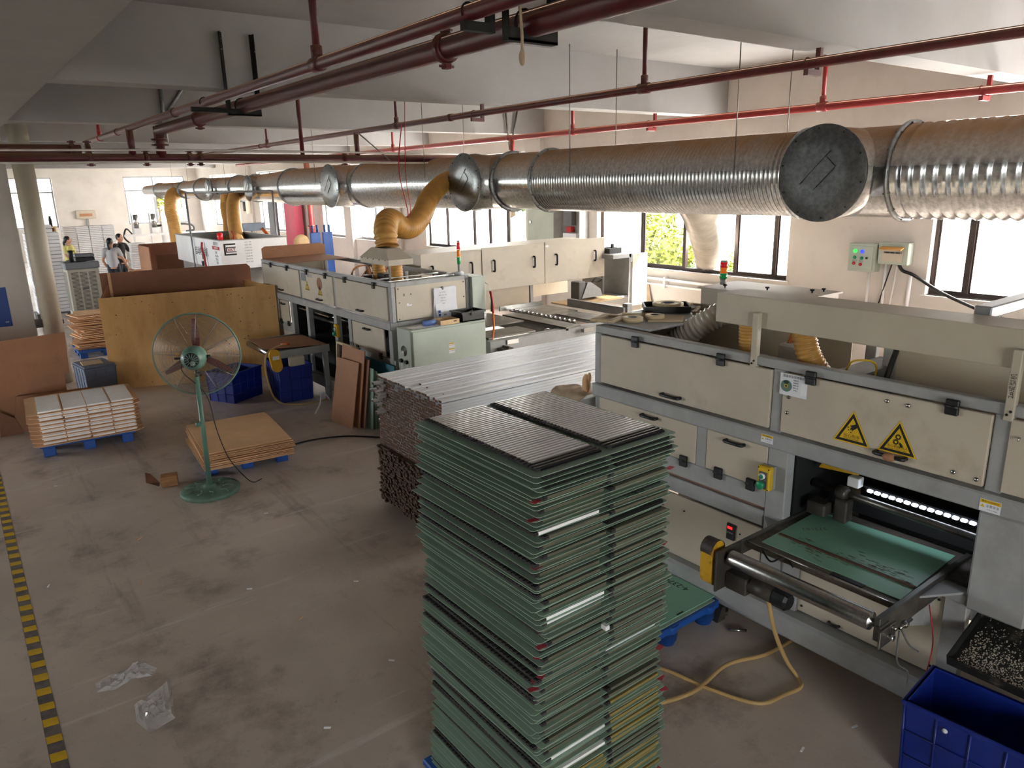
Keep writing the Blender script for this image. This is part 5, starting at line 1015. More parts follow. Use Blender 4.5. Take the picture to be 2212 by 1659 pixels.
mb = MB(); random.seed(2); n = 10
for i in range(n):
    for j in range(6): mb.v.append((4.05+.4*i/(n-1), 7.17+.16*j/5+.01*math.sin(i*2), k+.002+.006*abs(math.sin(i*1.7+j*2.1))))
mb.f = [(i*6+j, i*6+j+1, (i+1)*6+j+1, (i+1)*6+j) for i in range(n-1) for j in range(5)]; mb.s = [True]*len(mb.f); mb.mi = [0]*len(mb.f)
solo('crumpled_sheet', mb, 'paper_white', 'crumpled white sheet lying on the pale green cabinet', 'paper')
# air gun hanging by the control box
t = thing('air_gun', 'red and black air gun with orange hose beside the control box', 'air gun', (5.3, 7.42, 1.0)); part(t, 'gun_body', T(crom([(5.29, 7.4, 1.52), (5.29, 7.38, 1.46), (5.3, 7.37, 1.34), (5.3, 7.37, 1.26)], 5), .016, 8), 'ink_red'); part(t, 'trigger', T([(5.28, 7.36, 1.44), (5.265, 7.35, 1.36), (5.26, 7.35, 1.28)], .01, 6), 'black_plastic'); part(t, 'hose', T(crom([(5.3, 7.37, 1.26), (5.3, 7.36, 1.1), (5.27, 7.35, .95), (5.2, 7.32, .8)], 6), .012, 8), 'cable_orange'); part(t, 'nozzle', T(crom([(5.29, 7.4, 1.52), (5.27, 7.42, 1.6), (5.24, 7.44, 1.63)], 5), .005, 6), 'steel_bright')
# feed table of the middle machine
t = thing('feed_conveyor', 'grey feed conveyor with yellow guard beside the middle machine', 'conveyor', (3.5, 9.8, 0))
part(t, 'deck', B(3.22, 3.94, 9.3, 10.3, .72, .755), 'conveyor_belt'); part(t, 'side_rail', B(3.2, 3.94, 9.27, 9.3, .67, .765, .003), 'grey_steel'); part(t, 'side_rail', B(3.2, 3.94, 10.3, 10.33, .67, .765, .003), 'grey_steel'); part(t, 'roller', C((3.2, 9.3, .715), (3.2, 10.3, .715), .045, 20), 'steel_bright')
for y in (9.32, 10.26): part(t, 'leg', B(3.86, 3.93, y, y+.04, 0, .7), 'grey_steel')
gp = MB().prism([(3.17+.07*math.cos(a), 9.22, .74+.07*math.sin(a)) for a in [i*math.pi/10 for i in range(11)]]+[(3.19+.07*math.cos(a), 9.22, .58+.07*math.sin(a)) for a in [math.pi+i*math.pi/10 for i in range(11)]], (0, .05, 0)); gd = part(t, 'belt_guard', gp, 'guard_yellow', 'yellow belt guard'); plate(gd, 'label', rect(.09, .05), (3.18, 9.2195, .7), NY, .001, 'paper')
part(t, 'motor_box', B(3.35, 3.55, 9.2, 9.27, .56, .68, .006), 'cream')
t = thing('cardboard_sheet', 'brown board lying across the feed conveyor', 'board', (3.6, 9.75, .766)); part(t, 'board', MB().prism([(3.2, 10.3, .767), (3.15, 9.5, .767), (3.9, 9.28, .767), (3.9, 10.1, .767)], (0, 0, .006)), 'mdf')
t = thing('air_gun', 'orange air gun lying on the board over the feed conveyor', 'air gun', (3.45, 9.6, .774)); part(t, 'gun_body', T([(3.4, 9.62, .785), (3.46, 9.58, .79), (3.5, 9.56, .785)], .014, 8).tube([(3.46, 9.58, .788), (3.45, 9.52, .783)], .012, 8), 'cable_orange')
solo('air_hose', T(crom([(3.45, 9.52, .783), (3.3, 9.45, .8), (3.12, 9.4, .72), (3.1, 9.4, .4), (3.2, 9.4, .08), (3.45, 9.3, .012), (3.75, 9.25, .012), (3.92, 9.35, .012)], 8), .012, 8), 'hose_beige', 'pale air hose falling from the orange air gun to the floor', 'hose')
solo('power_cable', T(crom([(2.3, 7.55, .012), (2.85, 7.8, .01), (3.3, 7.7, .01), (3.6, 7.42, .01), (3.9, 7.0, .01), (4.4, 6.6, .01)], 8), .01, 6), 'cable_black', 'black power cable on the floor beside the brown sheets pallet', 'cable')
solo('air_hose', T(crom([(3.45, 8.75, .012), (3.6, 8.95, .06), (3.75, 9.2, .14), (3.85, 9.2, .02)], 8), .011, 6), 'paper', 'white hose loop on the floor beneath the feed conveyor', 'hose')
# leaning boards in front of the middle machine
def lean(name, label, x, y, w, h, th, tilt, mat, cat='board', rz=0.0, group=None):
    mb = B(-th/2, th/2, -w/2, w/2, 0, h, .002); M = Matrix.Translation((x, y, 0)) @ Matrix.Rotation(rz, 4, 'Z') @ Matrix.Rotation(tilt, 4, 'Y'); mb.xf(M); dz = min(v[2] for v in mb.v); mb.v = [(a, b, c-dz) for a, b, c in mb.v]
    return solo(name, mb, mat, label, cat, group)
lean('leaning_board', 'frontmost brown board leaning against the middle machine', 3.52, 8.12, .5, .8, .012, .2, 'mdf', rz=.1); lean('leaning_board', 'taller brown board second in the leaning row', 3.6, 8.1, .56, .94, .012, .16, 'mdf', rz=.04); lean('leaning_board', 'brown board third in the leaning row', 3.65, 8.02, .52, .84, .012, .15, 'mdf_dark', rz=.02)
for i in range(4): lean('leaning_sheet', ['first narrow', 'second narrow', 'third narrow', 'fourth narrow'][i]+' green sheet leaning right of the brown boards', 3.72+i*.035, 7.78-.015*i, .2, .74-.03*i, .008, .08, 'green_sheet', 'sheet')
lean('leaning_board', 'dark teal panel leaning behind the green sheets', 3.9, 7.85, .75, .78, .012, .06, 'teal_panel', 'panel')
t = thing('picture_frame', 'pale wooden frame standing behind the leaning boards', 'frame', (3.8, 8.45, 0)); M = Matrix.Translation((3.76, 8.5, 0)) @ Matrix.Rotation(.08, 4, 'Y')
for a_ in ((-.3, -.27, 0, .9), (.27, .3, 0, .9)): part(t, 'frame_bar', B(0, .03, a_[0], a_[1], a_[2], a_[3]).xf(M), 'frame_wood')
for z in (0, .87): part(t, 'frame_bar', B(0, .03, -.27, .27, z, z+.03).xf(M), 'frame_wood')
# ------------------------------------------------------------------ cross machine with cream doors
M3 = thing('spraying_machine', 'cream machine with tall handled doors standing across the aisle by the windows', 'machine', (7.2, 9.3, 0))
YD = 9.0
for i, (xa, xb) in enumerate(((5.25, 6.27), (6.29, 7.47), (7.49, 8.78))):
    dd = part(M3, 'door', B(xa, xb, YD-.02, YD, 1.262, 1.88+.012*i, .003), 'cream')
    for f in (.17, .82): grip(dd, (xa+(xb-xa)*f, YD-.02, 1.62), (0, 0, 1), (0, -1, 0), .16, .014, .04)
    if i == 2: part(dd, 'torn_sticker', MB().prism([(7.53+.05*math.cos(a)*(.5 if k % 2 else 1), YD-.021, 1.84+.025*math.sin(a)*(.5 if k % 2 else 1)) for k, a in enumerate([j*math.pi/5 for j in range(10)])], (0, -.001, 0)), 'paper_white')
part(M3, 'cabin_roof', B(5.25, 8.8, YD, 9.95, 1.84, 1.86), 'cream'); part(M3, 'cabin_back', B(5.25, 8.8, 9.93, 9.95, .9, 1.84), 'cream'); part(M3, 'cabin_side', B(5.25, 5.27, YD, 9.93, .9, 1.84), 'cream')
for x in (5.28, 6.28, 7.48): part(M3, 'inner_post', B(x, x+.06, YD+.35, YD+.4, .9, 1.84), 'grey_steel')
part(M3, 'inner_wall', B(5.35, 6.25, YD+.36, YD+.37, .9, 1.84), 'cream'); part(M3, 'inner_wall', B(6.36, 7.46, YD+.36, YD+.37, .9, 1.84), 'cream')
e = part(M3, 'end_cabinet', B(8.8, 9.15, YD-.25, YD+.5, .9, .93), 'grey_steel'); part(M3, 'end_cabinet_side', B(9.1, 9.16, YD-.28, YD+.5, .75, 1.62), 'grey_steel'); part(M3, 'end_cabinet_top', B(8.72, 9.16, YD-.28, YD+.5, 1.56, 1.63, .005), 'grey_steel'); part(M3, 'end_cabinet_back', B(8.76, 8.8, YD, YD+.5, .9, 1.56), 'grey_dark'); part(M3, 'end_door', B(9.16, 9.52, YD-.3, YD-.28, .75, 1.62, .003), 'cream', 'open cream end door'); part(M3, 'end_lower', B(9.2, 9.5, YD-.27, YD-.25, .1, .74), 'cream')
part(M3, 'spray_unit', B(7.95, 8.1, 8.7, 8.9, .98, 1.26, .01).box(8.1, 8.5, 8.75, 8.95, .98, 1.06, .01), 'grey_dark'); part(M3, 'spray_arm', MB().prism([(8.0, 8.68, 1.0), (8.45, 8.68, 1.0), (8.4, 8.68, 1.12), (8.2, 8.68, 1.24), (8.12, 8.68, 1.24)], (0, .08, 0)), 'grey_steel'); part(M3, 'cable', T(crom([(8.3, 8.8, 1.2), (8.4, 8.78, 1.28), (8.55, 8.8, 1.25), (8.5, 8.85, 1.2), (8.35, 8.82, 1.22)], 6), .014, 6), 'cable_black'); part(M3, 'wooden_base', B(7.6, 8.78, 8.55, 8.98, .93, .955), 'wood_light')
# feed frame toward the viewer
part(M3, 'frame_beam', B(5.15, 8.7, 7.24, 7.34, .78, .93, .005), 'grey_steel'); part(M3, 'frame_beam', B(5.15, 5.25, 7.34, 8.98, .78, .9, .005), 'grey_steel'); part(M3, 'frame_beam', B(6.3, 6.4, 7.34, 8.98, .78, .9, .005), 'grey_steel'); part(M3, 'frame_beam', B(7.42, 7.52, 7.34, 8.98, .78, .9, .005), 'grey_steel')
for x in (5.15, 6.42, 8.6): part(M3, 'leg', B(x, x+.12, 7.24, 7.36, 0, .78, .005), 'grey_steel')
for xa, xb in ((5.29, 6.4), (6.56, 8.58)):
    pn = part(M3, 'skirt_panel', B(xa, xb, 7.26, 7.28, .15, .76, .003), 'cream')
    for x in (xa+.05, xb-.05): screw(pn, (x, 7.26, .72), (0, -1, 0), .01, 'black_matte')
for xa, xb, ya, yb in ((5.25, 6.28, 8.0, 8.85), (5.2, 5.95, 7.34, 7.75), (6.35, 6.62, 7.2, 8.6), (6.72, 7.38, 8.1, 8.85), (6.95, 7.3, 7.3, 8.1)):
    part(M3, 'table_plate', B(xa, xb, ya, yb, .935, .955, .003), 'steel_worn'); part(M3, 'plate_support', B(xa+.03, xa+.08, ya+.04, yb-.04, .9, .935), 'grey_steel')
part(M3, 'side_rail', B(7.52, 7.58, 7.3, 8.5, .95, 1.07, .004), 'grey_steel'); part(M3, 'corner_post', B(7.56, 7.66, 7.26, 7.36, .93, 1.12, .004), 'grey_steel'); part(M3, 'side_rail', B(5.32, 6.25, 8.86, 8.88, .95, 1.02), 'steel_bright'); part(M3, 'side_rail', B(6.5, 7.35, 8.86, 8.88, .95, 1.02), 'steel_bright')
for x, y in ((5.4, 7.3), (6.15, 7.5), (6.6, 7.2)): part(M3, 'tension_bracket', B(x, x+.18, y-.08, y-.06, .86, .92, .003).box(x+.02, x+.1, y-.06, y, .86, .9), 'steel_bright')
part(M3, 'hand_wheel', MB().lathe([(.05, 0), (.06, .01), (.05, .02)], (6.2, 7.42, .88), (0, -1, 0), 18), 'steel_bright'); part(M3, 'chain_guide', B(6.66, 6.7, 7.35, 8.84, .935, .955), 'steel_worn')
for i in range(14): part(M3, 'chain_roller', C((6.655, 7.42+i*.1, .97), (6.705, 7.42+i*.1, .97), .016, 8), 'steel_bright')
part(M3, 'socket', B(7.0, 7.14, 7.2, 7.26, .62, .74, .005), 'black_plastic'); part(M3, 'socket_face', B(7.05, 7.13, 7.19, 7.2, .63, .72), 'screen'); part(M3, 'wire', T(crom([(5.5, 7.25, .75), (5.48, 7.24, .62), (5.56, 7.24, .58), (5.62, 7.24, .7)], 6), .004, 6), 'cable_black')
part(M3, 'hook_bracket', B(5.25, 5.42, 7.12, 7.24, .8, .84, .003).cyl((5.35, 7.1, .84), (5.35, 7.24, .84), .022, 10), 'motor_grey')
solo('parts_tray', B(8.82, 9.1, YD-.1, YD+.15, 1.632, 1.64).box(8.82, 8.83, YD-.1, YD+.15, 1.64, 1.72).box(9.09, 9.1, YD-.1, YD+.15, 1.64, 1.72).box(8.83, 9.09, YD-.1, YD-.09, 1.64, 1.72).box(8.83, 9.09, YD+.14, YD+.15, 1.64, 1.72).box(8.98, 9.02, YD, YD+.04, 1.64, 1.78), 'black_plastic', 'small black parts tray on the cream door machine end', 'tray')
solo('storage_tank', B(6.3, 6.72, 10.35, 10.7, .0, 1.45, .01).box(6.35, 6.9, 10.3, 10.36, 1.2, 1.75), 'galv_clean', 'grey metal box standing behind the cream door machine', 'box')
# ------------------------------------------------------------------ pedestal fan
FX, FY = 1.66, 7.04
fan = thing('pedestal_fan', 'green industrial pedestal fan with dark red blades', 'fan', (FX, FY, 0))
part(fan, 'base', MB().lathe([(.265, 0), (.272, .012), (.272, .032), (.262, .042), (.2, .05), (.1, .062), (.055, .066), (.05, .08), (.03, .085)], (FX, FY, 0), n=44), 'fan_base_green')
mb = MB()
for i in range(10):
    a = i*.63; r0 = .12+.02*(i % 3); mb.tube(crom([(FX+r0*math.cos(a), FY+r0*math.sin(a), .060), (FX+(r0+.04)*math.cos(a+.2), FY+(r0+.04)*math.sin(a+.2), .059), (FX+(r0+.09)*math.cos(a+.1), FY+(r0+.09)*math.sin(a+.1), .052)], 5), .006, 6)
part(fan, 'base_relief', mb, 'fan_base_green')
HC = V3((1.69, 7.10, 1.31)); ax = V3((.42, .9, -.02)).normalized()
part(fan, 'pole', C((FX, FY, .06), (HC.x-.005, HC.y-.02, 1.13), .0225, 16), 'fan_green'); part(fan, 'collar', C((FX-.02, FY+.02, .66), (FX-.022, FY+.03, .70), .026, 14), 'fan_green')
part(fan, 'tilt_joint', C((HC.x-.005, HC.y-.02, 1.12), (HC.x, HC.y-.01, 1.2), .016, 10).tube([(HC.x-.03, HC.y-.05, 1.16), (HC.x+.03, HC.y-.05, 1.17)], .012, 8).tube([(HC.x+.02, HC.y-.06, 1.14), (HC.x+.03, HC.y-.07, 1.19)], .01, 6), 'steel_worn')
mo = part(fan, 'motor', MB().lathe([(.001, -.14), (.055, -.138), (.08, -.12), (.104, -.07), (.112, -.01), (.106, .05), (.088, .085), (.03, .09)], HC, ax, 32), 'fan_green')
vg = MB().lathe([(.001, -.145), (.06, -.141), (.068, -.13)], HC, ax, 20); part(mo, 'vent', vg, 'black_plastic')
part(mo, 'badge', MB().lathe([(.001, -.152), (.022, -.15), (.024, -.144)], HC+V3((.01, 0, -.03)), ax, 18), 'grey_steel')
e1 = V3((0, 0, 1)).cross(ax).normalized(); e2 = ax.cross(e1)
for i in range(14):
    a = i*2*math.pi/14; d_ = e1*math.cos(a)+e2*math.sin(a); part(mo, 'vent_fin', T([HC-ax*.147+d_*.022, HC-ax*.141+d_*.062], .0035, 5), 'fan_green')
part(mo, 'side_knob', C(HC-e1*.11, HC-e1*.14, .016, 8), 'black_plastic'); part(mo, 'cable_gland', C(HC+e1*.11, HC+e1*.17, .01, 8), 'black_plastic')
CC = HC+ax*.15; RC = .388
def ringpts(c, r, n=56): return [c+(e1*math.cos(2*math.pi*i/n)+e2*math.sin(2*math.pi*i/n))*r for i in range(n)]
cage = part(fan, 'cage_rim', MB().tube(ringpts(CC, RC), .008, 8, close=True), 'fan_base_green')
bk = MB()
for i in range(26):
    f = .3+.7*i/26; h = -.09*(1-f**2.2)**.5; bk.tube(ringpts(CC+ax*h, RC*f), .0018, 4, close=True)
part(fan, 'rear_cage_rings', bk, 'wire_chrome')
fr = MB()
for i in range(22):
    f = .2+.8*i/22; h = .1*(1-f**2.2)**.5; fr.tube(ringpts(CC+ax*h, RC*f, 44), .0015, 4, close=True)
part(fan, 'front_cage_rings', fr, 'wire_chrome')
for i in range(12):
    a = i*2*math.pi/12+.1; d_ = e1*math.cos(a)+e2*math.sin(a)
    part(fan, 'cage_spoke', T([CC+d_*RC*f+ax*(-.092*(1-f**2.2)**.5-.003) for f in (.3, .5, .7, .85, .95, 1.0)], .0028, 5), 'wire_chrome')
    part(fan, 'cage_spoke', T([CC+d_*RC*f+ax*(.102*(1-f**2.2)**.5+.003) for f in (.15, .5, .7, .85, .95, 1.0)], .0025, 5), 'wire_chrome')
for i in range(3):
    a = math.pi/2+i*2*math.pi/3+.02; d_ = e1*math.cos(a)+e2*math.sin(a); s_ = ax.cross(d_); mb = MB()
    N = 8; P = []
    for k in range(N+1):
        f = k/N; r_ = .05+.29*f; wd = .02+.062*math.sin(math.pi*(f*.8+.12))*(1-.35*f)
        tw = ax*.018*(1-f); P += [CC+d_*r_+s_*wd*.5+tw, CC+d_*r_-s_*wd*.5-tw, CC+d_*r_-s_*wd*.5-tw+ax*.003, CC+d_*r_+s_*wd*.5+tw+ax*.003]
    F = [(4*k+j, 4*k+(j+1) % 4, 4*k+4+(j+1) % 4, 4*k+4+j) for k in range(N) for j in range(4)]+[(0, 1, 2, 3), (4*N+3, 4*N+2, 4*N+1, 4*N)]
    mb.add(P, F); part(fan, 'blade', mb, 'fan_blade')
part(fan, 'hub', C(CC-ax*.02, CC+ax*.03, .045, 18), 'fan_green')
part(fan, 'power_cord', T(crom([HC+e1*.08-ax*.05, HC+e1*.11-ax*.04+V3((0, -.02, -.12)), (1.74, 7.05, .95), (1.78, 7.0, .6), (1.86, 7.02, .3), (1.97, 7.0, .1), (2.05, 6.98, .012), (2.15, 7.02, .01)], 8), .0045, 6), 'cable_black')
# ------------------------------------------------------------------ pallets with boards left of the fan
pallet('plastic_pallet', 'blue pallet under the brown cardboard sheets by the fan', 2.2, 7.83, .86, .9, -.13, .135)
random.seed(14)
cb_me = [B(-.42, .42, -.55, .55, 0, .006).mesh('cardboard_sheet', 'cardboard'), B(-.41, .41, -.53, .53, 0, .009).mesh('cardboard_sheet', 'cardboard')]
z = .137
for i in range(21):
    me = cb_me[i % 2]; h = .006 if i % 2 == 0 else .009
    o = bpy.data.objects.new('cardboard_sheet', me); COL.objects.link(o); top = i == 20
    o.location = (2.17+(0 if top else random.uniform(-.03, .04)), 7.74+(0 if top else random.uniform(-.04, .03)), z); o.rotation_euler = (0, 0, -.1+(0 if top else random.uniform(-.03, .03))); z += h+.0012
    tag(o, 'topmost brown cardboard sheet beside the fan' if top else 'brown cardboard sheet in the pile beside the fan', 'cardboard', None if top else 'cardboard sheets beside the fan')
pallet('plastic_pallet', 'blue pallet under the layered white panels at left', .98, 9.55, .95, .72, -.06, .14)
fl_me = MB().prism([(-.55, -.4, 0), (-.48, -.45, 0), (.47, -.45, 0), (.55, -.38, 0), (.55, .4, 0), (.48, .45, 0), (-.48, .45, 0), (-.55, .4, 0)], (0, 0, .007)).mesh('cardboard_sheet', 'cardboard')
pn = MB().box(-.11, .11, -.37, .37, 0, .012)
for i in range(22): y = -.37+.74*i/22; pn.box(-.11, .11, y+.004, y+.0297, .012, .0175)
wp_me = pn.mesh('white_louvre', 'panel_white')
comb = MB()
for i in range(26): y = -.36+.72*i/26; comb.box(.11, .122, y, y+.016, .002, .014)
cm_me = comb.mesh('panel_comb', 'cardboard')
z = .142; 
for L in range(9):
    o = bpy.data.objects.new('cardboard_sheet', fl_me); COL.objects.link(o); top = L == 8; o.location = (1.0+random.uniform(-.02, .02), 9.58+random.uniform(-.02, .02), z); o.rotation_euler = (0, 0, -.06+random.uniform(-.02, .02)); tag(o, 'cut corner cardboard layer between the white panels', 'cardboard', 'cardboard layers of the white panel pallet'); z += .0075
    for q in range(4):
        p_ = bpy.data.objects.new('white_louvre', wp_me); COL.objects.link(p_); cx = -.36+.235*q+random.uniform(-.004, .004); cr, sr = math.cos(-.06), math.sin(-.06)
        p_.location = (1.02+cx*cr, 9.55+cx*sr+(0 if top else random.uniform(-.02, .01)), z); p_.rotation_euler = (0, 0, -.06)
        if top: tag(p_, ['leftmost', 'second', 'third', 'rightmost'][q]+' white ribbed panel on top of the left pallet', 'panel', 'white panels of the left pallet')
        else: tag(p_, 'white ribbed panel in the lower layers of the left pallet', 'panel', 'white panels of the left pallet')
        share(p_, 'panel_comb', cm_me)
    z += .0185
    if not top:
        for q in range(4):
            p_ = bpy.data.objects.new('white_louvre', wp_me); COL.objects.link(p_); cx = -.37+.235*q; p_.location = (1.02+cx*cr, 9.55+cx*sr+random.uniform(-.015, .015), z); p_.rotation_euler = (0, 0, -.06); tag(p_, 'white ribbed panel in the lower layers of the left pallet', 'panel', 'white panels of the left pallet'); share(p_, 'panel_comb', cm_me)
        z += .0185
# leaning brown boards at the left edge
def leany(name, label, poly, y, th, tilt, mat, cat='board'):
    mb = MB().prism([(a, 0, b) for a, b in poly], (0, th, 0)); mb.xf(Matrix.Translation((0, y, 0)) @ Matrix.Rotation(tilt, 4, 'X')); dz = min(v[2] for v in mb.v); mb.v = [(a, b, c-dz) for a, b, c in mb.v]; return solo(name, mb, mat, label, cat)
leany('leaning_board', 'large brown board leaning behind the white panel pallet', [(-.45, 0), (.96, 0), (.97, .6), (1.03, .62), (1.06, 1.12), (-.45, 1.08)], 10.62, .014, -.06, 'mdf')
leany('leaning_board', 'low brown board with a dark edge before the large one', [(.32, 0), (.98, 0), (1.24, .2), (1.22, .42), (.42, .44)], 10.45, .012, -.1, 'mdf'); leany('leaning_board', 'narrow dark brown offcut leaning at the left edge', [(.18, 0), (.42, 0), (.36, .2), (.22, .3)], 10.4, .012, -.12, 'mdf_dark')
gc = crate('storage_crate', 'blue grey plastic crate with a lid beside the plywood panel', 1.48, 12.0, 0, .40, .56, .40, .12, 'blue_grey_bin'); part(gc, 'lid', B(-.2, .2, -.28, .28, .40, .425, .006), 'blue_grey_bin', local=True)
solo('picture_frame', B(1.32, 1.58, 11.84, 12.1, .427, .445, .004), 'frame_wood', 'flat wooden piece lying on the blue grey crate', 'board')
# plywood enclosure
P0 = V3((1.66, 11.92, 0)); P1 = V3((3.93, 11.1, 0)); pd = (P1-P0).normalized(); pn_ = V3((-pd.y, pd.x, 0))
ply = thing('plywood_board', 'large tan plywood panel with nail holes standing behind the fan', 'panel', (2.8, 11.5, 0))
part(ply, 'board', MB().prism([P0, P1, P1+V3((0, 0, 1.40)), P0+V3((0, 0, 1.345))], pn_*.018), 'plywood')
random.seed(9); nh = MB()
for i in range(46):
    u = random.random(); z = random.choice([.1, .35, .6, .85, 1.05, 1.2, 1.28])+random.uniform(-.06, .05); c = P0.lerp(P1, u)+V3((0, 0, z)); nh.cyl(c-pn_*.0012, c+pn_*.002, random.uniform(.005, .009), 6)
part(ply, 'nail_marks', nh, 'black_matte', kind='stuff')
q0 = P0+pn_*.03; q1 = P1+pn_*.03
part(ply, 'side_batten', MB().prism([q0, q0+pn_*.9, q0+pn_*.9+V3((0, 0, 1.5)), q0+V3((0, 0, 1.3))], pd*.015), 'mdf'); part(ply, 'side_batten', MB().prism([(3.91, 11.14, 0), (3.91, 12.45, 0), (3.91, 12.45, 1.36), (3.91, 11.14, 1.38)], (-.015, 0, 0)), 'plywood')
r0 = V3((1.83, 12.6, 0)); r1 = V3((4.02, 12.5, 0)); rn = V3((.0, 1, 0))
bbx = thing('brown_screen', 'dark brown board screen standing behind the plywood panel', 'board', (2.9, 12.6, 0))
part(bbx, 'board', MB().prism([r0, r1, r1+V3((.02, 0, 1.56)), r1+V3((-.03, 0, 1.61)), r0+V3((0, 0, 1.63))], rn*.012), 'mdf_dark'); part(bbx, 'edge_strip', MB().prism([r0+V3((.1, -.012, 0)), r0+V3((.14, -.012, 0)), r0+V3((.14, -.012, 1.63)), r0+V3((.1, -.012, 1.63))], rn*.01), 'cardboard')
# blue crates beside the plywood
crate('storage_crate', 'dark blue crate standing behind the fan on the floor', 2.93, 10.25, 0, .56, .46, .42, .5, 'blue_bin'); crate('storage_crate', 'dark blue crate tucked under the feed conveyor', 3.55, 9.83, 0, .44, .7, .5, -.1, 'blue_bin')
# cardboard pile behind the plywood, cooler
pallet('plastic_pallet', 'blue pallet under the brown pile beside the air cooler', 2.05, 15.0, .9, .8, 0, .13); random.seed(44)
cd = B(-.36, .36, -.3, .3, 0, .012).mesh('cardboard_sheet', 'cardboard'); z = .132
for i in range(24):
    o = bpy.data.objects.new('cardboard_sheet', cd); COL.objects.link(o); o.location = (2.02+random.uniform(-.08, .07), 15.0+random.uniform(-.05, .05), z); o.rotation_euler = (0, random.uniform(-.02, .02)*0, random.uniform(-.25, .25)); z += .0235 if i % 3 else .031; top = i == 23; tag(o, 'uppermost light cardboard sheet beside the air cooler' if top else 'cardboard sheet in the ragged pile beside the air cooler', 'cardboard', None if top else 'ragged cardboard pile by the cooler')
for i, (x, y) in enumerate(((1.95, 17.2), (1.75, 16.6))): solo('cardboard_scrap', MB().prism([(x, y, .004), (x+.35, y-.1, .004), (x+.4, y+.2, .03), (x+.05, y+.3, .01)], (0, 0, .004)), ('cardboard', 'blue_plastic')[i], ('brown scrap lying on the floor by the cooler', 'blue scrap lying on the floor by the drain pipe')[i], 'scrap')
ac = thing('air_cooler', 'tall beige evaporative air cooler with grey top', 'air cooler', (2.28, 17.95, 0)); c0, c1, d0, d1 = 1.98, 2.58, 17.7, 18.2
part(ac, 'body', B(c0, c1, d0, d1, .3, 1.28, .02), 'cooler_body'); part(ac, 'top', B(c0-.02, c1+.02, d0-.02, d1+.02, 1.28, 1.42, .02), 'cooler_top'); part(ac, 'tank', B(c0+.02, c1-.02, d0+.02, d1-.02, .06, .3, .02), 'cooler_top')
for x in (c0+.06, c1-.06):
    for y in (d0+.06, d1-.06): part(ac, 'caster', C((x-.015, y, .03), (x+.015, y, .03), .03, 12), 'black_plastic')
lv = B(-.065, .065, -.004, .0, 0, .010).mesh('louver', 'black_matte'); lv2 = B(-.004, 0, -.2, .2, 0, .010).mesh('louver', 'black_matte')
for cx in (c0+.14, c0+.3, c0+.46):
    for i in range(30): share(ac, 'louver', lv, (cx-2.28, d0-.001-17.95, .42+i*.027))
for i in range(30): share(ac, 'louver', lv2, (c0-.001-2.28, 0, .42+i*.027))
part(ac, 'badge', B(c0+.25, c0+.36, d0-.008, d0, .86, .9), 'grey_dark'); part(ac, 'cord', T(crom([(c0+.02, d0, .4), (c0+.05, d0-.02, .33), (c0+.14, d0-.03, .3), (c0+.15, d0-.03, .06)], 6), .008, 6), 'grey_dark')
solo('cup', MB().lathe([(.04, 0), (.046, .17), (.05, .24), (.044, .24), (.04, .02)], (2.12, 17.8, 1.421), n=18), 'black_plastic', 'black cup on top of the air cooler', 'cup'); t = thing('printer', 'black label printer on top of the air cooler', 'printer', (2.38, 18.0, 1.421)); part(t, 'body', B(2.2, 2.55, 17.82, 18.15, 1.421, 1.5, .01), 'black_plastic'); part(t, 'lid', B(2.2, 2.55, 17.82, 18.15, 1.51, 1.57, .01), 'cooler_top'); solo('paper_sheets', B(2.38, 2.6, 17.72, 17.8, 1.421, 1.428), 'paper', 'loose papers in front of the label printer', 'papers')
# white box stacks
random.seed(61)
def box_stack(label, grp, x0, y, z0, nx, nz, w, d, h, seam=False):
    me = B(-w/2+.002, w/2-.002, -d/2, d/2, 0, h-.009, .004).mesh('white_carton', 'paper_white')
    for i in range(nx):
        for k in range(nz):
            o = bpy.data.objects.new('white_carton', me); COL.objects.link(o); o.location = (x0+i*(w+.012)+random.uniform(-.006, .006), y+random.uniform(-.01, .01), z0+k*h); o.rotation_euler = (0, 0, random.uniform(-.015, .015)); tag(o, label, 'carton', grp)
pallet('wooden_pallet', 'dark pallet under the left white carton stack', 1.9, 20.35, .8, .6, 0, .12, 'grey_dark'); box_stack('grey white carton in the tall stack behind the drain pipe', 'cartons in the left stack', 1.72, 20.35, .122, 2, 22, .33, .5, .083); box_stack('loose white carton topping the left stack', 'cartons topping the left stack', 1.98, 20.35, 1.95, 1, 2, .28, .4, .085)
pallet('wooden_pallet', 'dark pallet under the right white carton stacks', 4.0, 28.6, 1.7, .7, 0, .12, 'grey_dark')
box_stack('flat white carton in the stacks behind the three workers', 'cartons behind the workers', 3.46, 28.6, .122, 4, 28, .37, .5, .058)
box_stack('flat white carton in the stack held by the man', 'cartons held by the man', 4.36, 22.9, .72, 1, 12, .36, .34, .06)
t = thing('work_bench', 'low brown work bench under the small carton stack', 'bench', (4.4, 22.9, 0)); part(t, 'top', B(4.1, 4.75, 22.6, 23.2, .68, .718), 'mdf')
for x in (4.12, 4.68):
    for y in (22.62, 23.13): part(t, 'leg', B(x, x+.05, y, y+.05, 0, .68), 'mdf')
solo('shelf_rack', B(2.72, 3.05, 27.9, 28.3, 0, .04).box(2.72, 2.75, 27.9, 28.3, .04, 1.75).box(3.02, 3.05, 27.9, 28.3, .04, 1.75).box(2.68, 3.08, 27.88, 28.32, 1.75, 1.79).box(2.75, 3.02, 28.28, 28.3, .04, 1.75), 'wood_light', 'pale wooden rack left of the carton stacks', 'rack'); solo('flask', MB().lathe([(.05, 0), (.05, .22), (.035, .25), (.035, .32), (.001, .325)], (2.95, 28.1, 1.791), n=16), 'black_plastic', 'black flask on the pale wooden rack', 'flask')
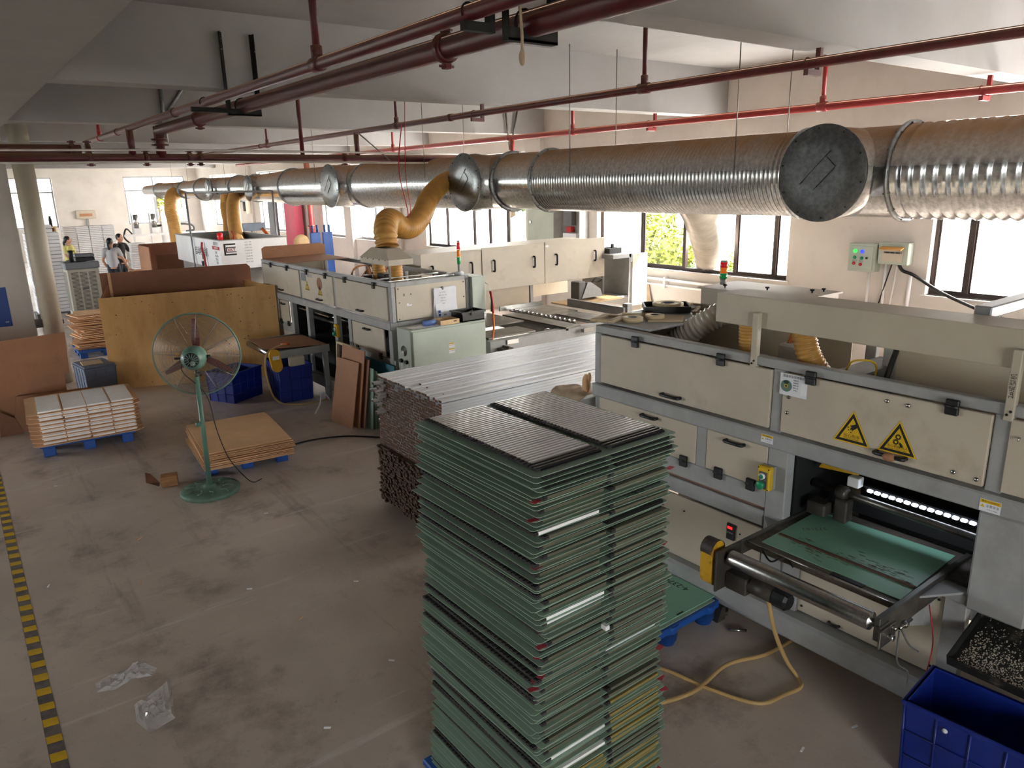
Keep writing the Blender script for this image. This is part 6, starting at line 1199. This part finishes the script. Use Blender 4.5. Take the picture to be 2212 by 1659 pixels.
# ------------------------------------------------------------------ white machine with logo
M4 = thing('white_machine', 'white open box machine with a black framed red logo', 'machine', (5.2, 17.5, 0)); x0, x1, y0, y1, zt = 4.55, 5.95, 15.8, 19.3, 1.79
fp = part(M4, 'front_panel', B(x0, x1, y0, y0+.02, 1.2, zt, .003), 'paper_white'); sp = part(M4, 'side_panel', B(x0, x0+.02, y0+.02, y1, 1.2, zt, .003), 'paper_white'); part(M4, 'back_panel', B(x0+.02, x1, y1-.02, y1, 1.2, zt), 'grey_steel'); part(M4, 'far_side_panel', B(x1-.02, x1, y0+.02, y1-.02, 1.2, zt), 'grey_steel'); part(M4, 'rim', B(x0-.01, x1+.01, y0-.01, y0+.03, zt, zt+.015).box(x0-.01, x0+.03, y0+.03, y1, zt, zt+.015).box(x1-.03, x1+.01, y0+.03, y1, zt, zt+.015).box(x0+.03, x1-.03, y1-.03, y1, zt, zt+.015), 'grey_steel'); part(M4, 'deck', B(x0+.02, x1-.02, y0+.02, y1-.02, 1.2, 1.22), 'grey_dark'); part(M4, 'lower_body', B(x0+.08, x1-.08, y0+.2, y1-.1, 0, 1.2), 'grey_steel'); part(M4, 'control_desk', MB().prism([(5.45, 15.78, 1.0), (5.45, 15.3, .95), (5.45, 15.3, 1.05), (5.45, 15.78, 1.3)], (.5, 0, 0)), 'paper_white')
lg = part(fp, 'logo_frame', B(4.62, 4.655, y0-.004, y0, 1.49, 1.73).box(4.655, 4.86, y0-.004, y0, 1.7, 1.73).box(4.655, 4.87, y0-.004, y0, 1.49, 1.52).box(4.66, 4.68, y0-.004, y0, 1.55, 1.66).box(4.68, 4.86, y0-.004, y0, 1.64, 1.66).box(4.68, 4.87, y0-.004, y0, 1.55, 1.565), 'ink'); text(fp, 'lettering', 'XKY', .085, 'ink_red', (4.77, y0-.004, 1.602), **NY, ext=.001, bold=True)
for i, s_ in enumerate(('6-15  120', '8-20  300', '2.7x7 12.2', '2.1x6.2 50', '2.7x12 40', '1.2x20 48', '8.0x10 60', '10-19 2.87')): text(fp, 'lettering', s_, .035, 'ink_grey', (5.12, y0-.003, 1.74-i*.058), **NY, ext=.0005)
text(sp, 'lettering', '自动喷涂机', .2, 'ink', (x0-.003, 17.2, 1.5), **NX, ext=.0005); text(sp, 'lettering', '设备管理', .08, 'ink_grey', (x0-.003, 16.1, 1.72), **NX, ext=.0005); part(sp, 'red_band', B(x0-.004, x0, 15.86, 16.35, 1.6, 1.67), 'ink_red'); text(sp, 'lettering', '设备责任牌', .055, 'paper_white', (x0-.005, 16.1, 1.635), **NX, ext=.0005)
for i in range(4): text(sp, 'lettering', ('编号', 'XC20-02', '责任人', '日期')[i], .06, 'ink_grey', (x0-.003, 16.1, 1.54-i*.07), **NX, ext=.0005)
part(M4, 'air_gun', T(crom([(4.5, 16.9, 1.72), (4.49, 16.92, 1.6), (4.49, 16.85, 1.45), (4.5, 16.8, 1.2)], 6), .022, 8), 'ink_red'); part(M4, 'clips', B(4.52, 4.54, 16.95, 17.1, 1.35, 1.45).box(4.52, 4.54, 17.1, 17.2, 1.2, 1.3), 'black_plastic')
part(M4, 'warning_beacon', MB().lathe([(.05, 0), (.05, .07), (.055, .075), (.055, .2), (.04, .21), (.001, .212)], (4.66, 16.1, zt-.06), n=18), 'lamp_red', 'red warning beacon'); part(M4, 'inner_hose', flex([(5.0, 16.3, 1.5), (5.02, 16.35, 1.75), (5.15, 16.5, 1.8), (5.25, 16.6, 1.6)], .09, .04, .01), 'hose_yellow'); part(M4, 'inner_cable', T(crom([(4.95, 16.2, 1.6), (5.0, 16.3, 1.85), (5.0, 16.4, 1.95)], 5), .015, 6), 'ink_red')
part(M4, 'gantry_bar', B(4.6, 5.9, 17.2, 17.3, 1.6, 1.66), 'black_matte'); part(M4, 'notepad', B(5.56, 5.74, 15.42, 15.62, 1.22, 1.23).xf(Matrix.Translation((0, 0, -.08))), 'paper'); part(M4, 'touch_screen', B(5.48, 5.62, 15.28, 15.3, 1.02, 1.1), 'screen')
t = thing('gantry_frame', 'thin grey rectangular frame around the amber hoses', 'frame', (4.9, 17.4, 0)); part(t, 'post', C((4.5, 17.7, 0), (4.5, 17.7, 2.76), .02, 8), 'window_alu'); part(t, 'post', C((6.0, 16.5, 0), (6.0, 16.5, 2.76), .02, 8), 'window_alu'); part(t, 'beam', C((4.5, 17.7, 2.75), (6.0, 16.5, 2.75), .02, 8), 'window_alu')
bx = thing('brown_screen', 'open brown board box left of the white machine', 'board', (4.2, 20.2, 0)); part(bx, 'side', B(3.98, 4.0, 19.6, 20.8, .2, 1.5), 'mdf'); part(bx, 'back', B(4.0, 4.95, 20.78, 20.8, .2, 1.52), 'mdf_dark'); part(bx, 'front', B(4.18, 4.95, 19.9, 19.92, .2, 1.28), 'mdf_dark'); part(bx, 'base', B(3.98, 4.95, 19.6, 20.8, 0, .2), 'mdf')
# far assembly jig
t = thing('assembly_jig', 'white and silver pneumatic jig by the far window', 'machine', (6.2, 30.5, 0)); part(t, 'table', B(5.3, 8.2, 30, 31.4, .85, .93), 'cream'); part(t, 'rail', B(5.4, 8.2, 30.2, 30.3, 1.22, 1.3), 'paper_white')
for x in (5.35, 8.05):
    for y in (30.05, 31.25): part(t, 'leg', B(x, x+.1, y, y+.1, 0, .85), 'grey_steel')
for x in (5.9, 6.5): part(t, 'cylinder', C((x, 30.5, 1.5), (x, 30.5, 2.0), .09, 14), 'steel_bright'); part(t, 'head', B(x-.12, x+.12, 30.4, 30.6, 1.3, 1.5), 'paper_white'); part(t, 'stand', B(x-.15, x-.1, 30.5, 30.6, .93, 2.05), 'paper_white')
part(t, 'drag_chain', T(crom([(6.6, 30.5, 1.55), (7.2, 30.5, 1.6), (7.8, 30.5, 1.55), (7.9, 30.5, 1.35), (7.6, 30.5, 1.3)], 6), .04, 6), 'grey_dark'); part(t, 'jig_body', B(6.75, 6.95, 30.4, 30.7, .93, 1.7), 'paper_white'); part(t, 'tube', T(crom([(5.7, 30.4, 1.3), (5.5, 30.3, 1.5), (5.4, 30.3, 1.2), (5.6, 30.3, .95)], 6), .03, 6), 'cable_black')
# ------------------------------------------------------------------ wall fittings
t = thing('control_panel_box', 'grey wall box with green and blue lamps right of the window', 'switch box', (WX-.08, 5.28, 1.5)); part(t, 'case', B(WX-.16, WX, 5.1, 5.48, 1.51, 1.89, .006), 'sage'); part(t, 'door', B(WX-.172, WX-.16, 5.13, 5.44, 1.54, 1.86, .004), 'sage')
for y, z, mt, r_ in ((5.38, 1.79, 'led_green', .02), (5.28, 1.785, 'led_blue', .02), (5.38, 1.70, 'green_button', .018), (5.28, 1.695, 'green_button', .018), (5.385, 1.62, 'ink_red', .018), (5.29, 1.61, 'ink_red', .018), (5.21, 1.70, 'black_plastic', .012)): part(t, 'lamp' if 'led' in mt else 'button', MB().lathe([(r_*1.3, 0), (r_*1.3, .008), (r_, .01), (r_, .022), (.001, .026)], (WX-.172, y, z), (-1, 0, 0), 14), mt)
text(t, 'lettering', '启动  停止', .035, 'ink_grey', (WX-.1735, 5.33, 1.655), **NX, ext=.0003)
t = thing('breaker_box', 'grey breaker box with lifted amber cover right of the lamp box', 'switch box', (WX-.08, 4.88, 1.64)); part(t, 'case', B(WX-.14, WX, 4.67, 5.08, 1.63, 1.92, .012), 'sage'); part(t, 'window_recess', B(WX-.146, WX-.14, 4.74, 5.02, 1.67, 1.85), 'cream'); part(t, 'cover', MB().prism([(WX-.14, 4.73, 1.86), (WX-.24, 4.73, 1.83), (WX-.24, 4.73, 1.84), (WX-.14, 4.73, 1.87)], (0, .3, 0)), 'hose_yellow')
for i in range(10): part(t, 'breaker', B(WX-.155, WX-.146, 4.76+i*.024, 4.778+i*.024, 1.78, 1.8), 'black_plastic' if i % 3 else 'grey_dark')
for i, (y, zt_, zb, r_) in enumerate(((5.22, 1.5, .75, .018), (5.0, 1.62, 1.05, .018), (4.66, 1.53, .6, .024))): solo('conduit', C((WX-.04, y, zb), (WX-.04, y, zt_), r_, 10), 'paper_white', ['white conduit dropping from the lamp box', 'white conduit dropping from the breaker box', 'thick white conduit right of the breaker box'][i], 'conduit')
solo('cable', T(crom([(WX-.06, 4.82, 1.63), (WX-.05, 4.76, 1.55), (WX-.06, 4.6, 1.5), (WX-.08, 4.2, 1.3), (WX-.1, 3.6, 1.1), (WX-.1, 3.2, 1.02)], 8), .022, 8), 'cable_black', 'thick black cable sagging from the breaker box to the right', 'cable'); solo('cable', T(crom([(WX-.04, 4.92, 1.63), (WX-.05, 4.97, 1.4), (WX-.05, 5.06, 1.0)], 6), .009, 6), 'cable_black', 'thin black wire below the breaker box', 'cable'); solo('cable', T(crom([(WX-.04, 4.85, 1.63), (WX-.045, 4.86, 1.4), (WX-.045, 4.9, .95)], 6), .009, 6), 'paper_white', 'thin white wire below the breaker box', 'cable')
for i, (z, r_) in enumerate(((1.08, .024), (.98, .02))): solo('conduit', T([(WX-.05, 9.7, z), (WX-.05, 5.05, z-.04), (WX-.05, 5.0, z-.0)], r_, 10), 'paper_white', ('upper', 'lower')[i]+' white pipe along the wall under the window', 'pipe')
for y in (8.9, 7.6): solo('conduit_bracket', B(WX-.09, WX, y-.02, y+.02, .93, 1.12), 'paper_white', 'white clamp on the wall pipes, '+('left' if y > 8 else 'right'), 'clamp')
mb = MB()
for i in range(7):
    for j in range(9): u = i/6-.5; v = j/8; mb.v.append((WX-.03-.04*math.sin(v*3)*(1-abs(u)), 9.35+u*(.04+.42*v), 1.0-.62*v+.02*math.sin(i*3+j)))
mb.f = [(i*9+j, i*9+j+1, (i+1)*9+j+1, (i+1)*9+j) for i in range(6) for j in range(8)]; mb.s = [True]*len(mb.f); mb.mi = [0]*len(mb.f); solo('plastic_bag', mb, 'cloth_beige', 'limp beige bag hanging on the wall under the window', 'bag')
solo('wall_post', B(7.6, 7.68, 5.55, 5.63, 0, 1.35, .004), 'window_alu', 'short aluminium post behind the shelf of rolls', 'post')
t = thing('wall_cabinet', 'tall grey wall cabinet with an open door showing a breaker', 'cabinet', (WX-.15, 11.6, 1.0)); part(t, 'door', B(WX-.03, WX-.01, 11.75, 12.6, 1.0, 2.9, .004).xf(Matrix.Translation((-.2, 0, 0))), 'sage'); part(t, 'case', B(WX-.02, WX, 10.95, 11.75, 1.0, 2.9).box(WX-.25, WX-.02, 11.73, 11.75, 1.0, 2.9).box(WX-.25, WX-.02, 10.95, 10.97, 1.0, 2.9).box(WX-.25, WX-.02, 10.97, 11.73, 2.88, 2.9).box(WX-.25, WX-.02, 10.97, 11.73, 1.0, 1.02), 'grey_steel'); part(t, 'breaker', B(WX-.15, WX-.02, 11.3, 11.55, 1.95, 2.25, .01), 'grey_dark'); part(t, 'terminal_row', B(WX-.12, WX-.02, 11.2, 11.6, 1.68, 1.8, .005), 'paper'); part(t, 'fuse', B(WX-.12, WX-.02, 11.35, 11.5, 1.82, 1.93), 'ink_red'); part(t, 'wiring', T(crom([(WX-.06, 11.3, 1.66), (WX-.08, 11.4, 1.55), (WX-.06, 11.5, 1.6), (WX-.08, 11.58, 1.5)], 5), .02, 6), 'cable_black'); part(t, 'lock', C((WX-.23, 12.5, 2.0), (WX-.25, 12.5, 2.0), .03, 10), 'steel_bright')
solo('wall_pipe', C((WX-.06, 18.4, .9), (WX-.06, 18.4, 3.0), .035, 10), 'cream', 'cream vertical pipe on the pier between the windows', 'pipe')
t = thing('fuse_box', 'cream fuse box with a lifted door on the far pier', 'switch box', (WX-.22, 30.65, 1.85)); part(t, 'case', B(WX-.32, WX-.125, 30.42, 30.88, 1.85, 2.6), 'cream'); part(t, 'opening', B(WX-.33, WX-.32, 30.5, 30.75, 1.95, 2.45), 'black_matte')
t = thing('breaker_box', 'cream breaker box on the far wall', 'switch box', (5.4, 37.98, 1.7)); part(t, 'case', B(5.0, 5.75, 37.92, 38.04, 1.7, 2.05, .01), 'cream'); part(t, 'breaker_row', B(5.12, 5.62, 37.91, 37.92, 1.8, 1.92), 'mdf'); part(t, 'conduit', C((5.4, 37.98, 1.2), (5.4, 37.98, 1.7), .05, 8), 'grey_steel')
solo('foil_board', MB().prism([(9.85, 25.2, 0), (10.15, 25.2, 0), (10.15, 25.2, 2.75), (9.85, 25.2, 2.75)], (0, .9, 0)), 'foil_pink', 'pink board standing at the window pier', 'board'); solo('notice_board', B(9.6, 9.66, 26.2, 27.0, 0, 2.6), 'ink_grey', 'grey notice board beside the pink board', 'board')
t = thing('stacker_truck', 'blue lift trolley behind the middle machine', 'trolley', (8.5, 20, 0))
for x in (8.2, 8.56): part(t, 'mast', B(x, x+.28, 19.9, 20.0, 0, 1.6, .01), 'blue_plastic'); part(t, 'rod', C((x+.07, 19.95, 1.6), (x+.07, 19.95, 1.8), .03, 8), 'blue_plastic'); part(t, 'rod', C((x+.21, 19.95, 1.6), (x+.21, 19.95, 1.8), .03, 8), 'blue_plastic')
part(t, 'base', B(8.1, 8.9, 19.6, 20.4, 0, .12), 'blue_plastic')
solo('round_panel', MB().lathe([(.001, 0), (.22, 0), (.22, .02), (.001, .02)], (7.75, 19.5, 1.38), (0, -1, 0), 24), 'wood_light', 'pale round board behind the white machine', 'board')
t = thing('work_light', 'blue grey swivel arm with an orange strut behind the white machine', 'arm', (6.6, 19.8, 1.2)); part(t, 'head', B(6.3, 6.9, 19.7, 19.85, 1.75, 1.95, .01), 'blue_grey_bin'); part(t, 'strut', T([(6.8, 19.7, 1.8), (7.05, 19.4, 1.35)], .04, 8), 'cable_orange'); part(t, 'post', B(6.55, 6.62, 19.75, 19.85, 0, 1.75), 'grey_steel')
# ------------------------------------------------------------------ floor details
tp = thing('hazard_tape', 'black and yellow hazard tape line along the floor', 'tape', (.0, 9.5, 0)); part(tp, 'black_base', MB().prism([(-.027, 1.5, .0004), (.049, 1.5, .0004), (.107, 12.0, .0004), (.031, 12.0, .0004)], (0, 0, .0008)), 'dirt')
yb = MB().prism([(-.036, -.032, 0), (.036, -.048, 0), (.036, .032, 0), (-.036, .048, 0)], (0, 0, .0006)).mesh('yellow_dash', 'warn_yellow'); random.seed(71)
for i in range(64):
    share(tp, 'yellow_dash', yb, (0.012+.0009*i+random.uniform(-.002, .002), 1.55+i*.162-9.5, .0013), scale=(1, random.uniform(.8, 1.1), 1))
def rubbish(label, pts, seed):
    random.seed(seed); n = len(pts); mb = MB(); c = V3((sum(p[0] for p in pts)/n, sum(p[1] for p in pts)/n, .02)); K = 7; vs = []
    for k in range(K):
        f = k/(K-1)
        for i in range(n*4):
            a = i/4; p = V3((*pts[int(a) % n], .003)).lerp(V3((*pts[(int(a)+1) % n], .003)), a % 1); q = p.lerp(c, f*.98); q.z = .003+(random.uniform(.0, .022) if 0 < k else 0)*(1 if k % 2 else .5); vs.append(q)
    N = n*4; mb.add(vs, [(k*N+i, k*N+(i+1) % N, (k+1)*N+(i+1) % N, (k+1)*N+i) for k in range(K-1) for i in range(N)]); solo('plastic_bag', mb, 'plastic_bag', label, 'plastic bag')
rubbish('elongated clear plastic bag on the floor', [(.27, 4.42), (.36, 4.38), (.46, 4.42), (.56, 4.38), (.6, 4.44), (.545, 4.6), (.46, 4.54), (.36, 4.55), (.28, 4.52)], 1); rubbish('triangular clear plastic bag on the floor', [(.42, 4.16), (.52, 4.2), (.635, 4.28), (.6, 4.05), (.575, 3.9), (.44, 3.86), (.4, 4.0)], 2)
solo('wood_block', B(-.075, .075, -.06, .06, 0, .1, .004).xf(Matrix.Translation((1.4, 7.5, 0)) @ Matrix.Rotation(-.25, 4, 'Z')), 'wood_block', 'small wooden block lying on the floor beside the fan', 'block'); solo('torn_cardboard', MB().add([(1.22, 7.66, .12), (1.2, 7.56, .05), (1.3, 7.5, .003), (1.33, 7.6, .003), (1.27, 7.68, .09)], [(0, 1, 4), (1, 2, 3, 4)]), 'mdf_dark', 'torn curled brown scrap beside the wooden block', 'scrap')
random.seed(91)
for i, (x, y) in enumerate(((3.02, 1.63), (3.38, 1.55), (1.5, 4.4), (1.35, 5.0), (.75, 5.6), (1.2, 3.3), (.9, 6.4), (2.0, 4.6), (1.9, 6.2), (.2, 6.0), (1.75, 3.6), (.5, 8.2))):
    solo('floor_scrap', B(-.018, .018, -.005, .005, 0, .006).xf(Matrix.Translation((x, y, .001)) @ Matrix.Rotation(random.uniform(0, 3), 4, 'Z')), random.choice(['paper_white', 'cardboard', 'paper']), 'small pale offcut scattered on the concrete floor', 'scrap', 'small offcuts scattered on the floor')
# ------------------------------------------------------------------ workers
def remesh(o, vs, sm=True):
    m_ = o.modifiers.new('remesh', 'REMESH'); m_.mode = 'VOXEL'; m_.voxel_size = vs; m_.use_smooth_shade = True
    s_ = o.modifiers.new('smooth', 'SMOOTH'); s_.iterations = 3; s_.factor = .5; return o
def limb(mb, pts, rs, n=14):
    P = crom(pts, 5); R_ = []
    for i in range(len(P)):
        f = i/(len(P)-1)*(len(rs)-1); k = min(int(f), len(rs)-2); R_.append(rs[k]+(rs[k+1]-rs[k])*(f-k))
    mb.tube(P, R_, n); mb.ball(P[0], R_[0]*.98, n, 6); mb.ball(P[-1], R_[-1]*.98, n, 6)
def hand(mb, w, d, up, s):
    w = V3(w); d = V3(d).normalized(); up = (V3(up)-d*V3(up).dot(d)).normalized(); sd = d.cross(up)
    P = w+d*.045*s; mb.tube([w, w+d*.02*s, w+d*.05*s, w+d*.085*s], [.024*s, .03*s, .036*s, .034*s], 10)
    for i, (o_, L) in enumerate(((-.027, .066), (-.009, .078), (.009, .074), (.027, .058))):
        b0 = w+d*.08*s+sd*o_*s; mb.tube([b0, b0+d*L*.4*s-up*.004*s, b0+d*L*.75*s-up*.016*s, b0+d*L*s-up*.03*s], [.0092*s, .009*s, .0082*s, .007*s], 8)
    t0 = w+d*.03*s-sd*.028*s; mb.tube([t0, t0+d*.025*s-sd*.02*s, t0+d*.05*s-sd*.026*s-up*.008*s], [.012*s, .0105*s, .0085*s], 8)
def person(label, loc, rz, H, shirt, hairstyle, arms, lean_=0.0, head_turn=0.0, collar=False, print_=None, lf=1.0):
    t = thing('person', label, 'person', loc, rz); s = H/1.65
    def Pt(x, y, z): return V3((x*s, (y+lean_*max(0, z-.9))*s, z*s))
    body = MB()
    for sx in (-1, 1): limb(body, [Pt(sx*.085, 0, .88), Pt(sx*.095, .01, .48), Pt(sx*.095, -.01, .07)], [.075*s, .05*s, .036*s])
    body.tube([Pt(0, 0, .82), Pt(0, 0, .95), Pt(0, -.01, 1.1), Pt(0, 0, 1.25), Pt(0, 0, 1.36)], [.12*s, .12*s, .105*s, .12*s, .08*s], 16)
    limb(body, [Pt(0, -.005, 1.33), Pt(0, .005, 1.43), Pt(0, .012, 1.48)], [.055*s, .045*s, .05*s])
    Rh = Matrix.Translation(Pt(0, .02, 1.53)) @ Matrix.Rotation(head_turn, 4, 'Z') @ Matrix.Rotation(-.1, 4, 'X')
    hb = MB().ball((0, 0, 0), (.073*s, .088*s, .11*s), 18, 12).ball((0, .018*s, -.055*s), (.054*s, .064*s, .058*s), 14, 8).ball((0, .092*s, -.012*s), (.012*s, .018*s, .02*s), 8, 6).ball((0, .088*s, .012*s), (.009*s, .01*s, .028*s), 8, 6)
    for sx in (-1, 1): hb.ball((sx*.074*s, -.008*s, -.005*s), (.012*s, .02*s, .03*s), 8, 6).ball((sx*.03*s, .07*s, -.03*s), (.022*s, .02*s, .02*s), 8, 6)
    hb.ball((0, .084*s, -.052*s), (.024*s, .01*s, .008*s), 8, 6); hb.xf(Rh); body.add(hb.v, hb.f, True)
    sh = MB(); k = 1.16
    sh.tube([Pt(0, 0, .86), Pt(0, 0, .95), Pt(0, -.008, 1.08), Pt(0, 0, 1.2), Pt(0, 0, 1.3), Pt(0, 0, 1.375)], [.135*s, .14*s, .125*s, .135*s, .125*s, .07*s], 18); sh.ball(Pt(0, 0, 1.26), (.165*s, .1*s, .1*s), 14, 8); sh.ball(Pt(0, 0, .98), (.155*s, .115*s, .16*s), 14, 8)
    for sx, (e_, w_, up_) in zip((-1, 1), arms):
        S = Pt(sx*.165, 0, 1.32); E_ = Pt(*e_); W_ = Pt(*w_); limb(body, [S, E_, W_], [.042*s, .036*s, .026*s]); hand(body, W_, W_-E_, up_, s)
        M_ = S.lerp(E_, .62); limb(sh, [Pt(sx*.1, 0, 1.33), S, M_], [.06*s, .062*s, .056*s])
    b = part(t, 'body', body, 'skin', local=True); remesh(b, .0075)
    shp = part(t, 'shirt', sh, shirt, local=True); remesh(shp, .014)
    tr = MB()
    for sx in (-1, 1): limb(tr, [Pt(sx*.07, 0, .9), Pt(sx*.095, .01, .48), Pt(sx*.095, -.01, .1)], [.1*s, .07*s, .058*s])
    tr.ball(Pt(0, 0, .89), (.14*s, .105*s, .09*s), 14, 8); trp = part(t, 'trousers', tr, 'trousers', local=True); remesh(trp, .014)
    sho = MB()
    for sx in (-1, 1): sho.ball(Pt(sx*.095, .035, .035), (.045*s, .12*s, .04*s), 12, 8)
    part(t, 'shoes', sho, 'black_plastic', local=True)
    hr = MB().ball((0, -.018*s, .028*s), (.083*s, .094*s, .098*s), 18, 12)
    if hairstyle == 'tail': hr.ball((0, -.07*s, -.01*s), (.06*s, .045*s, .07*s), 12, 8); hr.tube([V3((0, -.1, .0))*s, V3((.005, -.125, -.06))*s, V3((.01, -.12, -.15))*s, V3((.01, -.115, -.23))*s], [.024*s, .034*s, .034*s, .012*s], 10)
    else: hr.ball((0, -.05*s, .0), (.07*s, .05*s, .07*s), 12, 8)
    hr.xf(Rh @ Matrix.Rotation(.18, 4, 'X')); remesh(part(t, 'hair', hr, 'hair', local=True), .01)
    ey = MB()
    for sx in (-1, 1): ey.ball((sx*.03*s, .081*s, .008*s), (.013*s, .006*s, .007*s), 8, 6)
    part(t, 'eyes', ey.xf(Rh), 'ink', local=True)
    if collar:
        cl = MB().tube([Rh @ V3((x*s, y*s, -.135*s)) for x, y in ((-.02, .07), (-.055, .03), (-.06, -.02), (0, -.06), (.06, -.02), (.055, .03), (.02, .07))], .014*s, 6); part(t, 'collar', cl, 'shirt_black', local=True)
    if print_:
        o_ = text(t, 'shirt_print', print_, .075*s, 'ink', t.matrix_world @ V3((0, 0, 0)) if False else V3(loc)+Matrix.Rotation(rz, 3, 'Z') @ V3((0, .135*s, 1.2*s)), Matrix.Rotation(rz, 3, 'Z') @ V3((-1, 0, 0)), (0, 0, 1), ext=.004, bold=True)
    return t
person('person in a yellow T-shirt with black lettering and glasses, facing right', (2.98, 25.2, 0), -2.25, 1.6, 'shirt_yellow', 'tail', [((-.24, .05, 1.08), (-.2, .25, 1.0), (0, 0, 1)), ((.24, .05, 1.08), (.16, .26, 1.0), (0, 0, 1))], print_='BTL', head_turn=.5)
person('person in a grey T-shirt with a dark ponytail, seen from behind', (3.66, 22.6, 0), -.25, 1.62, 'shirt_grey', 'tail', [((-.24, .03, 1.06), (-.22, .2, .95), (0, 0, 1)), ((.26, .02, 1.06), (.3, .2, .9), (0, 0, 1))], head_turn=-.5)
person('person in a black polo shirt reaching for the white cartons', (4.02, 23.6, 0), -2.6, 1.68, 'shirt_black', 'short', [((-.26, .1, 1.1), (-.12, .34, 1.02), (0, 0, 1)), ((.26, .08, 1.1), (.14, .34, .95), (0, 0, 1))], lean_=.12, head_turn=.3, collar=True)
# ------------------------------------------------------------------ outside
struct('ground', B(-80, -9.6, -60, 120, -.5, -.35).box(10.7, 120, -60, 120, -.5, -.35).box(-9.6, 10.7, 38.6, 120, -.5, -.35).box(-9.6, 10.7, -60, -7.6, -.5, -.35), 'grass', 'sunlit grass around the building', 'ground')
def foliage(c, r, n, s, seed, mat):
    random.seed(seed); mb = MB(); c = V3(c)
    lobes = [(V3((random.uniform(-.55, .55), random.uniform(-.55, .55), random.uniform(-.5, .6))), random.uniform(.35, .6)) for _ in range(9)]
    for i in range(n):
        lb, lr = random.choice(lobes); d_ = V3((random.gauss(0, 1), random.gauss(0, 1), random.gauss(0, 1))).normalized(); p = lb+d_*lr*random.uniform(.75, 1.05); p = V3((p.x*r[0], p.y*r[1], p.z*r[2]))+c
        a = V3((random.gauss(0, 1), random.gauss(0, 1), random.gauss(0, .6))).normalized(); b_ = a.cross(d_).normalized(); k = s*random.uniform(.6, 1.3); mb.add([p-a*k, p+b_*k*.45, p+a*k, p-b_*k*.45], [(0, 1, 2, 3)])
    return mb
def tree(label, x, y, h, r, n, s, seed, mat, z0=-.35, bush=False):
    t = thing('bush' if bush else 'tree', label, 'bush' if bush else 'tree', (x, y, z0)); cz = z0+(h*.5 if bush else h*.62); part(t, 'foliage', foliage((x, y, cz), (r, r, h*(.5 if bush else .42)), n, s, seed, mat), mat, kind='stuff'); part(t, 'trunk', T([(x, y, z0), (x+.05, y, z0+h*.35), (x, y+.05, cz)], [h*.03, h*.022, h*.01], 8), 'bark')
tree('bright yellow green bush nearest the window pane', 13.2, 11.2, 2.3, 1.0, 5200, .07, 1, 'leaf_bright', bush=True); tree('yellow green bush behind the mullion', 13.8, 12.9, 2.9, 1.1, 4800, .08, 2, 'leaf_bright', bush=True); tree('tall yellow topped bush at the left of the clear pane', 15.2, 14.6, 3.2, 1.3, 4800, .09, 3, 'leaf_bright', bush=True); tree('low green bush at the window foot', 12.6, 9.6, 1.7, .8, 3600, .06, 4, 'leaf_mid', bush=True); tree('low light green bush beside the hose', 13.2, 9.9, 1.6, .9, 3600, .06, 5, 'leaf_bright', bush=True)
for i, (x, y, h, r, mt) in enumerate(((20, 18.5, 8, 2.6, 'leaf_dark'), (25.5, 15, 9, 2.8, 'leaf_dark'), (19, 25, 8, 2.6, 'leaf_mid'), (26, 22.5, 10, 3, 'leaf_dark'), (21, 32, 9, 3, 'leaf_mid'), (21, 39, 9, 3, 'leaf_mid'), (20, 46.5, 10, 3, 'leaf_dark'), (24, 8, 9, 3, 'leaf_dark'), (26, 0, 9, 3, 'leaf_mid'))): tree('green tree in the row outside the right windows, '+['seen through the clear pane', 'behind the yellow bushes', 'left of the clear pane', 'tall one behind the row', 'beyond the truss', 'beyond the riser window', 'beyond the poster window', 'near the switch boxes', 'farthest right'][i], x, y, h, r, 3000, .22, 20+i, mt)
for i, (x, y, h, r, mt) in enumerate(((10, 46, 8, 2.3, 'leaf_bright'), (14, 52, 10, 3, 'leaf_mid'), (8.5, 53, 9, 2.6, 'leaf_mid'), (4.5, 48, 7, 2.3, 'leaf_mid'))): tree('green tree beyond the far wall, '+['yellowish one in the pane', 'tall one at the right', 'middle one', 'leftmost one'][i], x, y, h, r, 3400, .2, 40+i, mt)
t = thing('truss_roof', 'white trussed canopy with orange and green roof outside the window', 'canopy', (16.5, 20.5, -.35)); M = Matrix.Translation((16.2, 20.0, 0)) @ Matrix.Rotation(-.6, 4, 'Z')
part(t, 'orange_roof', B(-3, 3, -.1, .1, 0, .35).xf(M @ Matrix.Translation((0, 0, 2.4)) @ Matrix.Rotation(-.5, 4, 'Y')), 'roof_orange'); part(t, 'green_roof', B(-3, 3, -.2, .2, 0, .6).xf(M @ Matrix.Translation((0, .2, 1.1)) @ Matrix.Rotation(-.4, 4, 'Y')), 'roof_green'); part(t, 'white_beam', B(-3, 3, -.1, .1, 0, .16).xf(M @ Matrix.Translation((0, 0, 1.85)) @ Matrix.Rotation(-.45, 4, 'Y')), 'truss_white')
for k in range(6): part(t, 'truss_strut', B(-.05, .05, -.05, .05, 0, 1.0).xf(M @ Matrix.Translation((-2+k*.8, 0, 1.0+.4*k)) @ Matrix.Rotation(.5 if k % 2 else -.7, 4, 'Y')), 'truss_white')
part(t, 'post', B(-2.6, -2.4, -.1, .1, -.35, 1.4).xf(M).box(0, .01, 0, .01, 0, .01), 'truss_white')
